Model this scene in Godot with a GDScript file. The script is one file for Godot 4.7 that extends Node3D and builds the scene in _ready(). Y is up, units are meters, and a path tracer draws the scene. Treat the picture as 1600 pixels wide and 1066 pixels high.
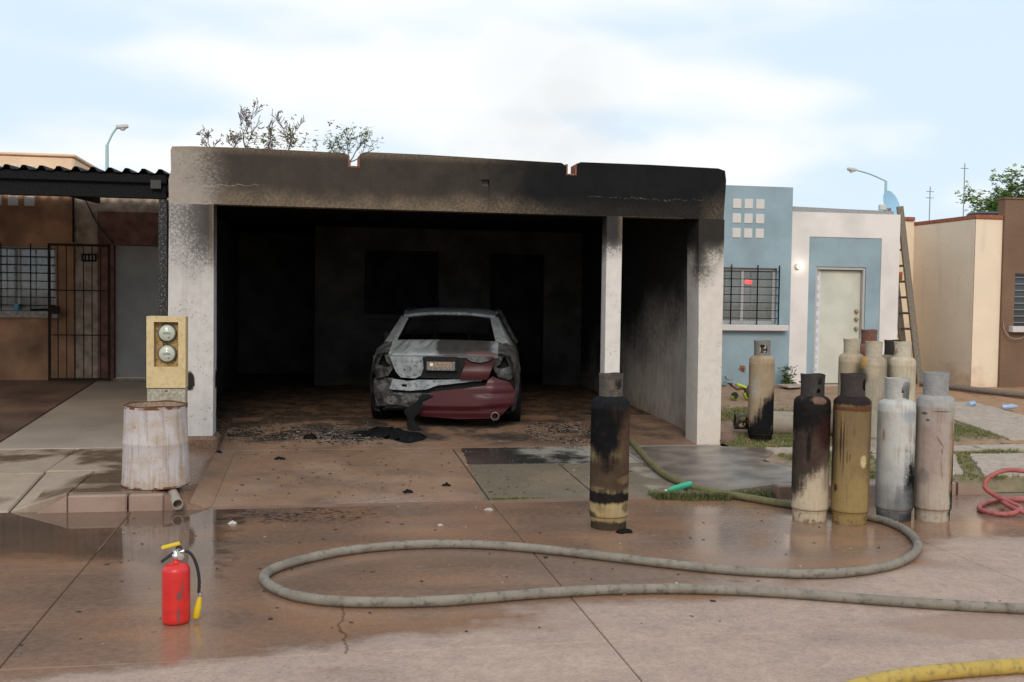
extends Node3D
# A burnt carport and car, gas cylinders and hoses on a wet street. World: x runs right along the facades, -z away from the street.

var M := {}            # materials
var NA := PackedByteArray()   # 512 x 512 seamless noise: coarse, middle, fine, grain
var NB := PackedByteArray()
var NC := PackedByteArray()
var ND := PackedByteArray()
var lut := PackedByteArray()  # linear -> sRGB bytes
var taken := {}
var flags := []
var rng := RandomNumberGenerator.new()
const EYE := Vector3(0, 1.8, 0)

# ------------------------------------------------------------------ mesh helpers
func sn() -> SurfaceTool:
	var s := SurfaceTool.new()
	s.begin(Mesh.PRIMITIVE_TRIANGLES)
	return s

func vtx(s: SurfaceTool, p: Vector3, n: Vector3, uv := Vector2.ZERO) -> void:
	s.set_normal(n)
	s.set_uv(uv)
	s.add_vertex(p)

# a, b, c counter-clockwise seen from outside
func tri(s: SurfaceTool, a: Vector3, b: Vector3, c: Vector3, ua := Vector2.ZERO, ub := Vector2.ZERO, uc := Vector2.ZERO) -> void:
	var n := (b - a).cross(c - a)
	if n.length_squared() < 1e-16:
		return
	n = n.normalized()
	vtx(s, a, n, ua); vtx(s, c, n, uc); vtx(s, b, n, ub)

func quad(s: SurfaceTool, a: Vector3, b: Vector3, c: Vector3, d: Vector3, ua := Vector2.ZERO, ub := Vector2.ZERO, uc := Vector2.ZERO, ud := Vector2.ZERO) -> void:
	tri(s, a, b, c, ua, ub, uc)
	tri(s, a, c, d, ua, uc, ud)

# a quad turned so that it faces along out
func quado(s: SurfaceTool, a: Vector3, b: Vector3, c: Vector3, d: Vector3, out: Vector3) -> void:
	if (b - a).cross(c - a).dot(out) + (c - a).cross(d - a).dot(out) >= 0:
		quad(s, a, b, c, d)
	else:
		quad(s, a, d, c, b)

func trio(s: SurfaceTool, a: Vector3, b: Vector3, c: Vector3, out: Vector3) -> void:
	if (b - a).cross(c - a).dot(out) >= 0:
		tri(s, a, b, c)
	else:
		tri(s, a, c, b)

# box with chamfered edges
func box(s: SurfaceTool, c: Vector3, size: Vector3, bev := 0.004, b := Basis()) -> void:
	var h := size / 2.0
	bev = min(bev, min(h.x, min(h.y, h.z)) * 0.45)
	var p := func(sg: Vector3, ax: int) -> Vector3:
		var v := Vector3(sg.x * (h.x - bev), sg.y * (h.y - bev), sg.z * (h.z - bev))
		v[ax] = sg[ax] * h[ax]
		return c + b * v
	for ax in 3:
		var a1 := (ax + 1) % 3
		var a2 := (ax + 2) % 3
		for sg in [-1.0, 1.0]:
			var q := []
			for k in [[-1, -1], [1, -1], [1, 1], [-1, 1]]:
				var g := Vector3.ZERO
				g[ax] = sg; g[a1] = k[0]; g[a2] = k[1]
				q.append(p.call(g, ax))
			var o := Vector3.ZERO
			o[ax] = sg
			quado(s, q[0], q[1], q[2], q[3], b * o)
		for s1 in [-1.0, 1.0]:
			for s2 in [-1.0, 1.0]:
				var g0 := Vector3.ZERO
				g0[a1] = s1; g0[a2] = s2; g0[ax] = -1
				var g1 := g0
				g1[ax] = 1
				var o2 := Vector3.ZERO
				o2[a1] = s1; o2[a2] = s2
				quado(s, p.call(g0, a1), p.call(g1, a1), p.call(g1, a2), p.call(g0, a2), b * o2)
	for sx in [-1.0, 1.0]:
		for sy in [-1.0, 1.0]:
			for sz in [-1.0, 1.0]:
				var g := Vector3(sx, sy, sz)
				trio(s, p.call(g, 0), p.call(g, 1), p.call(g, 2), b * g)

# box from corner to corner
func slab(s: SurfaceTool, lo: Vector3, hi: Vector3, bev := 0.004) -> void:
	box(s, (lo + hi) / 2.0, (hi - lo).abs(), bev)

# profile of (radius, height) turned round y; u runs round, v along the profile's height
func lathe(s: SurfaceTool, prof: Array, segs := 32, xf := Transform3D(), a0 := 0.0, a1 := TAU, wob := 0.0) -> void:
	var nrm := []
	for i in prof.size() - 1:
		var d: Vector2 = prof[i + 1] - prof[i]
		nrm.append(Vector2(d.y, -d.x).normalized())
	var y0 := 1e9
	var y1 := -1e9
	for p in prof:
		y0 = minf(y0, p.y); y1 = maxf(y1, p.y)
	for i in prof.size() - 1:
		var p: Vector2 = prof[i]
		var q: Vector2 = prof[i + 1]
		var np: Vector2 = nrm[i]
		var nq: Vector2 = nrm[i]
		if i > 0 and nrm[i - 1].dot(nrm[i]) > 0.6:
			np = (nrm[i - 1] + nrm[i]).normalized()
		if i + 2 < prof.size() and nrm[i + 1].dot(nrm[i]) > 0.6:
			nq = (nrm[i + 1] + nrm[i]).normalized()
		for k in segs:
			var t0 := a0 + (a1 - a0) * k / segs
			var t1 := a0 + (a1 - a0) * (k + 1) / segs
			var c0 := Vector3(sin(t0), 0, cos(t0))
			var c1 := Vector3(sin(t1), 0, cos(t1))
			var w0 := 1.0 + wob * sin(t0 * 3.0 + p.y * 4.0) + wob * 0.6 * sin(t0 * 7.0 - p.y * 9.0)
			var w1 := 1.0 + wob * sin(t1 * 3.0 + p.y * 4.0) + wob * 0.6 * sin(t1 * 7.0 - p.y * 9.0)
			var v0 := (y1 - p.y) / (y1 - y0) if y1 != y0 else 0.0
			var v1 := (y1 - q.y) / (y1 - y0) if y1 != y0 else 0.0
			var u0 := t0 / TAU + 0.5
			var u1 := t1 / TAU + 0.5
			var A := xf * (c0 * p.x * w0 + Vector3(0, p.y, 0))
			var B := xf * (c1 * p.x * w1 + Vector3(0, p.y, 0))
			var C := xf * (c1 * q.x * w1 + Vector3(0, q.y, 0))
			var D := xf * (c0 * q.x * w0 + Vector3(0, q.y, 0))
			var nA := (xf.basis * (c0 * np.x + Vector3(0, np.y, 0))).normalized()
			var nB := (xf.basis * (c1 * np.x + Vector3(0, np.y, 0))).normalized()
			var nC := (xf.basis * (c1 * nq.x + Vector3(0, nq.y, 0))).normalized()
			var nD := (xf.basis * (c0 * nq.x + Vector3(0, nq.y, 0))).normalized()
			if p.x > 1e-5:
				vtx(s, A, nA, Vector2(u0, v0)); vtx(s, C, nC, Vector2(u1, v1)); vtx(s, B, nB, Vector2(u1, v0))
			if q.x > 1e-5:
				vtx(s, A, nA, Vector2(u0, v0)); vtx(s, D, nD, Vector2(u0, v1)); vtx(s, C, nC, Vector2(u1, v1))

func tube(s: SurfaceTool, pts: Array, r: float, segs := 10, rad := [], caps := true) -> void:
	var n := pts.size()
	var rings := []
	var up := Vector3.UP
	var prev := Vector3.ZERO
	var run := 0.0
	for i in n:
		var t: Vector3
		if i == 0: t = pts[1] - pts[0]
		elif i == n - 1: t = pts[n - 1] - pts[n - 2]
		else: t = pts[i + 1] - pts[i - 1]
		t = t.normalized()
		if i == 0:
			if absf(t.dot(up)) > 0.9: up = Vector3.RIGHT
			prev = up
		var b: Vector3 = (prev - t * prev.dot(t)).normalized()
		prev = b
		var c := t.cross(b)
		var rr: float = rad[i] if rad.size() > 0 else r
		if i > 0: run += (pts[i] - pts[i - 1]).length()
		var ring := []
		for k in segs + 1:
			var a := TAU * k / segs
			var d: Vector3 = b * cos(a) + c * sin(a)
			ring.append([pts[i] + d * rr, d, Vector2(float(k) / segs, run)])
		rings.append(ring)
	for i in n - 1:
		for k in segs:
			var A = rings[i][k]; var B = rings[i][k + 1]; var C = rings[i + 1][k + 1]; var D = rings[i + 1][k]
			vtx(s, A[0], A[1], A[2]); vtx(s, C[0], C[1], C[2]); vtx(s, B[0], B[1], B[2])
			vtx(s, A[0], A[1], A[2]); vtx(s, D[0], D[1], D[2]); vtx(s, C[0], C[1], C[2])
	if caps:
		for k in segs:
			tri(s, pts[0], rings[0][k + 1][0], rings[0][k][0])
			tri(s, pts[n - 1], rings[n - 1][k][0], rings[n - 1][k + 1][0])

func bar(s: SurfaceTool, a: Vector3, b: Vector3, w: float, h: float = -1.0, bev := 0.002) -> void:
	if h < 0: h = w
	var d := b - a
	var z := d.normalized()
	var x := Vector3.UP.cross(z)
	if x.length() < 0.05: x = Vector3.RIGHT
	x = x.normalized()
	var y := z.cross(x)
	box(s, (a + b) / 2.0, Vector3(w, h, d.length()), bev, Basis(x, y, z))

# polygon in the xy plane (z = z0), pushed back by depth; uvr maps x, y to the texture (x0, y0, width, height; v down)
func prism(s: SurfaceTool, poly: PackedVector2Array, z0: float, depth: float, uvr := Rect2(0, 0, 1, 1), xf := Transform3D(), su := 0.0) -> void:
	var off := Vector2(su * depth / uvr.size.x, 0)
	var pl := poly
	if Geometry2D.is_polygon_clockwise(pl):
		pl = pl.duplicate()
		pl.reverse()
	var uvf := func(p: Vector2) -> Vector2:
		return Vector2((p.x - uvr.position.x) / uvr.size.x, 1.0 - (p.y - uvr.position.y) / uvr.size.y)
	var ix := Geometry2D.triangulate_polygon(pl)
	for k in range(0, ix.size(), 3):
		var a := pl[ix[k]]; var b := pl[ix[k + 1]]; var c := pl[ix[k + 2]]
		if (b - a).cross(c - a) < 0:
			var t := b; b = c; c = t
		tri(s, xf * Vector3(a.x, a.y, z0), xf * Vector3(b.x, b.y, z0), xf * Vector3(c.x, c.y, z0), uvf.call(a), uvf.call(b), uvf.call(c))
		tri(s, xf * Vector3(a.x, a.y, z0 - depth), xf * Vector3(c.x, c.y, z0 - depth), xf * Vector3(b.x, b.y, z0 - depth), uvf.call(a), uvf.call(c), uvf.call(b))
	var n := pl.size()
	for k in n:
		var a := pl[k]
		var b := pl[(k + 1) % n]
		quad(s, xf * Vector3(a.x, a.y, z0), xf * Vector3(a.x, a.y, z0 - depth), xf * Vector3(b.x, b.y, z0 - depth), xf * Vector3(b.x, b.y, z0), uvf.call(a), uvf.call(a) + off, uvf.call(b) + off, uvf.call(b))

# smooth sheet over a grid of points P[i][j]; flip turns it over
func sheet(s: SurfaceTool, P: Array, flip := false, uvs := false, skip = null) -> void:
	var nu := P.size()
	var nv: int = P[0].size()
	var N := []
	for i in nu:
		var row := []
		for j in nv:
			var du: Vector3 = P[mini(i + 1, nu - 1)][j] - P[maxi(i - 1, 0)][j]
			var dv: Vector3 = P[i][mini(j + 1, nv - 1)] - P[i][maxi(j - 1, 0)]
			var n := du.cross(dv)
			n = n.normalized() if n.length() > 1e-9 else Vector3.UP
			row.append(-n if flip else n)
		N.append(row)
	for i in nu - 1:
		for j in nv - 1:
			if skip != null and skip.call(i, j):
				continue
			var q := [[i, j], [i + 1, j], [i + 1, j + 1], [i, j + 1]]
			var od := [0, 2, 1, 0, 3, 2] if not flip else [0, 1, 2, 0, 2, 3]
			for k in od:
				var a: int = q[k][0]
				var b: int = q[k][1]
				vtx(s, P[a][b], N[a][b], Vector2(float(a) / (nu - 1), float(b) / (nv - 1)) if uvs else Vector2.ZERO)

# polygon in (x, y) cut into cells and laid on the surface z = fz(x, y), with a back and rims
func patch(s: SurfaceTool, poly: PackedVector2Array, holes: Array, fz: Callable, cell: float, thick: float) -> void:
	var lo := Vector2(1e9, 1e9)
	var hi := -lo
	for p in poly:
		lo = lo.min(p); hi = hi.max(p)
	var pos := func(p: Vector2, back: bool) -> Vector3:
		return Vector3(p.x, p.y, float(fz.call(p.x, p.y)) - (thick if back else 0.0))
	var nor := func(p: Vector2) -> Vector3:
		var e := 0.012
		var dx: float = (fz.call(p.x + e, p.y) - fz.call(p.x - e, p.y)) / (2 * e)
		var dy: float = (fz.call(p.x, p.y + e) - fz.call(p.x, p.y - e)) / (2 * e)
		return Vector3(-dx, -dy, 1).normalized()
	var x := lo.x
	while x < hi.x:
		var y := lo.y
		while y < hi.y:
			var r := PackedVector2Array([Vector2(x, y), Vector2(x + cell, y), Vector2(x + cell, y + cell), Vector2(x, y + cell)])
			var got := Geometry2D.intersect_polygons(poly, r)
			for h in holes:
				var rest: Array[PackedVector2Array] = []
				for g in got:
					for c in Geometry2D.clip_polygons(g, h):
						if not Geometry2D.is_polygon_clockwise(c) or Geometry2D.is_polygon_clockwise(g):
							rest.append(c)
				got = rest
			for g in got:
				var ix := Geometry2D.triangulate_polygon(g)
				for k in range(0, ix.size(), 3):
					var a := g[ix[k]]; var b := g[ix[k + 1]]; var c := g[ix[k + 2]]
					if (b - a).cross(c - a) < 0:
						var t := b; b = c; c = t
					vtx(s, pos.call(a, false), nor.call(a)); vtx(s, pos.call(c, false), nor.call(c)); vtx(s, pos.call(b, false), nor.call(b))
					vtx(s, pos.call(a, true), -nor.call(a)); vtx(s, pos.call(b, true), -nor.call(b)); vtx(s, pos.call(c, true), -nor.call(c))
			y += cell
		x += cell
	var loops := [poly]
	loops.append_array(holes)
	for lp in loops:
		for k in lp.size():
			var a: Vector2 = lp[k]
			var b: Vector2 = lp[(k + 1) % lp.size()]
			var n := maxi(1, int(a.distance_to(b) / cell))
			for i in n:
				var p := a.lerp(b, float(i) / n)
				var q := a.lerp(b, float(i + 1) / n)
				quad(s, pos.call(p, false), pos.call(p, true), pos.call(q, true), pos.call(q, false))

func smooth_path(pts: Array, step := 0.05) -> Array:
	var out := []
	var n := pts.size()
	for i in n - 1:
		var p0: Vector3 = pts[maxi(i - 1, 0)]
		var p1: Vector3 = pts[i]
		var p2: Vector3 = pts[i + 1]
		var p3: Vector3 = pts[mini(i + 2, n - 1)]
		var k := maxi(2, int(p1.distance_to(p2) / step))
		for j in k:
			out.append(p1.cubic_interpolate(p2, p0, p3, float(j) / k))
	out.append(pts[n - 1])
	return out

# ------------------------------------------------------------------ objects
func numbered(called: String) -> String:
	if not taken.has(called):
		taken[called] = 0
		return called
	taken[called] += 1
	return "%s_%03d" % [called, taken[called]]

func part(called: String, s: SurfaceTool, m: Material, parent: Node, label := "") -> MeshInstance3D:
	var o := MeshInstance3D.new()
	o.name = called
	o.mesh = s.commit()
	o.material_override = m
	o.cast_shadow = GeometryInstance3D.SHADOW_CASTING_SETTING_ON
	parent.add_child(o, true)
	if label: o.set_meta("label", label)
	return o

func tag(o: Node, label: String, category: String, group := "") -> void:
	o.set_meta("label", label)
	o.set_meta("category", category)
	if group: o.set_meta("group", group)

func thing(called: String, label: String, category: String, at := Vector3.ZERO, turn := 0.0, group := "") -> Node3D:
	var o := Node3D.new()
	o.name = numbered(called)
	add_child(o)
	o.position = at
	o.rotation.y = turn
	tag(o, label, category, group)
	return o

func single(called: String, s: SurfaceTool, m: Material, label: String, category: String, group := "") -> MeshInstance3D:
	var o := part(numbered(called), s, m, self)
	tag(o, label, category, group)
	return o

func struct(called: String, s: SurfaceTool, m: Material) -> MeshInstance3D:
	var o := part(called, s, m, self)
	o.set_meta("kind", "structure")
	return o

func struct_node(called: String) -> Node3D:
	var o := Node3D.new()
	o.name = called
	add_child(o)
	o.set_meta("kind", "structure")
	return o

# ------------------------------------------------------------------ materials
func lin(r: float, g: float, b: float) -> Color:
	return Color(r, g, b).linear_to_srgb()

func mat(c: Color, rough := 0.8, tex: Texture2D = null, scale := 1.0, normal: Texture2D = null, nscale := 0.4, metal := 0.0, world := true) -> StandardMaterial3D:
	var m := StandardMaterial3D.new()
	m.albedo_color = c
	m.roughness = rough
	m.metallic = metal
	m.metallic_specular = 0.15 if c.get_luminance() < 0.25 and metal == 0.0 and rough > 0.55 and tex != null else 0.5
	if tex != null: m.albedo_texture = tex
	if normal != null:
		m.normal_enabled = true
		m.normal_texture = normal
		m.normal_scale = nscale
	if tex != null or normal != null:
		m.uv1_triplanar = true
		m.uv1_world_triplanar = world
		m.uv1_scale = Vector3.ONE * scale
	return m

func uvmat(tex: Texture2D, rough := 0.8, rtex: Texture2D = null, ntex: Texture2D = null, nscale := 0.5, metal := 0.0) -> StandardMaterial3D:
	var m := StandardMaterial3D.new()
	m.albedo_texture = tex
	m.roughness = rough
	m.metallic = metal
	if rtex != null:
		m.roughness = 1.0
		m.roughness_texture = rtex
		m.roughness_texture_channel = BaseMaterial3D.TEXTURE_CHANNEL_RED
	if ntex != null:
		m.normal_enabled = true
		m.normal_texture = ntex
		m.normal_scale = nscale
	return m

func noise_bytes(seed_: int, freq: float, oct: int, kind := FastNoiseLite.TYPE_SIMPLEX_SMOOTH) -> PackedByteArray:
	var n := FastNoiseLite.new()
	n.seed = seed_
	n.noise_type = kind
	n.frequency = freq
	n.fractal_type = FastNoiseLite.FRACTAL_FBM
	n.fractal_octaves = oct
	var im := n.get_seamless_image(512, 512)
	im.convert(Image.FORMAT_L8)
	return im.get_data()

func grey_tex(src: PackedByteArray, lo: float, hi: float) -> ImageTexture:
	var g := PackedByteArray()
	g.resize(256)
	for i in 256: g[i] = int(255.0 * clampf(lerpf(lo, hi, i / 255.0), 0, 1))
	var d := PackedByteArray()
	d.resize(512 * 512)
	for i in 512 * 512: d[i] = g[src[i]]
	return l_tex(512, 512, d)

func normal_tex(src: PackedByteArray, strength: float) -> ImageTexture:
	var im := Image.create_from_data(512, 512, false, Image.FORMAT_L8, src)
	im.convert(Image.FORMAT_RGBA8)
	im.bump_map_to_normal_map(strength)
	return ImageTexture.create_from_image(im)

# a tile that mixes three linear colours by noise
func tile3(a: Color, b: Color, c: Color, seed_ := 0, sharp := 3.0, grain := 1.0) -> ImageTexture:
	var d := PackedByteArray()
	d.resize(256 * 256 * 3)
	for y in 256:
		for x in 256:
			var i := y * 1024 + x * 2
			var j := ((y * 2 + seed_) & 511) * 512 + ((x * 2 + seed_ * 3) & 511)
			var t := clampf((NA[j] / 255.0 - 0.5) * sharp + (NB[i] / 255.0 - 0.5) * 0.9 * grain + 0.5, 0, 1)
			var k := clampf((NB[j] / 255.0 - 0.55) * 4.0 + (NC[i] / 255.0 - 0.5) * 1.6 * grain - (1.0 - grain) * 0.2, 0, 1)
			var col := a.lerp(b, t).lerp(c, k) * (1.0 + grain * (0.28 * ND[i] / 255.0 - 0.14))
			put(d, (y * 256 + x) * 3, col.r, col.g, col.b)
	return rgb_tex(256, 256, d)

func put(d: PackedByteArray, i: int, r: float, g: float, b: float) -> void:
	d[i] = lut[clampi(int(r * 2047.0), 0, 2047)]
	d[i + 1] = lut[clampi(int(g * 2047.0), 0, 2047)]
	d[i + 2] = lut[clampi(int(b * 2047.0), 0, 2047)]

func ss(a: float, b: float, x: float) -> float:
	var t := clampf((x - a) / (b - a), 0.0, 1.0)
	return t * t * (3.0 - 2.0 * t)

func rgb_tex(w: int, h: int, d: PackedByteArray) -> ImageTexture:
	return ImageTexture.create_from_image(Image.create_from_data(w, h, false, Image.FORMAT_RGB8, d))

func l_tex(w: int, h: int, d: PackedByteArray) -> ImageTexture:
	return ImageTexture.create_from_image(Image.create_from_data(w, h, false, Image.FORMAT_L8, d))

func n_tex(w: int, h: int, d: PackedByteArray, strength: float) -> ImageTexture:
	var im := Image.create_from_data(w, h, false, Image.FORMAT_L8, d)
	im.convert(Image.FORMAT_RGBA8)
	im.bump_map_to_normal_map(strength)
	return ImageTexture.create_from_image(im)

func curve_at(pts: Array, x: float) -> float:
	if x <= pts[0][0]: return pts[0][1]
	for i in pts.size() - 1:
		if x <= pts[i + 1][0]:
			return lerpf(pts[i][1], pts[i + 1][1], (x - pts[i][0]) / (pts[i + 1][0] - pts[i][0]))
	return pts[pts.size() - 1][1]

# ------------------------------------------------------------------ baked surfaces (dirt, soot, water stains, paint)
func bake_street() -> void:
	# x -4.47 .. 7.53, z -9.1 .. -3.1
	var w := 1600
	var h := 800
	var d := PackedByteArray(); d.resize(w * h * 3)
	var rr := PackedByteArray(); rr.resize(w * h)
	var hh := PackedByteArray(); hh.resize(w * h)
	var zb := PackedFloat32Array(); zb.resize(w)
	for px in w:
		var x := -4.47 + 12.0 * px / w
		zb[px] = curve_at([[-4, -5.0], [-0.8, -5.15], [0.2, -5.4], [0.9, -5.75], [1.5, -5.85], [2.2, -6.05], [3.0, -6.2], [3.6, -6.5], [4.4, -6.95], [5.2, -7.1], [7, -7.3]], x)
	for py in h:
		var z := -9.1 + 6.0 * py / h
		for px in w:
			var x := -4.47 + 12.0 * px / w
			var a := NA[((py >> 1) & 511) * 512 + ((px >> 2) & 511)] / 255.0
			var a2 := NA[((py + 170) & 511) * 512 + ((px >> 1) & 511)] / 255.0
			var b := NB[(py & 511) * 512 + (px & 511)] / 255.0
			var c := NC[(py & 511) * 512 + (px & 511)] / 255.0
			var g := ND[(py & 511) * 512 + ((px + 77) & 511)] / 255.0
			var wet := clampf((zb[px] - z) * 2.6 + 0.5 + (a2 - 0.5) * 2.0 + (b - 0.5) * 0.7, 0.0, 1.0)
			# damp smears beside the joint, and a wet strip along it on the left
			if z > -6.3:
				var sm := 1.0 - absf(z + 5.45 - (x - 2.4) * 0.10) / 0.3
				if sm > 0.0 and x > 0.9 and x < 4.2:
					wet = maxf(wet, clampf(sm * 1.2 + (a - 0.5) * 4.0 - 0.35, 0.0, 0.55))
				if z > -5.3 and x < 0.45:
					wet = minf(wet, clampf((-5.0 - z) * 3.0 + (a2 - 0.5) * 4.0 + (0.05 - x) * 0.7, 0.0, 1.0))
			# standing water against the left kerb
			var e := z + curve_at2(x) + (a - 0.5) * 0.35 + (b - 0.5) * 0.12
			var pud := clampf(-e * 4.0, 0.0, 1.0) * clampf((-0.55 - x) * 6.0 + (b - 0.5) * 1.5, 0.0, 1.0)
			var pud2 := 0.0
			if x > 2.2 and z < -6.5:
				pud2 = clampf((a - 0.36) * 4.0, 0.0, 1.0) * clampf((-6.7 - z) * 2.0, 0.0, 1.0) * clampf((x - 2.3) * 2.0, 0.0, 1.0)
			# silt: redder where the water ran
			var silt := clampf((a2 - 0.35) * 2.0 + 0.25 * (b - 0.5), 0.0, 1.0)
			var dr := 0.42; var dg := 0.295; var db := 0.228
			var tone := 0.80 + 0.24 * a + 0.22 * (b - 0.5) + 0.42 * (g - 0.5) + 0.22 * (c - 0.5)
			var old := clampf((a2 - 0.55) * 4.0 + (b - 0.5) * 1.2, 0.0, 1.0)
			tone *= 1.0 - 0.16 * old
			dr *= tone; dg *= tone; db *= tone
			var wr := lerpf(0.222, 0.285, silt); var wg := lerpf(0.140, 0.156, silt); var wb := lerpf(0.098, 0.092, silt)
			var wt := 0.78 + 0.30 * a2 + 0.22 * (c - 0.5) + 0.16 * (g - 0.5)
			# broom marks of the finished concrete
			var broom := 0.5 + 0.5 * sin(x * 190.0 + (a - 0.5) * 26.0 + (b - 0.5) * 5.0 + z * 3.0)
			var bm := clampf((a2 - 0.45) * 3.0, 0.0, 1.0) * clampf((c - 0.3) * 2.0, 0.0, 1.0)
			wt *= 1.0 - 0.13 * broom * bm
			wr *= wt; wg *= wt; wb *= wt
			var r := lerpf(dr, wr, wet); var gg := lerpf(dg, wg, wet); var bb := lerpf(db, wb, wet)
			# pale dried crust along the edge of the wet
			var rim := clampf(1.0 - absf(wet - 0.22) * 6.0, 0.0, 1.0) * clampf((b - 0.4) * 3.0, 0.0, 1.0) * 0.25
			r += rim * 0.12; gg += rim * 0.10; bb += rim * 0.09
			# black grit washed out in front of the driveway
			if z < -8.2 and x > -1.1 and x < 1.0:
				var gx := (x + 0.15) / 0.75
				var gz := (z + 8.72) / 0.32
				var grit := clampf(1.1 - gx * gx - gz * gz + (b - 0.5) * 2.4, 0.0, 1.0) * clampf((c - 0.46) * 9.0, 0.0, 1.0)
				r = lerpf(r, 0.022, grit * 0.8); gg = lerpf(gg, 0.022, grit * 0.8); bb = lerpf(bb, 0.024, grit * 0.8)
			# hairline crack
			var cx := x - 0.16 - 0.012 * sin(z * 9.0) - (b - 0.5) * 0.05
			if absf(cx) < 0.006 and z > -6.2 and z < -5.3:
				r *= 0.5; gg *= 0.45; bb *= 0.42
			if g > 0.80:
				var dk := 1.0 - 0.45 * clampf((g - 0.80) * 8.0, 0.0, 1.0)
				r *= dk; gg *= dk; bb *= dk
			elif g < 0.17 and c > 0.5:
				r *= 1.25; gg *= 1.28; bb *= 1.3
			# thin streaks of silt and ash left by the runoff
			var run := NB[((py * 3) & 511) * 512 + ((px >> 2) + 300 & 511)] / 255.0
			var rk := clampf((run - 0.60) * 5.0, 0.0, 1.0) * clampf((a - 0.42) * 3.0, 0.0, 1.0) * wet
			r = lerpf(r, 0.30, rk * 0.35); gg = lerpf(gg, 0.20, rk * 0.35); bb = lerpf(bb, 0.145, rk * 0.35)
			# silty water standing over the slab hides its pale concrete
			var dp := 1.0 - 0.42 * pud
			r *= dp; gg *= dp * 1.01; bb *= dp * 1.03
			var i := py * w + px
			put(d, i * 3, r, gg, bb)
			var ro := lerpf(0.78, lerpf(0.24, 0.46, clampf((a - 0.3) * 2.0 + (c - 0.5) * 0.5, 0.0, 1.0)), wet)
			ro = lerpf(ro, minf(ro, 0.17 + 0.1 * c), wet * ss(1.1, 0.0, x + (a - 0.5) * 0.8))
			ro = lerpf(ro, 0.11 + 0.08 * c, pud2 * wet)
			ro = lerpf(ro, 0.045, pud)
			rr[i] = int(255.0 * clampf(ro, 0.03, 1.0))
			var flat_ := (1.0 - 0.75 * wet) * (1.0 - 0.93 * pud) * (1.0 - 0.6 * pud2)
			hh[i] = int(127.0 + 90.0 * flat_ * ((g - 0.5) * 0.9 + (c - 0.5) * 0.6 + (broom - 0.5) * 0.25 * bm))
	M.street = uvmat(rgb_tex(w, h, d), 1.0, l_tex(w, h, rr), n_tex(w, h, hh, 2.0), 0.55)

func curve_at2(x: float) -> float:
	# how far the standing water reaches out from the kerb
	if x < -2.0: return 7.35
	if x < -1.2: return lerpf(7.35, 7.2, (x + 2.0) / 0.8)
	return lerpf(7.2, 6.6, clampf((x + 1.2) / 0.5, 0.0, 1.0))

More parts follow.
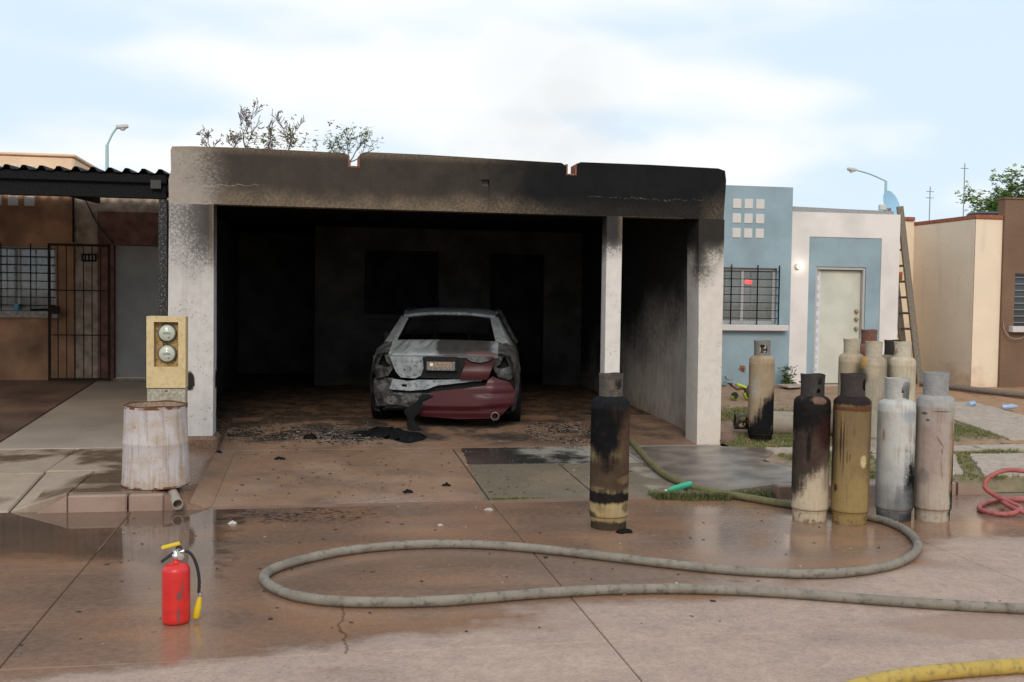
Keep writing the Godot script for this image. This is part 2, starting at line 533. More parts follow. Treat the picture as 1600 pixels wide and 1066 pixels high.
func bake_pavement() -> void:
	# x -4.6 .. 5.0, z -13.9 .. -9.1 (top row is the far end)
	var w := 1280
	var h := 640
	var d := PackedByteArray(); d.resize(w * h * 3)
	var rr := PackedByteArray(); rr.resize(w * h)
	var hh := PackedByteArray(); hh.resize(w * h)
	for py in h:
		var z := -13.9 + 4.8 * py / h
		for px in w:
			var x := -4.6 + 9.6 * px / w
			var a := NA[((py >> 1) & 511) * 512 + ((px >> 1) & 511)] / 255.0
			var a2 := NA[((py + 99) & 511) * 512 + ((px + 201) & 511)] / 255.0
			var b := NB[(py & 511) * 512 + (px & 511)] / 255.0
			var c := NC[(py & 511) * 512 + (px & 511)] / 255.0
			var g := ND[(py & 511) * 512 + (px & 511)] / 255.0
			var col := Vector3(0.30, 0.255, 0.21)
			var ro := 0.75
			var relief := 1.0
			var tone := 0.84 + 0.2 * (b - 0.5) + 0.18 * (g - 0.5) + 0.2 * a
			if x < -1.02:
				# left footpath: pale concrete, wet where the water ran
				var m := clampf((x + 2.95) * 1.25 + (a - 0.5) * 5.0 + (b - 0.5) * 0.9 - (0.45 if z < -10.9 else 0.0), 0.0, 1.0)
				if x < -2.3: m = clampf((a - 0.52) * 7.0 + (b - 0.5) * 0.8 + (0.3 if z > -9.6 else 0.0), 0.0, 1.0)
				if x > -1.35: m = 1.0
				var mud := ss(-1.45, -1.15, x + (b - 0.5) * 0.3)
				col = Vector3(0.375, 0.29, 0.218).lerp(Vector3(0.155, 0.104, 0.068), m).lerp(Vector3(0.225, 0.130, 0.084), mud)
				ro = lerpf(0.8, 0.3 - 0.1 * a, m)
				relief = 1.0 - 0.7 * m
			else:
				# drive: red-brown silt over concrete
				col = Vector3(0.285, 0.170, 0.108).lerp(Vector3(0.215, 0.136, 0.094), clampf((a2 - 0.4) * 3.0, 0.0, 1.0))
				col = col.lerp(Vector3(0.345, 0.225, 0.155), clampf((a - 0.5) * 2.5, 0.0, 1.0) * 0.6)
				ro = lerpf(0.42, 0.62, a)
				var edge := 1.55 + (z + 10.5) * -0.06 + (b - 0.5) * 0.03
				if x > edge and z > -11.72:
					if z < -10.75 + (x - 2.0) * 0.02:
						# strip at the doorway: dark wet stain, then bare pale concrete
						var wetd := clampf((3.0 - x) * 1.6 + (a2 - 0.5) * 2.5 - (z + 11.25) * -1.5 + (b - 0.5), 0.0, 1.0)
						col = Vector3(0.30, 0.275, 0.24).lerp(Vector3(0.052, 0.050, 0.044), wetd)
						ro = lerpf(0.6, 0.14, wetd)
						relief = 1.0 - 0.7 * wetd
					else:
						col = Vector3(0.185, 0.150, 0.105).lerp(Vector3(0.24, 0.175, 0.12), clampf((a - 0.45) * 3.0, 0.0, 1.0))
						ro = 0.45
					if x > 3.1:
						var pale := clampf((a2 - 0.52) * 6.0, 0.0, 1.0)
						col = col.lerp(Vector3(0.36, 0.32, 0.28), pale * 0.7)
				# rough patch of mortar on the lip
				if z > -9.42:
					var q := clampf(1.2 - absf(x - 0.62) * 2.2 + (b - 0.5) * 0.9, 0.0, 1.0) * clampf((z + 9.42) * 9.0, 0.0, 1.0)
					col = col.lerp(Vector3(0.27, 0.185, 0.15) * (0.7 + 0.6 * c), q * 0.8)
					relief += q * 2.5
				# soot and wet ash inside the doorway
				if z < -11.2:
					var so := clampf((a2 - 0.35) * 3.4 + (b - 0.5) * 1.6 + (0.35 if x < 0.9 else 0.0), 0.0, 1.0) * ss(-11.95, -12.35, z + (a - 0.5) * 0.5 + (b - 0.5) * 0.3)
					if x > 3.5: so *= 0.55
					col = col.lerp(Vector3(0.048, 0.037, 0.029) * (0.45 + 1.1 * b), so * (0.75 + 0.2 * c))
					var ash := clampf((c - 0.63) * 8.0, 0.0, 1.0) * clampf((b - 0.48) * 6.0, 0.0, 1.0) * clampf(1.0 - absf(so - 0.5) * 1.7, 0.0, 1.0)
					col = col.lerp(Vector3(0.34, 0.32, 0.30), ash * 0.8)
					ro = lerpf(ro, 0.6, so)
					relief += ash * 2.0
			col *= tone
			if g > 0.87: col *= 0.7
			var i := py * w + px
			put(d, i * 3, col.x, col.y, col.z)
			rr[i] = int(255.0 * clampf(ro + (c - 0.5) * 0.15, 0.05, 1.0))
			hh[i] = int(clampf(127.0 + 80.0 * relief * ((g - 0.5) * 0.8 + (c - 0.5) * 0.9), 0, 255))
	M.pave = uvmat(rgb_tex(w, h, d), 1.0, l_tex(w, h, rr), n_tex(w, h, hh, 2.0), 0.6)

func bake_facade() -> void:
	# x -1.6 .. 4.8, y 0 .. 3.45
	var w := 1280
	var h := 690
	var d := PackedByteArray(); d.resize(w * h * 3)
	var hh := PackedByteArray(); hh.resize(w * h)
	for py in h:
		var y := 3.45 - 3.45 * py / h
		for px in w:
			var x := -1.6 + 6.4 * px / w
			var a := NA[((py >> 1) & 511) * 512 + ((px >> 1) & 511)] / 255.0
			var a2 := NA[((py + 130) & 511) * 512 + (px & 511)] / 255.0
			var b := NB[(py & 511) * 512 + (px & 511)] / 255.0
			var c := NC[(py & 511) * 512 + (px & 511)] / 255.0
			var g := ND[(py & 511) * 512 + (px & 511)] / 255.0
			var st := NB[((py >> 4) & 511) * 512 + ((px * 2) & 511)] / 255.0   # runs down the wall
			var col: Vector3
			var so := 0.0          # soot cover 0..1
			var sc := Vector3(0.026, 0.026, 0.027)
			var tan_ := 0.0
			if y > 2.75:
				# the beam: bare at its left end, grey-brown, then black to the right
				col = Vector3(0.36, 0.315, 0.275)
				var dark := ss(1.3, 2.7, x + (a - 0.5) * 0.9)
				sc = Vector3(0.047, 0.039, 0.033).lerp(Vector3(0.014, 0.0143, 0.015), dark)
				sc *= 0.84 + 0.08 * st + 0.28 * a2
				so = clampf(ss(-1.55, -0.80, x + (a - 0.5) * 0.30) * 0.93 + 0.10 * dark + (a2 - 0.5) * 0.14 - 0.04 * ss(4.4, 4.7, x), 0.0, 1.0)
				tan_ = ss(2.97, 2.76, y + (a2 - 0.5) * 0.14) * (1.0 - 0.9 * ss(1.6, 3.2, x)) * 0.6 * ss(-1.2, -0.9, x)
				tan_ = maxf(tan_, 0.30 * ss(4.3, 4.6, x) * ss(3.1, 2.8, y))
				if y > 3.27: tan_ = maxf(tan_, 0.45 * ss(3.27, 3.36, y) * (1.0 - dark))
			elif x < -0.95:
				col = Vector3(0.56, 0.53, 0.515)
				col = col.lerp(Vector3(0.42, 0.385, 0.36), clampf((st - 0.5) * 2.0, 0.0, 1.0) * 0.5)
				var inner := ss(-1.5, -1.08, x)
				if true:
					so = ss(1.75 - 0.12 * inner, 2.62, y + (a2 - 0.5) * 0.35) * (0.55 + 0.4 * inner)
					sc = Vector3(0.050, 0.044, 0.040)
					tan_ = ss(-1.14, -1.07, x) * ss(1.9, 2.3, y) * 0.55
			elif x > 4.2:
				col = Vector3(0.66, 0.60, 0.545).lerp(Vector3(0.60, 0.49, 0.40), ss(0.6, 0.1, y) * 0.6 * b)
				if true:
					so = ss(1.72, 2.5, y + (a2 - 0.5) * 0.4 - (x - 4.42) * 0.75)
					sc = Vector3(0.036, 0.032, 0.029)
			else:
				# the slim post
				col = Vector3(0.68, 0.635, 0.60)
				so = ss(2.12, 2.6, y + (a2 - 0.5) * 0.18)
				sc = Vector3(0.045, 0.042, 0.040)
				tan_ = 0.5 * ss(2.3, 2.6, y) * ss(3.40, 3.46, x)
			# soot breaks up into specks where it is thin
			var gr := clampf((so - 0.5) * 2.0 + 0.5 + ((c - 0.5) * 1.7 + (g - 0.5) * 2.6) * (1.0 - absf(so - 0.5) * 1.4), 0.0, 1.0)
			var cover := lerpf(so, gr, 0.5)
			if so < 0.02: cover = 0.0
			if so > 0.97: cover = lerpf(cover, 1.0, 0.8)
			col = col.lerp(sc, cover)
			if tan_ > 0.0:
				var tg := clampf(tan_ * 1.1 + ((c - 0.55) * 1.5 + (g - 0.5) * 1.5) * tan_, 0.0, 1.0)
				col = col.lerp(Vector3(0.26, 0.195, 0.135), tg * 0.75)
			# spalled cracks that show clean plaster
			if y > 2.7 and y < 3.1:
				var ck := absf(y - (2.755 if x < -1.07 else 9.0) - (b - 0.5) * 0.05)
				var ck2 := absf(y - 2.965 - (b - 0.5) * 0.05 - (a - 0.5) * 0.05)
				if ck < 0.008 or (ck2 < 0.0035 and x > -1.35 and x < -0.6) or (ck2 < 0.004 and x > 3.0 and x < 4.45 and c > 0.45):
					col = col.lerp(Vector3(0.42, 0.37, 0.33), 0.42 if x < 0 else 0.15)
			# burnt hole in the plaster beside the meters
			var hd := Vector2((x + 1.345) / 0.075, (y - 0.865) / 0.105).length() + (b - 0.5) * 0.5
			if hd < 1.15: col = col.lerp(Vector3(0.03, 0.028, 0.027), clampf((1.15 - hd) * 5.0, 0.0, 1.0))
			# grazes and grime on the pale plaster
			var chips := clampf((c - 0.70) * 9.0, 0.0, 1.0) * clampf((a2 - 0.5) * 4.0, 0.0, 1.0) * (1.0 - cover)
			col = col.lerp(Vector3(0.16, 0.145, 0.135), chips * 0.6)
			col *= 0.92 + 0.16 * (b - 0.5) + 0.1 * g
			var i := py * w + px
			put(d, i * 3, col.x, col.y, col.z)
			hh[i] = int(clampf(127.0 + 60.0 * ((g - 0.5) + (c - 0.5) * 0.6 + (b - 0.5) * 0.5), 0, 255))
	M.facade = uvmat(rgb_tex(w, h, d), 0.9, null, n_tex(w, h, hh, 2.0), 0.6)
	M.facade.metallic_specular = 0.15

func bake_side_wall() -> void:
	# inner right wall, u = depth from z -11.9 to -17.9, y 0 .. 3.0
	var w := 512
	var h := 256
	var d := PackedByteArray(); d.resize(w * h * 3)
	for py in h:
		var y := 3.0 - 3.0 * py / h
		for px in w:
			var z := -11.9 - 6.0 * px / w
			var a := NA[(py & 511) * 512 + (px & 511)] / 255.0
			var b := NB[(py & 511) * 512 + ((px * 2) & 511)] / 255.0
			var c := NC[(py & 511) * 512 + ((px * 2) & 511)] / 255.0
			var st := NB[((py >> 4) & 511) * 512 + ((px * 3) & 511)] / 255.0
			var dep := -11.9 - z
			var line := curve_at([[0.0, 1.45], [0.6, 1.6], [1.6, 1.4], [2.6, 1.1], [4.0, 0.7], [6.0, 0.3]], dep)
			var so := ss(line - 0.75, line + 0.85, y + (a - 0.5) * 0.7 + (st - 0.5) * 0.10)
			var cover := clampf(so + (c - 0.5) * 0.7 * so * (1.0 - so) * 3.0, 0.0, 1.0)
			var col := Vector3(0.50, 0.455, 0.415).lerp(Vector3(0.30, 0.26, 0.235), clampf((a - 0.4) * 1.6 + (st - 0.5) * 0.5, 0.0, 1.0) * 0.6)
			col = col.lerp(Vector3(0.34, 0.225, 0.16), ss(0.55, 0.1, y + (b - 0.5) * 0.4) * 0.55)
			col = col.lerp(Vector3(0.042, 0.040, 0.039), cover)
			if c > 0.78 and y > 0.9 and y < 2.3: col = col.lerp(Vector3(0.22, 0.20, 0.19), 0.35 * (1.0 - a))
			col *= 0.88 + 0.24 * b
			put(d, (py * w + px) * 3, col.x, col.y, col.z)
	M.side_wall = uvmat(rgb_tex(w, h, d), 0.9)
	M.side_wall.metallic_specular = 0.15

func bake_lot() -> void:
	# x 3.4 .. 15.4, z -17.4 .. -8.9
	var w := 1200
	var h := 850
	var d := PackedByteArray(); d.resize(w * h * 3)
	for py in h:
		var z := -17.4 + 8.5 * py / h
		for px in w:
			var x := 3.4 + 12.0 * px / w
			var a := NA[(py & 511) * 512 + (px & 511)] / 255.0
			var b := NB[(py & 511) * 512 + (px & 511)] / 255.0
			var c := NC[(py & 511) * 512 + (px & 511)] / 255.0
			var g := ND[(py & 511) * 512 + (px & 511)] / 255.0
			var col := Vector3(0.29, 0.19, 0.125).lerp(Vector3(0.345, 0.195, 0.105), clampf((x - 7.5) * 0.4 + (a - 0.5) * 2.0, 0.0, 1.0))
			col = col.lerp(Vector3(0.155, 0.115, 0.08), clampf((b - 0.55) * 4.0, 0.0, 1.0) * 0.6)
			var gr := grass_here(x, z)
			gr = clampf(gr + (a - 0.5) * 0.8 * gr + (b - 0.5) * 0.6 * gr, 0.0, 1.0)
			col = col.lerp(Vector3(0.125, 0.125, 0.055), gr * 0.85)
			col *= 0.72 + 0.36 * g + 0.3 * (c - 0.5) + 0.1
			put(d, (py * w + px) * 3, col.x, col.y, col.z)
	M.lot = uvmat(rgb_tex(w, h, d), 0.95)

# where turf grows on the right-hand lot, 0..1
func grass_here(x: float, z: float) -> float:
	var v := 0.0
	v = maxf(v, 1.0 - Vector2((x - 5.25) / 0.75, (z + 11.75) / 0.62).length())
	v = maxf(v, 0.7 * (1.0 - Vector2((x - 6.1) / 1.6, (z + 13.9) / 0.8).length()))
	if z > -10.85 and z < -9.3: v = maxf(v, 0.95 - absf(x - 5.35 - (z + 10.0) * -0.12) / 0.55 * 0.8)
	if z > -13.6 and z < -11.3: v = maxf(v, 0.9 - absf(z + 12.25 + (x - 7.8) * 0.25) / 0.8)
	if x > 5.6 and z > -10.95 and z < -10.65: v = maxf(v, 0.55)
	if x > 5.6 and x < 10 and z > -11.35 and z < -8.9: v = maxf(v, 0.4)
	return clampf(v * 1.6, 0.0, 1.0)

# paint, burns and rust of one gas cylinder. s: degrees from its front (right positive), t: height 0..1
func bake_cylinder(seed_: int, base: Vector3, top: Vector3, burns: Array, rust: float, drips := 0.3) -> ImageTexture:
	var w := 224 if seed_ < 6 else 128
	var h := 300 if seed_ < 6 else 190
	var fx := 320.0 / w
	var fy := 400.0 / h
	var d := PackedByteArray(); d.resize(w * h * 3)
	for iy in h:
		var t := 1.0 - float(iy) / h
		var py := int(iy * fy)
		for ix in w:
			var s := (float(ix) / w - 0.5) * 360.0
			var px := int(ix * fx)
			var ox := px + seed_ * 37
			var a := NA[((py + seed_ * 53) & 511) * 512 + (ox & 511)] / 255.0
			var b := NB[((py + seed_ * 91) & 511) * 512 + (ox & 511)] / 255.0
			var c := NC[(py & 511) * 512 + (ox & 511)] / 255.0
			var st := NB[((py >> 3) + seed_ * 17 & 511) * 512 + ((ox * 2) & 511)] / 255.0
			var g := ND[(py & 511) * 512 + (ox & 511)] / 255.0
			var col := base.lerp(top, clampf((t - 0.22) * 2.4 + (a - 0.5) * 1.0, 0.0, 1.0))
			col *= 0.82 + 0.22 * a + 0.18 * (st - 0.5) + 0.14 * (c - 0.5) + 0.1 * g
			col = col.lerp(Vector3(0.14, 0.10, 0.075), clampf((st - 0.60) * 4.0, 0.0, 1.0) * drips * 0.7)
			# smudges of smoke and runs over the whole shell
			var sm := clampf((a - 0.50) * 2.2 + (st - 0.5) * 1.2 + (c - 0.5) * 0.3, 0.0, 1.0)
			col = col.lerp(col * Vector3(0.62, 0.55, 0.50), sm * 0.75)
			for q in burns:
				# [s centre, t centre, s half-width, t half-height, strength, colour, slant]
				var ds: float = (s - q[0] - (t - q[1]) * q[6]) / q[2]
				var dt: float = (t - q[1]) / q[3]
				if absf(dt) > 2.0 or absf(ds) > 2.0: continue
				var k: float = 1.25 - sqrt(ds * ds + dt * dt) + (a - 0.5) * 0.55 + (st - 0.5) * 0.40 + (b - 0.5) * 0.12
				k = clampf(k * 1.7, 0.0, 1.0)
				k = clampf(k + (c - 0.5) * 0.5 * k * (1.0 - k) * 4.0, 0.0, 1.0)
				k = k * k * (3.0 - 2.0 * k)
				col = col.lerp(q[5] * (0.75 + 0.5 * b), k * q[4])
			var rs := clampf((b - 0.72) * 5.0, 0.0, 1.0) * clampf((c - 0.45) * 4.0, 0.0, 1.0) * rust * 0.7
			if t < 0.10: rs = maxf(rs, clampf((b - 0.55) * 4.0 + (0.03 - t) * 12.0 + (c - 0.5), 0.0, 1.0) * rust * 0.9)
			if absf(t - 0.095) < 0.004: rs = 0.8
			col = col.lerp(Vector3(0.115, 0.042, 0.016), clampf(rs, 0.0, 0.9))
			put(d, (iy * w + ix) * 3, col.x, col.y, col.z)
	return rgb_tex(w, h, d)

func bake_drum() -> void:
	var w := 512
	var h := 256
	var d := PackedByteArray(); d.resize(w * h * 3)
	for py in h:
		var t := 1.0 - float(py) / h
		for px in w:
			var a := NA[(py & 511) * 512 + (px & 511)] / 255.0
			var b := NB[(py & 511) * 512 + (px & 511)] / 255.0
			var c := NC[(py & 511) * 512 + (px & 511)] / 255.0
			var st := NB[((py >> 3) & 511) * 512 + ((px * 2) & 511)] / 255.0
			var col := Vector3(0.50, 0.455, 0.455).lerp(Vector3(0.42, 0.34, 0.275), clampf((a - 0.45) * 3.0, 0.0, 1.0))
			col = col.lerp(Vector3(0.34, 0.235, 0.16), clampf((0.33 - t) * 3.0 + (st - 0.5) * 1.4 + (b - 0.5), 0.0, 1.0) * 0.75)
			col = col.lerp(Vector3(0.26, 0.21, 0.19), clampf((st - 0.58) * 4.0, 0.0, 1.0) * 0.55)
			var ru := clampf((c - 0.72) * 8.0, 0.0, 1.0) * clampf((b - 0.5) * 6.0, 0.0, 1.0)
			if t > 0.965 or t < 0.03: ru = clampf(0.35 + (b - 0.4) * 4.0, 0.0, 1.0)
			col = col.lerp(Vector3(0.15, 0.055, 0.022), ru)
			col *= 0.86 + 0.28 * (b * 0.5 + c * 0.5)
			put(d, (py * w + px) * 3, col.x, col.y, col.z)
	M.drum = uvmat(rgb_tex(w, h, d), 0.85)

# burnt trunk, plate and the like
func bake_deck() -> void:
	# burnt paint of the boot deck: ash on one half, scorched on the other, a last patch of wine red
	var w := 256
	var h := 96
	var d := PackedByteArray(); d.resize(w * h * 3)
	for py in h:
		for px in w:
			var u := px / 255.0
			var v := py / 95.0
			var a := NA[((py * 2) & 511) * 512 + ((px * 2) & 511)] / 255.0
			var b := NB[(py & 511) * 512 + (px & 511)] / 255.0
			var st := NB[((py >> 2) & 511) * 512 + ((px * 2 + py) & 511)] / 255.0
			var col := Vector3(0.25, 0.28, 0.305).lerp(Vector3(0.37, 0.405, 0.43), clampf((a - 0.4) * 2.5 + (st - 0.5), 0.0, 1.0))
			col = col.lerp(Vector3(0.12, 0.125, 0.13), clampf((st - 0.62) * 5.0, 0.0, 1.0))
			var sc := ss(0.40, 0.47, u + (a - 0.5) * 0.12 - (v - 0.5) * 0.06) * ss(0.02, 0.12, v)
			col = col.lerp(Vector3(0.062, 0.060, 0.060) * (0.7 + 0.6 * b), sc * (1.0 - ss(0.90, 0.97, u)))
			var re := 1.0 - Vector2((u - 0.86) / 0.16, (v - 0.80) / 0.26).length() + (a - 0.5) * 0.4
			col = col.lerp(Vector3(0.13, 0.080, 0.076), clampf(re * 5.0, 0.0, 1.0))
			put(d, (py * w + px) * 3, col.x, col.y, col.z)
	M.deck = uvmat(rgb_tex(w, h, d), 0.6)

func bake_cream() -> void:
	# side of the cream house: rising damp and mud splashes along its foot, old runs below the coping
	var w := 256
	var h := 256
	var d := PackedByteArray(); d.resize(w * h * 3)
	for py in h:
		var y := 3.3 - 3.1 * py / h
		for px in w:
			var a := NA[((py * 2) & 511) * 512 + ((px * 2) & 511)] / 255.0
			var b := NB[(py & 511) * 512 + (px & 511)] / 255.0
			var c := NC[(py & 511) * 512 + ((px * 2) & 511)] / 255.0
			var st := NB[((py >> 3) & 511) * 512 + ((px * 2) & 511)] / 255.0
			var col := Vector3(0.79, 0.655, 0.505) * (0.95 + 0.1 * a)
			var foot := clampf((0.72 - y) * 1.6 + (a - 0.5) * 1.2 + (b - 0.5) * 0.9, 0.0, 1.0)
			col = col.lerp(Vector3(0.46, 0.285, 0.165), foot * 0.75 * (0.7 + 0.6 * c))
			col = col.lerp(Vector3(0.52, 0.40, 0.30), clampf((st - 0.62) * 4.0, 0.0, 1.0) * 0.22)
			if c > 0.80 and a > 0.55: col = col.lerp(Vector3(0.45, 0.40, 0.36), 0.35)
			put(d, (py * w + px) * 3, col.x, col.y, col.z)
	M.cream_side = uvmat(rgb_tex(w, h, d), 0.9)

func bake_plate() -> void:
	var w := 128
	var h := 64
	var d := PackedByteArray(); d.resize(w * h * 3)
	for py in h:
		for px in w:
			var b := NB[((py * 3) & 511) * 512 + ((px * 3) & 511)] / 255.0
			var c := NC[((py * 2) & 511) * 512 + ((px * 2) & 511)] / 255.0
			var col := Vector3(0.10, 0.095, 0.09).lerp(Vector3(0.24, 0.235, 0.23), clampf((b - 0.45) * 4.0, 0.0, 1.0))
			# what is left of the print: scorched upright strokes
			var fx := px / 128.0
			var fy := py / 64.0
			if fy > 0.25 and fy < 0.78 and fx > 0.10 and fx < 0.86:
				var cell := fmod(fx * 9.5, 1.0)
				var stroke := 1.0 if (cell < 0.30 or (cell > 0.5 and cell < 0.78 and fmod(fy * 7.0, 1.0) < 0.6)) else 0.0
				col = col.lerp(Vector3(0.46, 0.22, 0.07), stroke * clampf(0.4 + (c - 0.4) * 3.0, 0.0, 1.0))
			if Vector2((fx - 0.16) * 2.0, fy - 0.55).length() < 0.13: col = Vector3(0.75, 0.70, 0.62)
			put(d, (py * w + px) * 3, col.x, col.y, col.z)
	M.plate = uvmat(rgb_tex(w, h, d), 0.55)

func bake_film() -> void:
	# protective film on the door jamb, printed with dark blue lettering that has run together
	var w := 32
	var h := 512
	var d := PackedByteArray(); d.resize(w * h * 3)
	for py in h:
		for px in w:
			var col := Vector3(0.66, 0.67, 0.72)
			var k := fmod(py / 512.0 * 13.0, 1.0)
			var b := NB[((py * 2) & 511) * 512 + ((px * 9) & 511)] / 255.0
			var c2 := NC[((py * 3) & 511) * 512 + ((px * 7) & 511)] / 255.0
			if k > 0.18 and k < 0.72 and px > 8 and px < 25 and b > 0.47: col = Vector3(0.28, 0.29, 0.42).lerp(Vector3(0.5, 0.51, 0.58), c2)
			if px < 4: col = Vector3(0.13, 0.11, 0.17).lerp(col, b)
			put(d, (py * w + px) * 3, col.x, col.y, col.z)
	M.film = uvmat(rgb_tex(w, h, d), 0.35)

func make_materials() -> void:
	lut.resize(2048)
	for i in 2048:
		lut[i] = int(round(255.0 * clampf(Color(i / 2047.0, 0, 0).linear_to_srgb().r, 0, 1)))
	NA = noise_bytes(11, 0.009, 4)
	NB = noise_bytes(23, 0.035, 4)
	NC = noise_bytes(37, 0.11, 3)
	ND = noise_bytes(51, 0.34, 2)
	var blotch := grey_tex(NA, 0.62, 1.12)
	var mottle := grey_tex(NB, 0.70, 1.10)
	var speck := grey_tex(NC, 0.78, 1.08)
	var faint := grey_tex(NA, 0.90, 1.04)
	M.n_grain = normal_tex(NC, 3.0)
	M.n_fine = normal_tex(ND, 3.0)
	M.n_mid = normal_tex(NB, 6.0)
	M.blotch = blotch; M.mottle = mottle; M.speck = speck
	bake_street()
	bake_pavement()
	bake_facade()
	bake_side_wall()
	bake_lot()
	bake_drum()
	bake_plate()
	bake_cream()
	bake_deck()
	bake_film()
	M.concrete = mat(lin(0.36, 0.28, 0.235), 0.85, mottle, 0.7, M.n_fine, 0.5)
	M.pale_concrete = mat(lin(1, 1, 1), 0.85, tile3(Color(0.37, 0.30, 0.245), Color(0.42, 0.34, 0.28), Color(0.29, 0.225, 0.175), 88, 2.0), 0.45, M.n_fine, 0.35)
	M.wet_concrete = mat(lin(0.25, 0.205, 0.17), 0.28, blotch, 0.5, M.n_fine, 0.25)
	M.kerb = mat(lin(0.33, 0.225, 0.178), 0.7, faint, 0.5, M.n_fine, 0.4)
	M.wet_kerb = mat(lin(0.24, 0.145, 0.105), 0.35, faint, 0.9, M.n_fine, 0.4)
	M.joint = mat(lin(0.13, 0.085, 0.062), 0.9, mottle, 1.0)
	M.earth = mat(lin(0.26, 0.185, 0.13), 0.95, mottle, 0.2, M.n_grain, 0.6)
	M.house_floor = mat(lin(0.40, 0.33, 0.275), 0.6, faint, 0.23, M.n_fine, 0.2)
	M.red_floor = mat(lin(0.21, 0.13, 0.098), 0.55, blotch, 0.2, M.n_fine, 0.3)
	M.soot = mat(lin(0.034, 0.033, 0.033), 0.9, blotch, 0.4, M.n_grain, 0.5)
	M.soot_brown = mat(lin(0.088, 0.080, 0.072), 0.9, blotch, 0.3, M.n_grain, 0.5)
	M.soot_floor = mat(lin(1, 1, 1), 0.8, tile3(Color(0.15, 0.096, 0.066), Color(0.07, 0.050, 0.039), Color(0.032, 0.027, 0.023), 18, 3.0), 0.4, M.n_grain, 0.9)
	M.soot_floor.metallic_specular = 0.2
	M.char = mat(lin(0.016, 0.0165, 0.018), 0.6, mottle, 1.4, M.n_grain, 1.0)
	M.brick = mat(lin(0.32, 0.125, 0.075), 0.9, mottle, 2.0, M.n_grain, 0.7)
	M.plinth = mat(lin(0.22, 0.13, 0.085), 0.9, mottle, 1.5, M.n_grain, 0.9)
	# left house
	M.brown_paint = mat(lin(0.52, 0.275, 0.15), 0.85, blotch, 0.25, M.n_fine, 0.4)
	M.maroon_paint = mat(lin(0.27, 0.125, 0.09), 0.85, mottle, 0.25, M.n_fine, 0.4)
	M.beige_paint = mat(lin(0.52, 0.40, 0.30), 0.85, mottle, 0.25, M.n_fine, 0.4)
	M.peach_paint = mat(lin(0.86, 0.62, 0.43), 0.85, faint, 0.2, M.n_fine, 0.3)
	M.grey_door = mat(lin(0.36, 0.345, 0.325), 0.5, faint, 0.4)
	M.black_steel = mat(lin(0.016, 0.016, 0.0175), 0.62, mottle, 2.0, M.n_grain, 0.3)
	M.gate_steel = mat(lin(0.05, 0.032, 0.026), 0.7, mottle, 2.0)
	M.scorched_steel = mat(lin(1, 1, 1), 0.8, tile3(Color(0.012, 0.012, 0.013), Color(0.02, 0.02, 0.021), Color(0.16, 0.15, 0.15), 60, 3.0), 2.2, M.n_grain, 0.6)
	M.sheet_steel = mat(lin(0.03, 0.026, 0.024), 0.7, blotch, 0.5)
	M.frame_alu = mat(lin(0.52, 0.50, 0.48), 0.45, speck, 1.0)
	M.white_sill = mat(lin(0.70, 0.655, 0.64), 0.75, speck, 0.8)
	M.sill = mat(lin(0.42, 0.36, 0.32), 0.8, mottle, 0.8)
	M.block_glass = mat(lin(0.72, 0.69, 0.66), 0.3, speck, 1.5)
	M.curtain = mat(lin(1, 1, 1), 0.9, tile3(Color(0.20, 0.17, 0.14), Color(0.30, 0.27, 0.25), Color(0.13, 0.17, 0.18), 20, 3.0), 0.55)
	M.dark_curtain = mat(lin(0.15, 0.118, 0.10), 0.9, mottle, 0.6)
	M.room = mat(lin(0.22, 0.20, 0.18), 0.95)
	var gl := StandardMaterial3D.new()
	gl.albedo_color = Color(0.75, 0.8, 0.8, 0.16)
	gl.transparency = BaseMaterial3D.TRANSPARENCY_ALPHA
	gl.roughness = 0.03
	M.glass = gl
	# right houses
	M.blue_paint = mat(lin(0.285, 0.385, 0.445), 0.85, faint, 0.25, M.n_fine, 0.12)
	M.white_paint = mat(lin(0.76, 0.715, 0.695), 0.85, faint, 0.2, M.n_fine, 0.12)
	M.grey_band = mat(lin(0.37, 0.38, 0.39), 0.85, speck, 0.5)
	M.cream_paint = mat(lin(1, 1, 1), 0.85, tile3(Color(0.78, 0.65, 0.50), Color(0.81, 0.68, 0.53), Color(0.74, 0.60, 0.45), 9, 1.5, 0.5), 0.12, M.n_fine, 0.08)
	M.brown_wall = mat(lin(0.20, 0.118, 0.075), 0.85, faint, 0.2, M.n_fine, 0.3)
	M.terracotta = mat(lin(0.38, 0.12, 0.06), 0.85, mottle, 0.7, M.n_fine, 0.5)
	M.pale_door = mat(lin(0.60, 0.60, 0.52), 0.5, faint, 0.3)
	M.brass = mat(lin(0.42, 0.34, 0.22), 0.35, null, 1, null, 0, 0.8)
	M.ladder = mat(lin(0.25, 0.21, 0.165), 0.7, mottle, 1.5, M.n_fine, 0.5)
	M.dish = mat(lin(0.30, 0.53, 0.72), 0.6)
	# small things
	M.yellow_box = mat(lin(1, 1, 1), 0.65, tile3(Color(0.56, 0.43, 0.225), Color(0.61, 0.48, 0.26), Color(0.48, 0.365, 0.20), 4, 1.6, 0.5), 0.9)
	M.yellow_inside = mat(lin(1, 1, 1), 0.75, tile3(Color(0.36, 0.235, 0.09), Color(0.44, 0.30, 0.12), Color(0.16, 0.10, 0.05), 7, 3.0), 1.4)
	M.cream_plastic = mat(lin(0.46, 0.42, 0.33), 0.7, mottle, 1.5)
	M.stamp = mat(lin(0.34, 0.30, 0.235), 0.75)
	M.dial = mat(lin(0.62, 0.63, 0.50), 0.4, speck, 6.0)
	M.meter_ring = mat(lin(0.20, 0.19, 0.17), 0.4, null, 1, null, 0, 0.7)
	M.print = mat(lin(0.20, 0.21, 0.17), 0.7)
	M.drum_in = mat(lin(0.36, 0.28, 0.21), 0.9, mottle, 2.0)
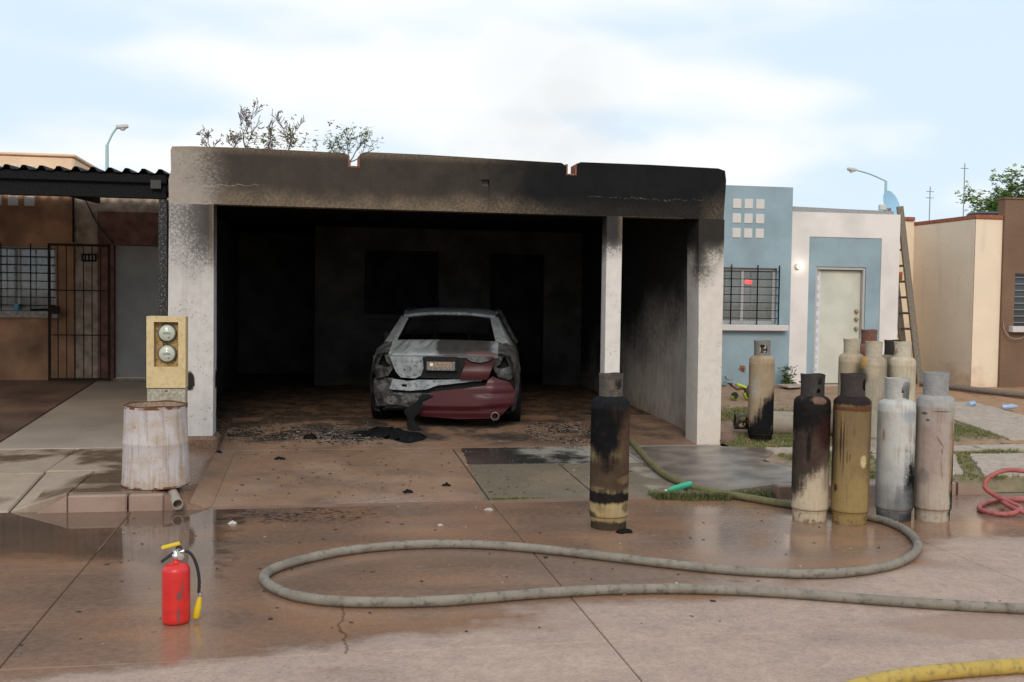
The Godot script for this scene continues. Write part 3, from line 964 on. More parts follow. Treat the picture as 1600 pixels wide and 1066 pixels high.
	M.rust = mat(lin(1, 1, 1), 0.9, tile3(Color(0.13, 0.045, 0.018), Color(0.19, 0.075, 0.03), Color(0.05, 0.028, 0.02), 31, 3.0), 3.0, M.n_grain, 0.8)
	M.pvc = mat(lin(0.42, 0.37, 0.31), 0.6, mottle, 2.0)
	M.pipe_in = mat(lin(0.02, 0.018, 0.016), 0.8)
	M.red_paint = mat(lin(1, 1, 1), 0.36, tile3(Color(0.56, 0.019, 0.017), Color(0.62, 0.025, 0.021), Color(0.47, 0.02, 0.018), 15, 2.0, 0.25), 0.7, null, 0.4, 0.0, false)
	M.yellow_plastic = mat(lin(0.78, 0.55, 0.02), 0.45, speck, 4.0)
	M.black_rubber = mat(lin(0.018, 0.018, 0.019), 0.5, speck, 3.0)
	M.chrome = mat(lin(0.62, 0.61, 0.58), 0.25, null, 1, null, 0, 0.9)
	M.scuff = mat(lin(0.26, 0.075, 0.07), 0.7, mottle, 8.0)
	M.grey_hose = mat(lin(1, 1, 1), 0.75, tile3(Color(0.245, 0.212, 0.172), Color(0.19, 0.165, 0.132), Color(0.085, 0.075, 0.062), 44, 3.0, 0.6), 0.7, M.n_fine, 0.5)
	M.olive_hose = mat(lin(1, 1, 1), 0.7, tile3(Color(0.135, 0.118, 0.052), Color(0.17, 0.15, 0.062), Color(0.06, 0.055, 0.03), 71, 2.0, 0.6), 1.2, M.n_fine, 0.5)
	M.yellow_hose = mat(lin(1, 1, 1), 0.65, tile3(Color(0.40, 0.27, 0.055), Color(0.46, 0.32, 0.065), Color(0.22, 0.16, 0.06), 93, 2.0, 0.6), 1.1, M.n_fine, 0.5)
	M.red_hose = mat(lin(1, 1, 1), 0.55, tile3(Color(0.33, 0.07, 0.065), Color(0.40, 0.12, 0.105), Color(0.22, 0.045, 0.04), 27, 2.0, 0.6), 1.5)
	M.coupling = mat(lin(0.06, 0.075, 0.075), 0.35, mottle, 3.0, null, 0, 0.5)
	M.alu = mat(lin(0.42, 0.42, 0.41), 0.4, mottle, 3.0, null, 0, 0.7)
	# the car
	M.ash = mat(lin(1, 1, 1), 0.68, tile3(Color(0.22, 0.25, 0.275), Color(0.34, 0.375, 0.40), Color(0.09, 0.095, 0.10), 5, 3.0, 0.45), 0.8, M.n_grain, 0.25, 0.0, false)
	M.burnt = mat(lin(1, 1, 1), 0.75, tile3(Color(0.016, 0.016, 0.017), Color(0.12, 0.128, 0.136), Color(0.045, 0.033, 0.027), 41, 4.2), 1.0, M.n_mid, 0.45, 0.0, false)
	M.dark_metal = mat(lin(0.03, 0.03, 0.031), 0.7, mottle, 2.0, M.n_grain, 0.6, 0.0, false)
	M.wine = mat(lin(1, 1, 1), 0.42, tile3(Color(0.062, 0.0085, 0.0135), Color(0.072, 0.011, 0.0165), Color(0.05, 0.011, 0.014), 8, 1.5, 0.4), 0.8, null, 0, 0.0, false)
	M.tyre = mat(lin(0.012, 0.012, 0.0125), 0.85, mottle, 3.0, M.n_grain, 0.8, 0.0, false)
	M.tip = mat(lin(0.22, 0.195, 0.17), 0.5, mottle, 5.0, null, 0, 0.8)
	# plants
	M.bark = mat(lin(0.22, 0.175, 0.145), 0.9, mottle, 2.0)
	var lf := StandardMaterial3D.new()
	lf.vertex_color_use_as_albedo = true
	lf.roughness = 0.6
	lf.backlight_enabled = true
	lf.backlight = Color(0.08, 0.12, 0.03)
	M.leaf = lf
	M.lime = mat(lin(0.46, 0.62, 0.03), 0.4)
	M.toy_frame = mat(lin(0.16, 0.06, 0.04), 0.6, mottle, 4.0)
	M.lamp_metal = mat(lin(0.36, 0.55, 0.57), 0.6)
	M.lamp_head = mat(lin(0.55, 0.56, 0.56), 0.5)
# ------------------------------------------------------------------ camera, sky, sun
func make_view() -> void:
	var yaw := deg_to_rad(10.6)
	var pitch := deg_to_rad(2.36)
	var roll := deg_to_rad(0.8)
	var f := Vector3(sin(yaw) * cos(pitch), -sin(pitch), -cos(yaw) * cos(pitch))
	var r := Vector3(cos(yaw), 0, sin(yaw))
	var u := r.cross(f)
	var cam := Camera3D.new()
	cam.name = "camera"
	add_child(cam)
	cam.transform = Transform3D(Basis(r * cos(roll) + u * sin(roll), u * cos(roll) - r * sin(roll), -f), EYE)
	cam.fov = rad_to_deg(2.0 * atan(533.0 / 1650.0))
	cam.near = 0.1
	cam.far = 900.0
	cam.current = true
	# pale sky with thin drifting cloud
	var w := 1024
	var h := 512
	var n1 := FastNoiseLite.new()
	n1.seed = 7; n1.frequency = 0.55; n1.fractal_octaves = 5; n1.fractal_type = FastNoiseLite.FRACTAL_FBM
	var n2 := FastNoiseLite.new()
	n2.seed = 19; n2.frequency = 0.22; n2.fractal_octaves = 2; n2.fractal_type = FastNoiseLite.FRACTAL_FBM
	var im := Image.create(w, h, false, Image.FORMAT_RGBF)
	for py in h:
		var th := PI * (py + 0.5) / h
		var y := cos(th)
		for px in w:
			if y < 0.0:
				im.set_pixel(px, py, Color(0.5, 0.46, 0.42))
				continue
			var ph := TAU * (px + 0.5) / w
			var dx := sin(ph) * sin(th)
			var dz := -cos(ph) * sin(th)
			var k := 1.0 / (y + 0.16)
			var p := Vector2(dx * k, dz * k)
			var cover := n2.get_noise_2d(p.x + 3.1, p.y - 1.7) * 1.5
			var wisp := n1.get_noise_2d(p.x * 1.5 + 0.35 * p.y, p.y * 2.2)
			var c := clampf(0.30 + cover * 0.95 + wisp * 1.3, 0.0, 1.0)
			c = c * c * (3.0 - 2.0 * c)
			var blue := Color(0.575, 0.725, 0.875).lerp(Color(0.67, 0.79, 0.88), pow(1.0 - y, 3.0))
			var col := blue.lerp(Color(0.90, 0.905, 0.905), c * 0.88)
			im.set_pixel(px, py, col)
	var sm := PanoramaSkyMaterial.new()
	sm.panorama = ImageTexture.create_from_image(im)
	var sky := Sky.new()
	sky.sky_material = sm
	var e := Environment.new()
	e.background_mode = Environment.BG_SKY
	e.sky = sky
	e.background_energy_multiplier = 1.05
	e.tonemap_mode = Environment.TONE_MAPPER_LINEAR
	e.tonemap_exposure = 1.1
	e.volumetric_fog_enabled = true
	e.volumetric_fog_density = 0.0
	e.sdfgi_enabled = true
	e.ssao_enabled = true
	e.ssil_enabled = true
	var we := WorldEnvironment.new()
	we.name = "world_environment"
	we.environment = e
	add_child(we)
	var sun := DirectionalLight3D.new()
	sun.name = "sun"
	sun.light_energy = 0.5
	sun.light_angular_distance = 24.0
	sun.light_color = Color(1.0, 0.93, 0.83)
	sun.shadow_enabled = true
	add_child(sun)
	sun.look_at_from_position(Vector3(-1.5, 6.2, 10), Vector3.ZERO)

# ------------------------------------------------------------------ ground, street, pavements
# sloping slab: corners run (x0,z0) (x1,z0) (x1,z1) (x0,z1) with their heights; uvr maps x, z
func ramp(s: SurfaceTool, x0: float, x1: float, z0: float, z1: float, y00: float, y10: float, y11: float, y01: float, uvr := Rect2(0, 0, 1, 1), thick := 0.12, bev := 0.008, cut := 1) -> void:
	var uvf := func(p: Vector3) -> Vector2:
		return Vector2((p.x - uvr.position.x) / uvr.size.x, (p.z - uvr.position.y) / uvr.size.y)
	var at := func(u: float, v: float) -> Vector3:
		return Vector3(lerpf(x0, x1, u), lerpf(lerpf(y00, y10, u), lerpf(y01, y11, u), v), lerpf(z0, z1, v))
	var bu := bev / absf(x1 - x0)
	var bv := bev / absf(z1 - z0)
	for i in cut:
		for j in cut:
			var ua := lerpf(bu, 1 - bu, float(i) / cut); var ub := lerpf(bu, 1 - bu, float(i + 1) / cut)
			var va := lerpf(bv, 1 - bv, float(j) / cut); var vb := lerpf(bv, 1 - bv, float(j + 1) / cut)
			var q := [at.call(ua, va), at.call(ub, va), at.call(ub, vb), at.call(ua, vb)]
			if (q[1] - q[0]).cross(q[2] - q[0]).y < 0: q = [q[0], q[3], q[2], q[1]]
			quad(s, q[0], q[1], q[2], q[3], uvf.call(q[0]), uvf.call(q[1]), uvf.call(q[2]), uvf.call(q[3]))
	var dn := Vector3(0, -bev, 0)
	var inn := [at.call(bu, bv), at.call(1 - bu, bv), at.call(1 - bu, 1 - bv), at.call(bu, 1 - bv)]
	var out := [at.call(0, 0) + dn, at.call(1, 0) + dn, at.call(1, 1) + dn, at.call(0, 1) + dn]
	var mid: Vector3 = at.call(0.5, 0.5)
	for k in 4:
		var k2 := (k + 1) % 4
		var o: Vector3 = (out[k] + out[k2]) / 2.0 - mid
		o.y = 0.3
		var down := Vector3(0, -thick, 0)
		for face in [[inn[k], inn[k2], out[k2], out[k]], [out[k], out[k2], out[k2] + down, out[k] + down]]:
			var f: Array = face
			if (f[1] - f[0]).cross(f[2] - f[0]).dot(o) < 0: f = [f[0], f[3], f[2], f[1]]
			quad(s, f[0], f[1], f[2], f[3], uvf.call(f[0]), uvf.call(f[1]), uvf.call(f[2]), uvf.call(f[3]))

func lot_y(z: float) -> float:
	return 0.115 + clampf((-11.3 - z) / 6.0, 0.0, 1.0) * 0.235

func floor_y(z: float) -> float:
	return curve_at([[-18.5, 0.32], [-15.0, 0.25], [-13.0, 0.185], [-11.75, 0.10], [-9.15, 0.012], [-9.0, 0.0]], z)

func make_ground() -> void:
	var s := sn()
	quad(s, Vector3(-400, -0.05, 300), Vector3(400, -0.05, 300), Vector3(400, -0.05, -500), Vector3(-400, -0.05, -500))
	struct("ground", s, M.earth)
	# street: concrete bays 3 m wide
	var st := struct_node("street")
	var ux := Rect2(-4.47, -9.1, 12.0, 6.0)
	for i in range(-6, 9):
		var x0 := -4.47 + 3.0 * i
		var zs := [-9.1, -5.3, -3.1, 4.0]
		for j in 3:
			s = sn()
			var seen := i >= 0 and i < 4 and j < 2
			ramp(s, x0 + 0.003, x0 + 2.997, zs[j] + 0.004, zs[j + 1] - 0.004, 0, 0, 0, 0, ux, 0.05, 0.005)
			part("slab", s, M.street if seen else M.concrete, st)
	for i in range(0, 5):
		s = sn()
		slab(s, Vector3(-4.47 + 3.0 * i - 0.012, -0.045, -9.09), Vector3(-4.47 + 3.0 * i + 0.012, -0.010, -3.1), 0.001)
		part("joint_filler", s, M.joint, st)
	s = sn()
	slab(s, Vector3(-4.45, -0.046, -5.312), Vector3(7.5, -0.011, -5.288), 0.001)
	part("joint_filler", s, M.joint, st)
	# left footpath
	var uv := Rect2(-4.6, -13.9, 9.6, 4.8)
	var fp := struct_node("footpath")
	var L := [
		[-4.6, -2.44, -9.12, -10.24, 0.008, 0.008, 0.13, 0.13],
		[-1.98, -1.32, -9.12, -10.24, 0.148, 0.148, 0.152, 0.152],
		[-4.6, -2.44, -10.26, -11.64, 0.13, 0.13, 0.155, 0.155],
		[-2.42, -1.32, -10.26, -11.64, 0.151, 0.151, 0.158, 0.158]]
	for q in L:
		s = sn()
		ramp(s, q[0], q[1], q[2], q[3], q[4], q[5], q[6], q[7], uv, 0.16, 0.012)
		part("slab", s, M.pave, fp)
	# the flare beside the raised part of the footpath
	s = sn()
	ramp(s, -2.42, -1.99, -9.12, -10.24, 0.01, 0.148, 0.152, 0.13, uv, 0.16, 0.010)
	part("flare", s, M.pave, fp)
	for q in [[-9.12, -10.24], [-10.24, -11.64]]:
		s = sn()
		ramp(s, -1.318, -0.84, q[0], q[1], 0.148 if q[0] > -10 else 0.151, floor_y(q[0]) + 0.001, floor_y(q[1]) + 0.001, 0.151 if q[0] > -10 else 0.157, uv, 0.16, 0.0005)
		part("flare", s, M.pave, fp)
	var far := struct_node("footpath_beyond")
	for i in 5:
		s = sn()
		ramp(s, -4.62 - 3.0 * (i + 1), -4.62 - 3.0 * i - 0.01, -9.12, -11.64, 0.10, 0.10, 0.155, 0.155, uv, 0.16)
		part("slab", s, M.pale_concrete, far)
	# kerb stones under the raised part
	var kb := struct_node("kerb")
	for q in [[-1.97, -1.51], [-1.495, -1.22]]:
		s = sn()
		slab(s, Vector3(q[0], -0.03, -9.117), Vector3(q[1], 0.136, -9.04), 0.012)
		part("kerb_stone", s, M.kerb, kb)
	s = sn()
	prism(s, PackedVector2Array([Vector2(-2.22, -0.01), Vector2(-1.975, -0.01), Vector2(-1.975, 0.134)]), -9.04, 0.075)
	part("kerb_end", s, M.kerb, kb)
	s = sn()
	prism(s, PackedVector2Array([Vector2(-1.215, -0.01), Vector2(-0.88, -0.01), Vector2(-1.215, 0.132)]), -9.045, 0.072)
	part("kerb_end", s, M.wet_kerb, kb)
	# carport floors of the left house
	s = sn()
	ramp(s, -3.3, -1.62, -11.66, -17.2, 0.158, 0.158, 0.43, 0.43, uv, 0.3, 0.01)
	struct("carport_floor", s, M.house_floor)
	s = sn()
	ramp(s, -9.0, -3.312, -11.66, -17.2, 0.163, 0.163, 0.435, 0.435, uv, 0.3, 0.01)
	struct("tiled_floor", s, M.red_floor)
	# drive of the burnt house, in poured bays
	var dv := struct_node("driveway")
	var bays := [[-0.838, 1.52, -9.12, -11.73, 2], [1.535, 2.52, -9.12, -10.74, 1], [2.535, 3.42, -9.12, -10.74, 1], [1.535, 3.42, -10.755, -11.73, 1], [3.435, 4.70, -9.9, -11.73, 1]]
	for q in bays:
		s = sn()
		ramp(s, q[0], q[1], q[2], q[3], floor_y(q[2]), floor_y(q[2]), floor_y(q[3]), floor_y(q[3]), uv, 0.12, 0.006 if q[0] > 0 else 0.0015)
		part("slab", s, M.pave, dv)
	s = sn()
	ramp(s, -0.86, 3.42, -9.03, -9.118, -0.001, -0.001, 0.010, 0.010, uv, 0.04, 0.002)
	part("gutter_lip", s, M.wet_kerb, dv)
	var gf := struct_node("garage_floor")
	for q in [[-11.745, -13.0, 1], [-13.0, -13.88, 1]]:
		s = sn()
		ramp(s, -1.42, 4.58, q[0], q[1], floor_y(q[0]), floor_y(q[0]), floor_y(q[1]), floor_y(q[1]), uv, 0.15, 0.002)
		part("slab", s, M.pave, gf)
	for q in [[-13.885, -15.0], [-15.0, -20.5]]:
		s = sn()
		ramp(s, -1.42, 4.58, q[0], q[1], floor_y(q[0]), floor_y(q[0]), floor_y(q[1]), floor_y(q[1]), uv, 0.15, 0.002)
		part("slab", s, M.soot_floor, gf)
	# lot on the right, gently rising to the houses
	s = sn()
	var lu := Rect2(3.4, -17.4, 12.0, 8.5)
	var P := []
	var nn := FastNoiseLite.new()
	nn.seed = 5; nn.frequency = 0.9
	for i in 61:
		var row := []
		for j in 44:
			var x := 4.74 + 10.66 * i / 60.0
			var z := -9.05 - 8.35 * j / 43.0
			if j == 0 and x > 6.0:
				row.append(Vector3(x, 0.004, -8.99))
				continue
			row.append(Vector3(x, lot_y(z) - 0.012 + nn.get_noise_2d(x * 3.0, z * 3.0) * 0.018, z))
		P.append(row)
	for i in 60:
		for j in 43:
			var a: Vector3 = P[i][j]; var b: Vector3 = P[i + 1][j]; var c: Vector3 = P[i + 1][j + 1]; var d: Vector3 = P[i][j + 1]
			var U := []
			for p in [a, b, c, d]:
				U.append(Vector2((p.x - lu.position.x) / lu.size.x, (p.z - lu.position.y) / lu.size.y))
			quad(s, a, b, c, d, U[0], U[1], U[2], U[3])
	struct("lot", s, M.lot)
	s = sn()
	quad(s, Vector3(15.4, 0.1, -9.05), Vector3(60, 0.1, -9.05), Vector3(60, 0.36, -17.4), Vector3(15.4, 0.36, -17.4))
	struct("lot_beyond", s, M.earth)
	# paving laid on the lot
	var pv := struct_node("paving")
	var pieces := [
		[[3.45, -9.15], [4.42, -9.12], [4.95, -9.75], [4.62, -10.35], [5.0, -10.9], [5.05, -11.35], [3.45, -11.6]],
		[[5.02, -10.92], [7.6, -10.86], [7.6, -11.25], [5.08, -11.3]],
		[[7.62, -10.88], [10.6, -10.84], [10.6, -11.35], [7.62, -11.27]],
		[[5.62, -9.45], [6.3, -9.35], [7.05, -10.62], [6.05, -10.7]],
		[[6.45, -9.25], [7.5, -9.2], [8.3, -10.55], [7.22, -10.62]],
		[[7.7, -9.2], [9.0, -9.2], [9.8, -10.5], [8.5, -10.55]],
		[[8.45, -11.65], [9.85, -11.7], [10.0, -13.2], [8.75, -13.3]],
		[[8.77, -13.33], [10.02, -13.24], [10.15, -14.9], [9.0, -14.95]]]
	for k in pieces.size():
		s = sn()
		var poly := PackedVector2Array()
		for p in pieces[k]: poly.append(Vector2(p[0], p[1]))
		if k > 0: flags.append(poly)
		flagstone(s, poly, 0.012 if k > 0 else 0.004, k)
		part("flagstone", s, M.wet_concrete if k == 0 else M.pale_concrete, pv)
	var rk := struct_node("kerb_right")
	for q in [[4.15, 4.95], [4.965, 5.95]]:
		s = sn()
		slab(s, Vector3(q[0], -0.03, -9.075), Vector3(q[1], 0.122, -8.93), 0.014)
		part("kerb_stone", s, M.wet_kerb if q[0] < 4.5 else M.kerb, rk)
	s = sn()
	prism(s, PackedVector2Array([Vector2(5.965, -0.01), Vector2(6.4, -0.01), Vector2(5.965, 0.12)]), -8.93, 0.145)
	part("kerb_end", s, M.kerb, rk)

# flat stone with uneven rim lying on the sloping lot
func flagstone(s: SurfaceTool, poly: PackedVector2Array, lift: float, seed_: int) -> void:
	rng.seed = 100 + seed_
	var pts := PackedVector2Array()
	for k in poly.size():
		var a := poly[k]
		var b := poly[(k + 1) % poly.size()]
		var n := maxi(1, int(a.distance_to(b) / 0.22))
		for i in n:
			var p := a.lerp(b, float(i) / n)
			if i > 0: p += Vector2(rng.randf_range(-0.02, 0.02), rng.randf_range(-0.02, 0.02))
			pts.append(p)
	var top := func(p: Vector2) -> Vector3:
		var y := lot_y(p.y)
		if p.x < 4.74: y = lerpf(floor_y(p.y), lot_y(p.y), clampf((p.x - 3.45) / 0.9, 0.0, 1.0)) + 0.006
		return Vector3(p.x, y + lift, p.y)
	var inner := Geometry2D.offset_polygon(pts, -0.012)[0]
	for cut in cells(inner, 0.6):
		var ix := Geometry2D.triangulate_polygon(cut)
		for k in range(0, ix.size(), 3):
			trio(s, top.call(cut[ix[k]]), top.call(cut[ix[k + 1]]), top.call(cut[ix[k + 2]]), Vector3.UP)
	var mid := Vector2.ZERO
	for p in pts: mid += p / pts.size()
	for k in inner.size():
		var a := inner[k]
		var b := inner[(k + 1) % inner.size()]
		var dir := ((a + b) / 2.0 - mid).normalized()
		var a2: Vector3 = top.call(a + dir * 0.012) + Vector3(0, -0.012, 0)
		var b2: Vector3 = top.call(b + dir * 0.012) + Vector3(0, -0.012, 0)
		quado(s, top.call(a), top.call(b), b2, a2, Vector3(dir.x, 0.5, dir.y))
		quado(s, a2, b2, b2 + Vector3(0, -0.08, 0), a2 + Vector3(0, -0.08, 0), Vector3(dir.x, 0, dir.y))

func cells(poly: PackedVector2Array, c: float) -> Array:
	var out := []
	var lo := Vector2(1e9, 1e9)
	var hi := -lo
	for p in poly:
		lo = lo.min(p); hi = hi.max(p)
	var x := lo.x
	while x < hi.x:
		var y := lo.y
		while y < hi.y:
			out.append_array(Geometry2D.intersect_polygons(poly, PackedVector2Array([Vector2(x, y), Vector2(x + c, y), Vector2(x + c, y + c), Vector2(x, y + c)])))
			y += c
		x += c
	return out

# ------------------------------------------------------------------ the burnt house
func rect(x0: float, y0: float, x1: float, y1: float) -> PackedVector2Array:
	return PackedVector2Array([Vector2(x0, y0), Vector2(x1, y0), Vector2(x1, y1), Vector2(x0, y1)])

func make_burnt_house() -> void:
	var t := thing("burnt_house", "sooty flat-roofed house with a fire-blackened open garage around the burnt car", "house")
	var uv := Rect2(-1.6, 0, 6.4, 3.45)
	var zf := -11.75
	# front beam with two drain notches and a small knocked-out hole
	var top := [[-1.50, 3.352], [-1.30, 3.362], [-0.7, 3.366], [-0.2, 3.360], [0.30, 3.352], [0.345, 3.335]]
	var s := sn()
	var po := PackedVector2Array([Vector2(-1.53, 2.756), Vector2(0.345, 2.752)])
	for k in range(top.size() - 1, -1, -1): po.append(Vector2(top[k][0], top[k][1]))
	po.append(Vector2(-1.515, 3.31)); po.append(Vector2(-1.51, 3.1)); po.append(Vector2(-1.535, 3.0))
	prism(s, po, zf, 0.20, uv)
	prism(s, rect(0.345, 2.752, 0.475, 3.20), zf, 0.20, uv)
	prism(s, PackedVector2Array([Vector2(0.475, 2.752), Vector2(1.825, 2.75), Vector2(1.825, 3.355), Vector2(1.2, 3.368), Vector2(0.54, 3.372), Vector2(0.475, 3.35)]), zf, 0.20, uv)
	prism(s, PackedVector2Array([Vector2(1.825, 2.75), Vector2(1.915, 2.75), Vector2(1.91, 3.045), Vector2(1.825, 3.05)]), zf, 0.20, uv)
	prism(s, PackedVector2Array([Vector2(1.825, 3.112), Vector2(1.918, 3.118), Vector2(1.915, 3.352), Vector2(1.825, 3.355)]), zf, 0.20, uv)
	prism(s, PackedVector2Array([Vector2(1.915, 2.75), Vector2(2.80, 2.748), Vector2(2.80, 3.30), Vector2(2.74, 3.335), Vector2(1.915, 3.352)]), zf, 0.20, uv)
	prism(s, rect(2.80, 2.748, 2.925, 3.20), zf, 0.20, uv)
	prism(s, PackedVector2Array([Vector2(2.925, 2.748), Vector2(4.70, 2.746), Vector2(4.722, 3.2), Vector2(4.705, 3.315), Vector2(4.62, 3.34), Vector2(3.8, 3.352), Vector2(2.97, 3.352), Vector2(2.925, 3.335)]), zf, 0.20, uv)
	slab(s, Vector3(1.80, 3.03, zf - 0.19), Vector3(1.94, 3.13, zf - 0.09), 0.002)
	part("beam", s, M.facade, t, "soot-covered front beam, greyer on one end and black on the other")
	for x in [0.345, 2.80]:
		s = sn()
		var wd := 0.13 if x < 1 else 0.125
		slab(s, Vector3(x - 0.002, 3.196, zf - 0.23), Vector3(x + 0.020, 3.325, zf - 0.012), 0.004)
		slab(s, Vector3(x + wd - 0.020, 3.196, zf - 0.23), Vector3(x + wd + 0.002, 3.325, zf - 0.012), 0.004)
		slab(s, Vector3(x + 0.021, 3.196, zf - 0.23), Vector3(x + wd - 0.021, 3.218, zf - 0.010), 0.004)
		part("drain_spout", s, M.brick, t)
	# pillars
	s = sn()
	prism(s, PackedVector2Array([Vector2(-1.535, 0.26), Vector2(-1.075, 0.26), Vector2(-1.07, 1.2), Vector2(-1.072, 2.756), Vector2(-1.53, 2.756), Vector2(-1.54, 1.5)]), zf, 0.36, uv, Transform3D(), -0.9)
	part("pillar", s, M.facade, t, "left pillar, grey plaster speckled with soot at its top")
	s = sn()
	prism(s, PackedVector2Array([Vector2(4.43, 0.085), Vector2(4.72, 0.085), Vector2(4.715, 1.2), Vector2(4.712, 2.746), Vector2(4.395, 2.746), Vector2(4.42, 1.5)]), zf, 0.39, uv, Transform3D(), 0.7)
	part("pillar", s, M.facade, t, "right pillar, cream plaster blackened at its top")
	s = sn()
	prism(s, PackedVector2Array([Vector2(3.292, 0.10), Vector2(3.468, 0.10), Vector2(3.472, 2.748), Vector2(3.288, 2.748)]), zf, 0.19, uv, Transform3D(), -0.7)
	part("post", s, M.facade, t, "slim white post with a sooty head")
	s = sn()
	box(s, Vector3(-1.235, 0.155, -11.93), Vector3(0.42, 0.205, 0.46), 0.03)
	part("plinth", s, M.plinth, t)
	# roof and walls
	s = sn()
	slab(s, Vector3(-1.50, 2.95, -20.6), Vector3(4.70, 3.10, -11.955), 0.004)
	part("roof", s, M.soot, t)
	s = sn()
	slab(s, Vector3(-1.52, 0.0, -20.6), Vector3(-1.415, 2.945, -12.115), 0.004)
	part("wall", s, M.soot_brown, t)
	s = sn()
	var zz := [-12.145, -17.9]
	quad(s, Vector3(4.58, 0.03, zz[1]), Vector3(4.58, 0.03, zz[0]), Vector3(4.58, 2.945, zz[0]), Vector3(4.58, 2.945, zz[1]), Vector2(1, 0.99), Vector2(0.04, 0.99), Vector2(0.04, 0.02), Vector2(1, 0.02))
	slab(s, Vector3(4.583, 0.03, -20.6), Vector3(4.70, 2.945, -12.145), 0.003)
	part("wall", s, M.side_wall, t, "inner side wall, black above and bare plaster below")
	# house front at the back of the garage
	var zb := -17.9
	s = sn()
	for q in [[0.0, 0.2, 0.82, 2.94], [0.82, 0.2, 2.07, 1.49], [0.82, 2.56, 2.07, 2.94], [2.07, 0.2, 2.95, 2.94], [2.95, 2.55, 3.9, 2.94], [3.9, 0.2, 4.575, 2.94]]:
		prism(s, rect(q[0], q[1], q[2], q[3]), zb, 0.16)
	prism(s, rect(-1.41, 0.2, -0.002, 2.94), -20.3, 0.1)
	slab(s, Vector3(0.0, 0.2, -20.3), Vector3(0.14, 2.94, zb - 0.162), 0.002)
	slab(s, Vector3(-1.53, 0.0, -20.78), Vector3(4.72, 3.12, -20.605), 0.002)
	part("back_wall", s, M.soot_brown, t)
	var wn := Node3D.new()
	wn.name = "window"
	t.add_child(wn, true)
	s = sn()
	for q in [[0.82, 0.86], [1.42, 1.47], [2.03, 2.07]]:
		slab(s, Vector3(q[0], 1.50, zb - 0.09), Vector3(q[1], 2.55, zb - 0.04), 0.003)
	slab(s, Vector3(0.862, 1.50, zb - 0.09), Vector3(1.418, 1.54, zb - 0.04), 0.003)
	slab(s, Vector3(1.472, 2.51, zb - 0.09), Vector3(2.028, 2.55, zb - 0.04), 0.003)
	part("frame", s, M.dark_metal, wn)
	s = sn()
	slab(s, Vector3(0.70, 1.40, zb + 0.002), Vector3(2.16, 1.488, zb + 0.12), 0.006)
	part("sill", s, M.soot_brown, wn)
	s = sn()
	box(s, Vector3(2.42, 2.32, zb + 0.03), Vector3(0.09, 0.16, 0.05), 0.015)
	part("wall_socket", s, M.soot_brown, t)

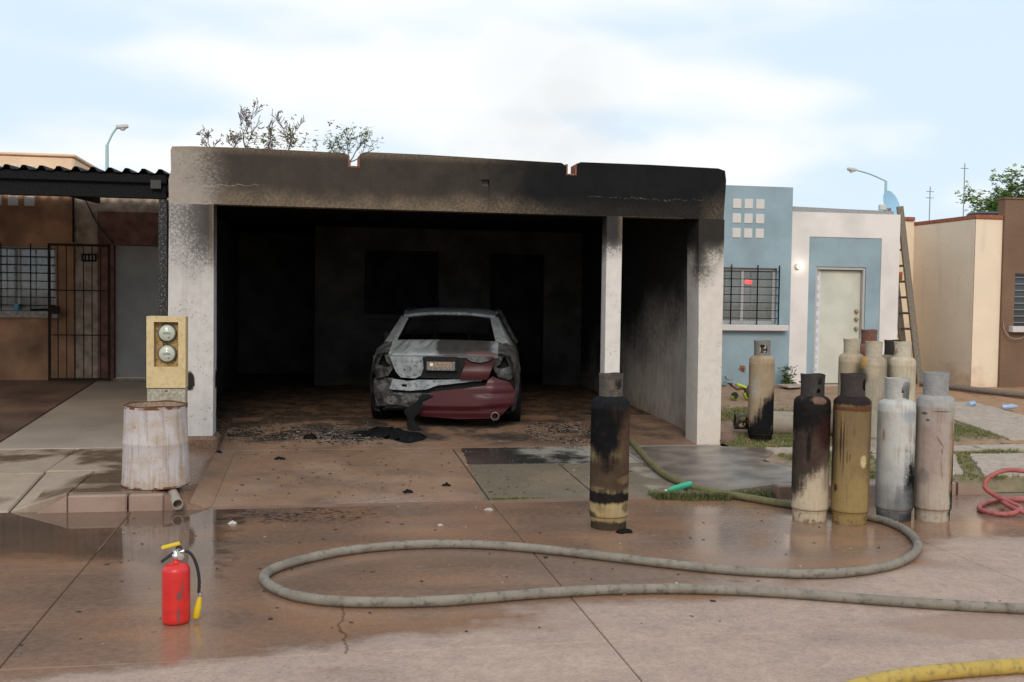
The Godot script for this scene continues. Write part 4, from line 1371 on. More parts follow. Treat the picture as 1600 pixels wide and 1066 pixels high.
# ------------------------------------------------------------------ neighbours on the left
func make_left_house() -> void:
	var z := -17.2
	var t := thing("brown_house", "brown painted house in the shade of the black carport", "house")
	var s := sn()
	# wall with a window opening and a door opening
	for q in [[-8.0, 0.3, -5.1, 3.6], [-5.1, 0.3, -3.9, 1.50], [-5.1, 2.47, -3.9, 3.6], [-3.9, 0.3, -3.645, 3.6]]:
		prism(s, rect(q[0], q[1], q[2], q[3]), z, 0.16)
	part("wall", s, M.brown_paint, t)
	s = sn()
	prism(s, rect(-3.64, 0.3, -3.30, 3.6), z - 0.02, 0.14)
	prism(s, rect(-3.298, 3.04, -1.60, 3.6), z - 0.02, 0.14)
	part("wall", s, M.beige_paint, t, "beige strip of the wall beside the doorway")
	s = sn()
	prism(s, rect(-3.298, 0.3, -3.06, 3.038), z - 0.02, 0.14)
	prism(s, rect(-3.058, 2.53, -2.30, 3.038), z - 0.02, 0.14)
	prism(s, rect(-2.298, 0.3, -1.60, 3.038), z - 0.02, 0.14)
	part("door_surround", s, M.maroon_paint, t)
	s = sn()
	slab(s, Vector3(-3.05, 0.47, z - 0.12), Vector3(-2.31, 2.52, z - 0.075), 0.004)
	var dr := part("door", s, M.grey_door, t)
	s = sn()
	lathe(s, [Vector2(0.0, 0.0), Vector2(0.028, 0.01), Vector2(0.03, 0.03), Vector2(0.015, 0.05), Vector2(0.0, 0.052)], 12, Transform3D(Basis(Vector3.RIGHT, PI / 2), Vector3(-2.40, 1.42, z - 0.075)))
	part("knob", s, M.brass, dr)
	s = sn()
	slab(s, Vector3(-3.07, 0.40, z - 0.06), Vector3(-2.28, 0.455, z + 0.05), 0.006)
	part("threshold", s, M.concrete, t)
	for r in 3:
		for c in 3:
			s = sn()
			box(s, Vector3(-4.27 - c * 0.235, 3.16 + r * 0.235, z + 0.002), Vector3(0.145, 0.145, 0.05), 0.01)
			part("glass_block", s, M.block_glass, t)
	# window
	var wn := Node3D.new()
	wn.name = "window"
	t.add_child(wn, true)
	s = sn()
	for q in [[-5.1, -5.06], [-4.46, -4.42], [-3.94, -3.90]]:
		slab(s, Vector3(q[0], 1.50, z - 0.09), Vector3(q[1], 2.47, z - 0.05), 0.003)
	for q in [[-5.058, -4.462], [-4.418, -3.942]]:
		slab(s, Vector3(q[0], 1.50, z - 0.09), Vector3(q[1], 1.54, z - 0.05), 0.003)
		slab(s, Vector3(q[0], 2.43, z - 0.09), Vector3(q[1], 2.47, z - 0.05), 0.003)
	part("frame", s, M.frame_alu, wn)
	for q in [[-5.058, -4.462], [-4.418, -3.942]]:
		s = sn()
		slab(s, Vector3(q[0], 1.542, z - 0.074), Vector3(q[1], 2.428, z - 0.068), 0.001)
		part("pane", s, M.glass, wn)
	s = sn()
	var P := []
	for i in 61:
		var x := -5.09 + 1.18 * i / 60.0
		P.append([Vector3(x, 1.50, z - 0.19 + 0.02 * sin(x * 42.0) + 0.01 * sin(x * 91.0)), Vector3(x, 2.46, z - 0.19 + 0.02 * sin(x * 42.0 + 0.4) + 0.008 * sin(x * 77.0))])
	sheet(s, P, false)
	part("curtain", s, M.curtain, wn)
	s = sn()
	slab(s, Vector3(-5.25, 1.39, z + 0.002), Vector3(-3.83, 1.495, z + 0.13), 0.006)
	part("sill", s, M.sill, wn)
	var gr := Node3D.new()
	gr.name = "window_grille"
	t.add_child(gr, true)
	for i in 8:
		s = sn()
		var y := 1.58 + i * 0.123
		bar(s, Vector3(-5.15, y, z + 0.075), Vector3(-3.885, y, z + 0.075), 0.014)
		part("bar", s, M.black_steel, gr)
	for x in [-5.05, -4.66, -4.24]:
		s = sn()
		bar(s, Vector3(x, 1.50, z + 0.092), Vector3(x, 2.52, z + 0.092), 0.016)
		part("bar", s, M.black_steel, gr)
	# back of the house so that its room is closed
	s = sn()
	slab(s, Vector3(-8.0, 0.3, -20.5), Vector3(-1.6, 3.6, -20.35), 0.003)
	slab(s, Vector3(-8.0, 3.45, -20.34), Vector3(-1.6, 3.6, z - 0.165), 0.003)
	slab(s, Vector3(-1.72, 0.3, -20.34), Vector3(-1.6, 3.44, z - 0.165), 0.003)
	part("shell", s, M.beige_paint, t)
	# conduit running down the wall and a sagging cable
	s = sn()
	tube(s, [Vector3(-3.642, 3.3, z + 0.02), Vector3(-3.642, 2.55, z + 0.02)], 0.014, 8)
	part("conduit", s, M.black_steel, t)
	s = sn()
	tube(s, smooth_path([Vector3(-3.48, 3.24, z + 0.01), Vector3(-3.42, 3.1, z + 0.01), Vector3(-3.28, 2.82, z + 0.01), Vector3(-3.06, 2.55, z + 0.01)]), 0.010, 6)
	part("cable", s, M.black_rubber, t)
	# folded-back gate of upright bars
	var g := thing("bar_gate", "dark brown upright-bar security gate folded open against the brown wall", "gate", Vector3(-3.53, 0.435, z + 0.16))
	s = sn()
	bar(s, Vector3(-0.43, 0, 0), Vector3(-0.43, 2.09, 0), 0.036)
	bar(s, Vector3(0.43, 0, 0), Vector3(0.43, 2.09, 0), 0.036)
	bar(s, Vector3(-0.412, 2.07, 0), Vector3(0.412, 2.07, 0), 0.034)
	bar(s, Vector3(-0.412, 0.025, 0), Vector3(0.412, 0.025, 0), 0.034)
	part("frame", s, M.gate_steel, g)
	for i in 6:
		s = sn()
		var x := -0.43 + 0.86 * (i + 1) / 7.0
		bar(s, Vector3(x, 0.043, 0), Vector3(x, 2.052, 0), 0.013)
		part("bar", s, M.gate_steel, g)
	for y in [0.70, 1.38]:
		s = sn()
		bar(s, Vector3(-0.411, y, 0.012), Vector3(0.411, y, 0.012), 0.016)
		part("rail", s, M.gate_steel, g)
	s = sn()
	box(s, Vector3(-0.36, 1.08, 0.01), Vector3(0.15, 0.115, 0.06), 0.006)
	part("lock_box", s, M.gate_steel, g)
	var np := thing("number_plate", "small dark house-number plate on the beige wall strip behind the gate", "plate", Vector3(-3.42, 2.32, z - 0.008))
	s = sn()
	box(s, Vector3(0, 0.0, 0.008), Vector3(0.22, 0.12, 0.014), 0.003)
	part("board", s, M.black_steel, np)
	for i in 4:
		s = sn()
		box(s, Vector3(-0.075 + i * 0.05, 0.0, 0.018), Vector3(0.026, 0.07, 0.006), 0.002)
		part("numeral", s, M.sill, np)
	# two things left on the sill
	s = sn()
	lathe(s, [Vector2(0.0, 0.0), Vector2(0.040, 0.0), Vector2(0.048, 0.03), Vector2(0.05, 0.10), Vector2(0.044, 0.10), Vector2(0.040, 0.01), Vector2(0, 0.01)], 18, Transform3D(Basis(), Vector3(-4.44, 1.497, z + 0.045)))
	single("cup", s, mat(lin(0.10, 0.27, 0.36), 0.4), "small blue cup on the window sill of the brown house", "cup")
	var tr := thing("trowel", "black hand trowel lying on the window sill of the brown house", "trowel", Vector3(-4.06, 1.497, z + 0.04))
	s = sn()
	box(s, Vector3(-0.06, 0.018, 0), Vector3(0.24, 0.03, 0.05), 0.006, Basis(Vector3.BACK, 0.03))
	part("blade", s, M.black_steel, tr)
	s = sn()
	tube(s, [Vector3(0.06, 0.022, 0), Vector3(0.15, 0.035, 0)], 0.014, 8)
	part("handle", s, M.frame_alu, tr)

func make_carport() -> void:
	var t := thing("carport", "black steel carport with a corrugated roof beside the burnt house", "carport")
	var zf := -11.86
	# one sheet per metre of width, ribs running front to back
	var x := -1.56
	for k in 6:
		var s := sn()
		var A := []
		var B := []
		for i in 61:
			var u := 1.02 * i / 60.0
			var ph := fmod(u + 0.001, 0.17) / 0.17
			var rib := 0.045 * ss(0.12, 0.3, ph) * (1.0 - ss(0.5, 0.68, ph))
			var y := 3.065 + rib + (0.003 if k % 2 == 0 else 0.0)
			A.append([Vector3(x - u, y, zf + 0.06), Vector3(x - u, y + 0.20, -17.1)])
			B.append([Vector3(x - u, y - 0.004, zf + 0.06), Vector3(x - u, y + 0.196, -17.1)])
		sheet(s, A, false); sheet(s, B, true)
		for i in 60:
			quado(s, A[i][0], A[i + 1][0], B[i + 1][0], B[i][0], Vector3(0, 0, 1))
		part("roof_sheet", s, M.sheet_steel, t)
		x -= 1.02
	var s2 := sn()
	slab(s2, Vector3(-7.7, 2.805, zf - 0.10), Vector3(-1.575, 3.055, zf - 0.02), 0.006)
	part("fascia_beam", s2, M.black_steel, t)
	s2 = sn()
	slab(s2, Vector3(-7.7, 2.965, zf - 0.018), Vector3(-1.57, 3.058, zf + 0.03), 0.006)
	part("lip", s2, M.black_steel, t)
	for i in 4:
		s2 = sn()
		var xx := -1.75 - i * 1.5
		bar(s2, Vector3(xx, 3.0, zf - 0.12), Vector3(xx, 3.19, -17.05), 0.05, 0.09)
		part("rafter", s2, M.black_steel, t)
	s2 = sn()
	slab(s2, Vector3(-1.655, 0.158, zf - 0.10), Vector3(-1.565, 2.80, zf - 0.01), 0.006)
	part("post", s2, M.scorched_steel, t, "scorched post with flaking paint")
	s2 = sn()
	slab(s2, Vector3(-5.9, 0.158, zf - 0.10), Vector3(-5.81, 2.80, zf - 0.01), 0.006)
	part("post", s2, M.black_steel, t)
	s2 = sn()
	slab(s2, Vector3(-1.73, 2.905, zf + 0.031), Vector3(-1.62, 3.0, zf + 0.045), 0.004)
	part("junction_cover", s2, mat(lin(0.03, 0.03, 0.032), 0.6), t)

func make_peach_house() -> void:
	var t := thing("peach_house", "peach building whose flat top shows above the black carport", "building")
	var s := sn()
	slab(s, Vector3(-12, 0.3, -30), Vector3(-5.07, 4.66, -24), 0.05)
	part("wall", s, M.peach_paint, t)
	s = sn()
	slab(s, Vector3(-12.03, 4.662, -30.03), Vector3(-5.04, 4.72, -23.97), 0.02)
	part("coping", s, M.peach_paint, t)

# ------------------------------------------------------------------ houses on the right
func make_right_houses() -> void:
	var z := -17.3
	var t := thing("blue_and_white_house", "pale blue and white flat-roofed house with a barred window and cream door", "house")
	var s := sn()
	for q in [[4.9, 0.2, 6.55, 3.78], [6.55, 0.2, 7.90, 1.40], [6.55, 2.37, 7.90, 3.78], [7.90, 0.2, 8.16, 3.78]]:
		prism(s, rect(q[0], q[1], q[2], q[3]), z + 0.06, 0.2)
	slab(s, Vector3(4.9, 0.2, -23.0), Vector3(5.05, 3.78, z - 0.142), 0.003)
	slab(s, Vector3(8.02, 3.3, -23.0), Vector3(8.16, 3.78, z - 0.142), 0.003)
	part("wall", s, M.blue_paint, t, "blue painted wall")
	s = sn()
	for q in [[8.163, 0.2, 8.52, 3.37], [8.52, 2.94, 9.90, 3.37], [9.90, 0.2, 10.25, 3.37]]:
		prism(s, rect(q[0], q[1], q[2], q[3]), z, 0.18)
	slab(s, Vector3(10.13, 0.2, -23.0), Vector3(10.25, 3.37, z - 0.182), 0.003)
	part("wall", s, M.white_paint, t, "white painted wall")
	s = sn()
	for q in [[8.522, 0.2, 8.66, 2.938], [8.66, 2.42, 9.62, 2.938], [9.62, 0.2, 9.898, 2.938]]:
		prism(s, rect(q[0], q[1], q[2], q[3]), z - 0.012, 0.16)
	part("door_surround", s, M.blue_paint, t)
	s = sn()
	prism(s, PackedVector2Array([Vector2(8.165, 3.372), Vector2(10.13, 3.372), Vector2(10.12, 3.43), Vector2(9.2, 3.44), Vector2(8.165, 3.46)]), z - 0.01, 0.22)
	part("parapet", s, M.grey_band, t)
	s = sn()
	slab(s, Vector3(5.06, 3.2, -23.0), Vector3(10.12, 3.30, z - 0.19), 0.003)
	slab(s, Vector3(4.9, 0.2, -23.2), Vector3(10.25, 3.4, -23.01), 0.003)
	part("roof", s, M.grey_band, t)
	# floor strip in front
	s = sn()
	slab(s, Vector3(8.2, 0.2, z + 0.003), Vector3(10.1, 0.345, z + 0.22), 0.01)
	part("doorstep", s, M.pale_concrete, t)
	for r in 3:
		for c in 3:
			s = sn()
			box(s, Vector3(7.135 + c * 0.212, 3.47 - r * 0.252, z + 0.058), Vector3(0.155, 0.165, 0.03), 0.008)
			part("glass_block", s, M.block_glass, t)
	# window, grille, sill
	var wn := Node3D.new()
	wn.name = "window"
	t.add_child(wn, true)
	s = sn()
	for q in [[6.55, 6.60], [7.27, 7.32], [7.85, 7.90]]:
		slab(s, Vector3(q[0], 1.40, z - 0.06), Vector3(q[1], 2.37, z - 0.01), 0.003)
	for q in [[6.602, 7.268], [7.322, 7.848]]:
		slab(s, Vector3(q[0], 1.40, z - 0.06), Vector3(q[1], 1.455, z - 0.01), 0.003)
		slab(s, Vector3(q[0], 2.32, z - 0.06), Vector3(q[1], 2.37, z - 0.01), 0.003)
	part("frame", s, M.frame_alu, wn)
	for q in [[6.602, 7.268], [7.322, 7.848]]:
		s = sn()
		slab(s, Vector3(q[0], 1.457, z - 0.04), Vector3(q[1], 2.318, z - 0.034), 0.001)
		part("pane", s, M.glass, wn)
	s = sn()
	var P := []
	for i in 81:
		var x := 6.56 + 1.33 * i / 80.0
		P.append([Vector3(x, 1.40, z - 0.26 + 0.02 * sin(x * 46.0)), Vector3(x, 2.37, z - 0.26 + 0.02 * sin(x * 46.0 + 0.3))])
	sheet(s, P, false)
	part("curtain", s, M.dark_curtain, wn)
	s = sn()
	slab(s, Vector3(6.4, 1.285, z + 0.063), Vector3(8.08, 1.385, z + 0.20), 0.008)
	part("sill", s, M.white_sill, wn)
	var gr := Node3D.new()
	gr.name = "window_grille"
	t.add_child(gr, true)
	for i in 7:
		s = sn()
		var y := 1.50 + i * 0.135
		bar(s, Vector3(6.5, y, z + 0.10), Vector3(7.93, y, z + 0.10), 0.013)
		part("bar", s, M.black_steel, gr)
	for x in [7.04, 7.52, 7.92, 6.55]:
		s = sn()
		bar(s, Vector3(x, 1.39, z + 0.116), Vector3(x, 2.42, z + 0.116), 0.018)
		part("bar", s, M.black_steel, gr)
	# door
	var dn := Node3D.new()
	dn.name = "door"
	t.add_child(dn, true)
	s = sn()
	slab(s, Vector3(8.80, 0.35, z - 0.16), Vector3(9.575, 2.36, z - 0.115), 0.004)
	part("leaf", s, M.pale_door, dn)
	s = sn()
	slab(s, Vector3(8.662, 0.35, z - 0.17), Vector3(8.70, 2.418, z - 0.03), 0.004)
	slab(s, Vector3(9.578, 0.35, z - 0.17), Vector3(9.618, 2.418, z - 0.03), 0.004)
	slab(s, Vector3(8.702, 2.37, z - 0.17), Vector3(9.576, 2.418, z - 0.03), 0.004)
	part("frame", s, M.frame_alu, dn)
	s = sn()
	quad(s, Vector3(8.702, 0.352, z - 0.105), Vector3(8.798, 0.352, z - 0.105), Vector3(8.798, 2.366, z - 0.105), Vector3(8.702, 2.366, z - 0.105), Vector2(0, 1), Vector2(1, 1), Vector2(1, 0), Vector2(0, 0))
	slab(s, Vector3(8.702, 0.352, z - 0.15), Vector3(8.798, 2.366, z - 0.108), 0.002)
	part("film_strip", s, M.film, dn, "strip of printed plastic film left on the door frame")
	for y in [1.33, 1.50, 1.64]:
		s = sn()
		lathe(s, [Vector2(0.0, 0.0), Vector2(0.036, 0.0), Vector2(0.036, 0.012), Vector2(0.02, 0.03), Vector2(0.032, 0.05), Vector2(0.026, 0.07), Vector2(0.0, 0.074)], 16, Transform3D(Basis(Vector3.RIGHT, PI / 2), Vector3(9.50, y, z - 0.115)))
		part("lock", s, M.brass, dn)
	# tap niche low on the blue wall
	s = sn()
	rng.seed = 3
	var hole := PackedVector2Array()
	for k in 11: hole.append(Vector2(cos(TAU * k / 11.0), sin(TAU * k / 11.0)) * rng.randf_range(0.035, 0.075))
	prism(s, hole, 0.0, 0.006, Rect2(0, 0, 1, 1), Transform3D(Basis(), Vector3(7.30, 0.63, z + 0.068)))
	var nb := part("plaster_scar", s, M.brick, t)
	s = sn()
	tube(s, [Vector3(7.30, 0.63, z + 0.06), Vector3(7.30, 0.63, z + 0.13), Vector3(7.34, 0.615, z + 0.15)], 0.016, 8)
	part("tap", s, M.brass, nb)
	# wall lamp
	var wl := thing("wall_lamp", "small lit white wall lamp beside the cream door", "lamp", Vector3(8.30, 2.405, z))
	s = sn()
	lathe(s, [Vector2(0.0, 0.0), Vector2(0.05, 0.0), Vector2(0.05, 0.02), Vector2(0.03, 0.035), Vector2(0.0, 0.036)], 18, Transform3D(Basis(Vector3.RIGHT, PI / 2), Vector3(0, 0, 0.001)))
	part("base", s, M.white_sill, wl)
	s = sn()
	var gm := StandardMaterial3D.new()
	gm.albedo_color = Color(1, 0.98, 0.94)
	gm.emission_enabled = true
	gm.emission = Color(1, 0.97, 0.9)
	gm.emission_energy_multiplier = 1.2
	lathe(s, [Vector2(0.0, -0.05), Vector2(0.03, -0.042), Vector2(0.048, -0.012), Vector2(0.045, 0.02), Vector2(0.025, 0.045), Vector2(0.0, 0.05)], 18, Transform3D(Basis(), Vector3(0.03, 0.0, 0.085)))
	part("bulb", s, gm, wl)
	var om := OmniLight3D.new()
	om.name = "bulb_glow"
	om.light_energy = 0.012
	om.omni_range = 12.0
	om.omni_attenuation = 2.0
	om.light_size = 0.05
	om.light_color = Color(1, 0.95, 0.85)
	om.shadow_enabled = true
	om.position = Vector3(0.03, 0, 0.085)
	wl.add_child(om)
	# an added glowing box, standing in for a red reflection, behind the barred window
	var rl := thing("added_red_glow", "small added red glow imitating a reflection behind the barred window of the blue wall", "lamp", Vector3(7.48, 2.13, z - 0.19))
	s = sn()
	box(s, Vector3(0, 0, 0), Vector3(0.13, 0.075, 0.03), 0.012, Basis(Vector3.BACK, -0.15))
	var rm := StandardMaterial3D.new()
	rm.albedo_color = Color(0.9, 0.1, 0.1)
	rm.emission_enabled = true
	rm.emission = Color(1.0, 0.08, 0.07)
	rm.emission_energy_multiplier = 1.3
	part("glow_box", s, rm, rl)
	s = sn()
	box(s, Vector3(0, 0, -0.03), Vector3(0.15, 0.09, 0.022), 0.006, Basis(Vector3.BACK, -0.15))
	part("glow_backing", s, M.black_steel, rl)  # added backing for the glowing box
	# roof fittings
	var ds := thing("satellite_dish", "pale blue satellite dish on the roof of the white house", "dish", Vector3(10.40, 3.33, -17.95))
	s = sn()
	var dx := Transform3D(Basis(Vector3.UP, deg_to_rad(30)) * Basis(Vector3.RIGHT, PI / 2 - 0.3), Vector3(0.0, 0.26, 0.0))
	lathe(s, [Vector2(0.0, 0.0), Vector2(0.1, 0.006), Vector2(0.2, 0.025), Vector2(0.27, 0.05), Vector2(0.275, 0.056), Vector2(0.268, 0.054), Vector2(0.2, 0.031), Vector2(0.1, 0.012), Vector2(0.0, 0.006)], 28, dx)
	part("reflector", s, M.dish, ds)
	s = sn()
	tube(s, [Vector3(-0.03, -0.02, 0), Vector3(-0.03, 0.22, 0)], 0.02, 8)
	part("mast", s, M.alu, ds)
	s = sn()
	box(s, Vector3(10.02 - 0.06, 3.50, -17.42), Vector3(0.12, 0.10, 0.08), 0.01)
	single("roof_lamp", s, M.lamp_head, "small floodlight box on the parapet of the white house", "lamp")
	# ladder against the side of the white house
	var ld := thing("ladder", "long weathered ladder leaning on the side of the white house", "ladder", Vector3(10.80, 0.33, -17.42))
	var top := Vector3(-0.50, 3.2, 0)
	for dz in [0.0, -0.42]:
		s = sn()
		bar(s, Vector3(0, 0, dz), top + Vector3(0, 0, dz), 0.055, 0.12, 0.006)
		part("rail", s, M.ladder, ld)
	for i in 11:
		s = sn()
		var p := top * ((i + 0.5) / 11.2)
		tube(s, [p + Vector3(0, 0, -0.02), p + Vector3(0, 0, -0.40)], 0.021, 8)
		part("rung", s, M.ladder, ld)
	# cream wall and house behind the ladder
	var c := thing("cream_house", "cream plastered house with a terracotta coping behind the ladder", "house")
	s = sn()
	slab(s, Vector3(11.5, 0.2, -23.0), Vector3(11.998, 3.30, -16.92), 0.01)
	for q in [[10.256, 0.2, 10.95, 3.40], [10.95, 0.2, 11.17, 1.28], [10.95, 2.25, 11.17, 3.40], [11.17, 0.2, 11.498, 3.40]]:
		prism(s, rect(q[0], q[1], q[2], q[3]), -18.85, 0.15)
	part("wall", s, M.cream_paint, c)
	s = sn()
	slab(s, Vector3(11.47, 0.2, -23.0), Vector3(11.496, 3.29, -16.921), 0.001)
	quad(s, Vector3(11.469, 0.2, -23.0), Vector3(11.469, 0.2, -16.92), Vector3(11.469, 3.3, -16.92), Vector3(11.469, 3.3, -23.0), Vector2(0, 1), Vector2(1, 1), Vector2(1, 0), Vector2(0, 0))
	quad(s, Vector3(11.469, 0.2, -16.9), Vector3(11.995, 0.2, -16.9), Vector3(11.995, 3.3, -16.9), Vector3(11.469, 3.3, -16.9), Vector2(0.5, 1), Vector2(0.6, 1), Vector2(0.6, 0), Vector2(0.5, 0))
	part("plaster", s, M.cream_side, c)
	s = sn()
	slab(s, Vector3(11.46, 3.302, -23.0), Vector3(12.0, 3.375, -16.88), 0.008)
	part("coping", s, M.terracotta, c)
	s = sn()
	slab(s, Vector3(10.3, 3.402, -19.05), Vector3(11.455, 3.47, -18.80), 0.008)
	part("coping", s, M.terracotta, c)
	s = sn()
	slab(s, Vector3(10.95, 1.28, -18.98), Vector3(11.17, 2.25, -18.93), 0.003)
	part("window", s, M.room, c)
	s = sn()
	slab(s, Vector3(10.88, 2.252, -18.845), Vector3(11.22, 2.40, -18.80), 0.006)
	part("lintel", s, M.terracotta, c)
	s = sn()
	slab(s, Vector3(10.86, 1.18, -18.845), Vector3(11.26, 1.275, -18.76), 0.006)
	part("sill", s, M.cream_paint, c)
	s = sn()
	slab(s, Vector3(10.26, 0.2, -16.95), Vector3(12.0, 0.31, -16.86), 0.01)
	part("footing", s, M.kerb, c)
	# brown house at the edge
	var b := thing("dark_brown_house", "dark brown house wall with a barred window beside the cream house", "house")
	s = sn()
	for q in [[12.0, 0.2, 12.24, 3.66], [12.24, 0.2, 13.3, 1.42], [12.24, 2.35, 13.3, 3.66], [13.3, 0.2, 18.0, 3.66]]:
		prism(s, rect(q[0], q[1], q[2], q[3]), -16.85, 0.2)
	slab(s, Vector3(12.002, 0.2, -22), Vector3(12.2, 3.28, -17.055), 0.003)
	part("wall", s, M.brown_wall, b)
	s = sn()
	slab(s, Vector3(11.985, 3.662, -17.07), Vector3(18.0, 3.69, -16.83), 0.006)
	part("coping", s, M.brown_wall, b)
	s = sn()
	slab(s, Vector3(12.24, 1.42, -17.0), Vector3(13.3, 2.35, -16.96), 0.003)
	part("pane", s, mat(lin(0.06, 0.065, 0.07), 0.08), b)
	var lg := Node3D.new()
	lg.name = "window_grille"
	b.add_child(lg, true)
	for i in 8:
		s = sn()
		bar(s, Vector3(12.24, 1.48 + i * 0.115, -16.92), Vector3(13.3, 1.48 + i * 0.115, -16.92), 0.016)
		part("bar", s, M.alu, lg)
	s = sn()
	slab(s, Vector3(12.14, 1.31, -16.848), Vector3(13.4, 1.415, -16.72), 0.006)
	part("sill", s, M.white_sill, b)
	s = sn()
	tube(s, smooth_path([Vector3(12.02, 1.5, -16.83), Vector3(12.04, 1.32, -16.80), Vector3(12.16, 1.20, -16.76), Vector3(12.36, 1.22, -16.74), Vector3(12.46, 1.40, -16.70)]), 0.008, 6)
	part("cable", s, M.sill, b)
	s = sn()
	lathe(s, [Vector2(0.0, 0.0), Vector2(0.5, 0.0), Vector2(0.55, 0.1), Vector2(0.5, 0.5), Vector2(0.42, 0.56), Vector2(0.42, 0.62), Vector2(0.3, 0.66), Vector2(0.0, 0.68)], 24, Transform3D(Basis(), Vector3(14.85, 3.2, -21.5)))
	single("water_tank", s, M.black_rubber, "black plastic water tank lid behind the terracotta coping", "tank")
	for q in [[15.0, -22.6, 4.0, 5.1], [14.5, -23.2, 4.0, 4.6]]:
		s = sn()
		tube(s, [Vector3(q[0], 0.3, q[1]), Vector3(q[0], q[3], q[1])], 0.013, 6)
		for k in (1 if q[3] > 5 else 2):
			tube(s, [Vector3(q[0] - 0.10, q[3] - 0.12 - k * 0.15, q[1]), Vector3(q[0] + 0.10, q[3] - 0.12 - k * 0.15, q[1])], 0.008, 5)
		single("antenna", s, M.alu, "taller thin antenna mast behind the terracotta coping" if q[3] > 5 else "shorter thin antenna mast behind the terracotta coping", "antenna", "antennas behind the cream house")
# ------------------------------------------------------------------ the burnt car (x right, y up, z towards its rear)
func car_sections() -> Array:
	var zs := [-0.16, -0.26, -0.4, -0.52, -0.62, -0.72, -0.82, -0.92, -1.02, -1.12, -1.22, -1.32, -1.5, -1.9, -2.4, -2.9, -3.2, -3.36, -3.46, -3.56, -3.66, -3.76, -3.86, -3.96, -4.06, -4.2, -4.4, -4.52]
	var out := []
	for z in zs:
		var w := curve_at([[-4.6, 0.74], [-4.3, 0.84], [-3.9, 0.90], [-3.0, 0.915], [-1.0, 0.925], [-0.5, 0.91], [-0.25, 0.88], [-0.1, 0.84]], z)
		var low := 0.20
		for zw in [-0.86, -3.70]:
			if absf(z - zw) < 0.365: low = maxf(low, 0.30 + sqrt(0.365 * 0.365 - (z - zw) * (z - zw)) * 0.98)
		var belt := curve_at([[-4.6, 0.66], [-4.2, 0.76], [-3.3, 0.90], [-1.5, 0.93], [-0.6, 0.95], [-0.1, 0.905]], z)
		var deck := curve_at([[-4.6, 0.70], [-4.2, 0.82], [-3.3, 0.99], [-3.1, 1.0], [-0.7, 1.06], [-0.1, 0.935]], z)
		var q := []
		q.append(Vector3(w - 0.10, low, z))
		q.append(Vector3(w - 0.035 + (0.03 if low > 0.3 else 0.0), low + 0.02, z))
		q.append(Vector3(w - 0.005, maxf(low + 0.03, 0.42), z))
		q.append(Vector3(w, maxf(low + 0.05, 0.62), z))
		q.append(Vector3(w - 0.02, maxf(low + 0.08, 0.76), z))
		q.append(Vector3(w - 0.065, belt, z))
		q.append(Vector3(w - 0.16, lerpf(belt, deck, 0.75), z))
		q.append(Vector3(0.655, deck - 0.01, z))
		q.append(Vector3(0.35, deck + 0.008, z))
		q.append(Vector3(0.0, deck + 0.012, z))
		out.append(q)
	return out

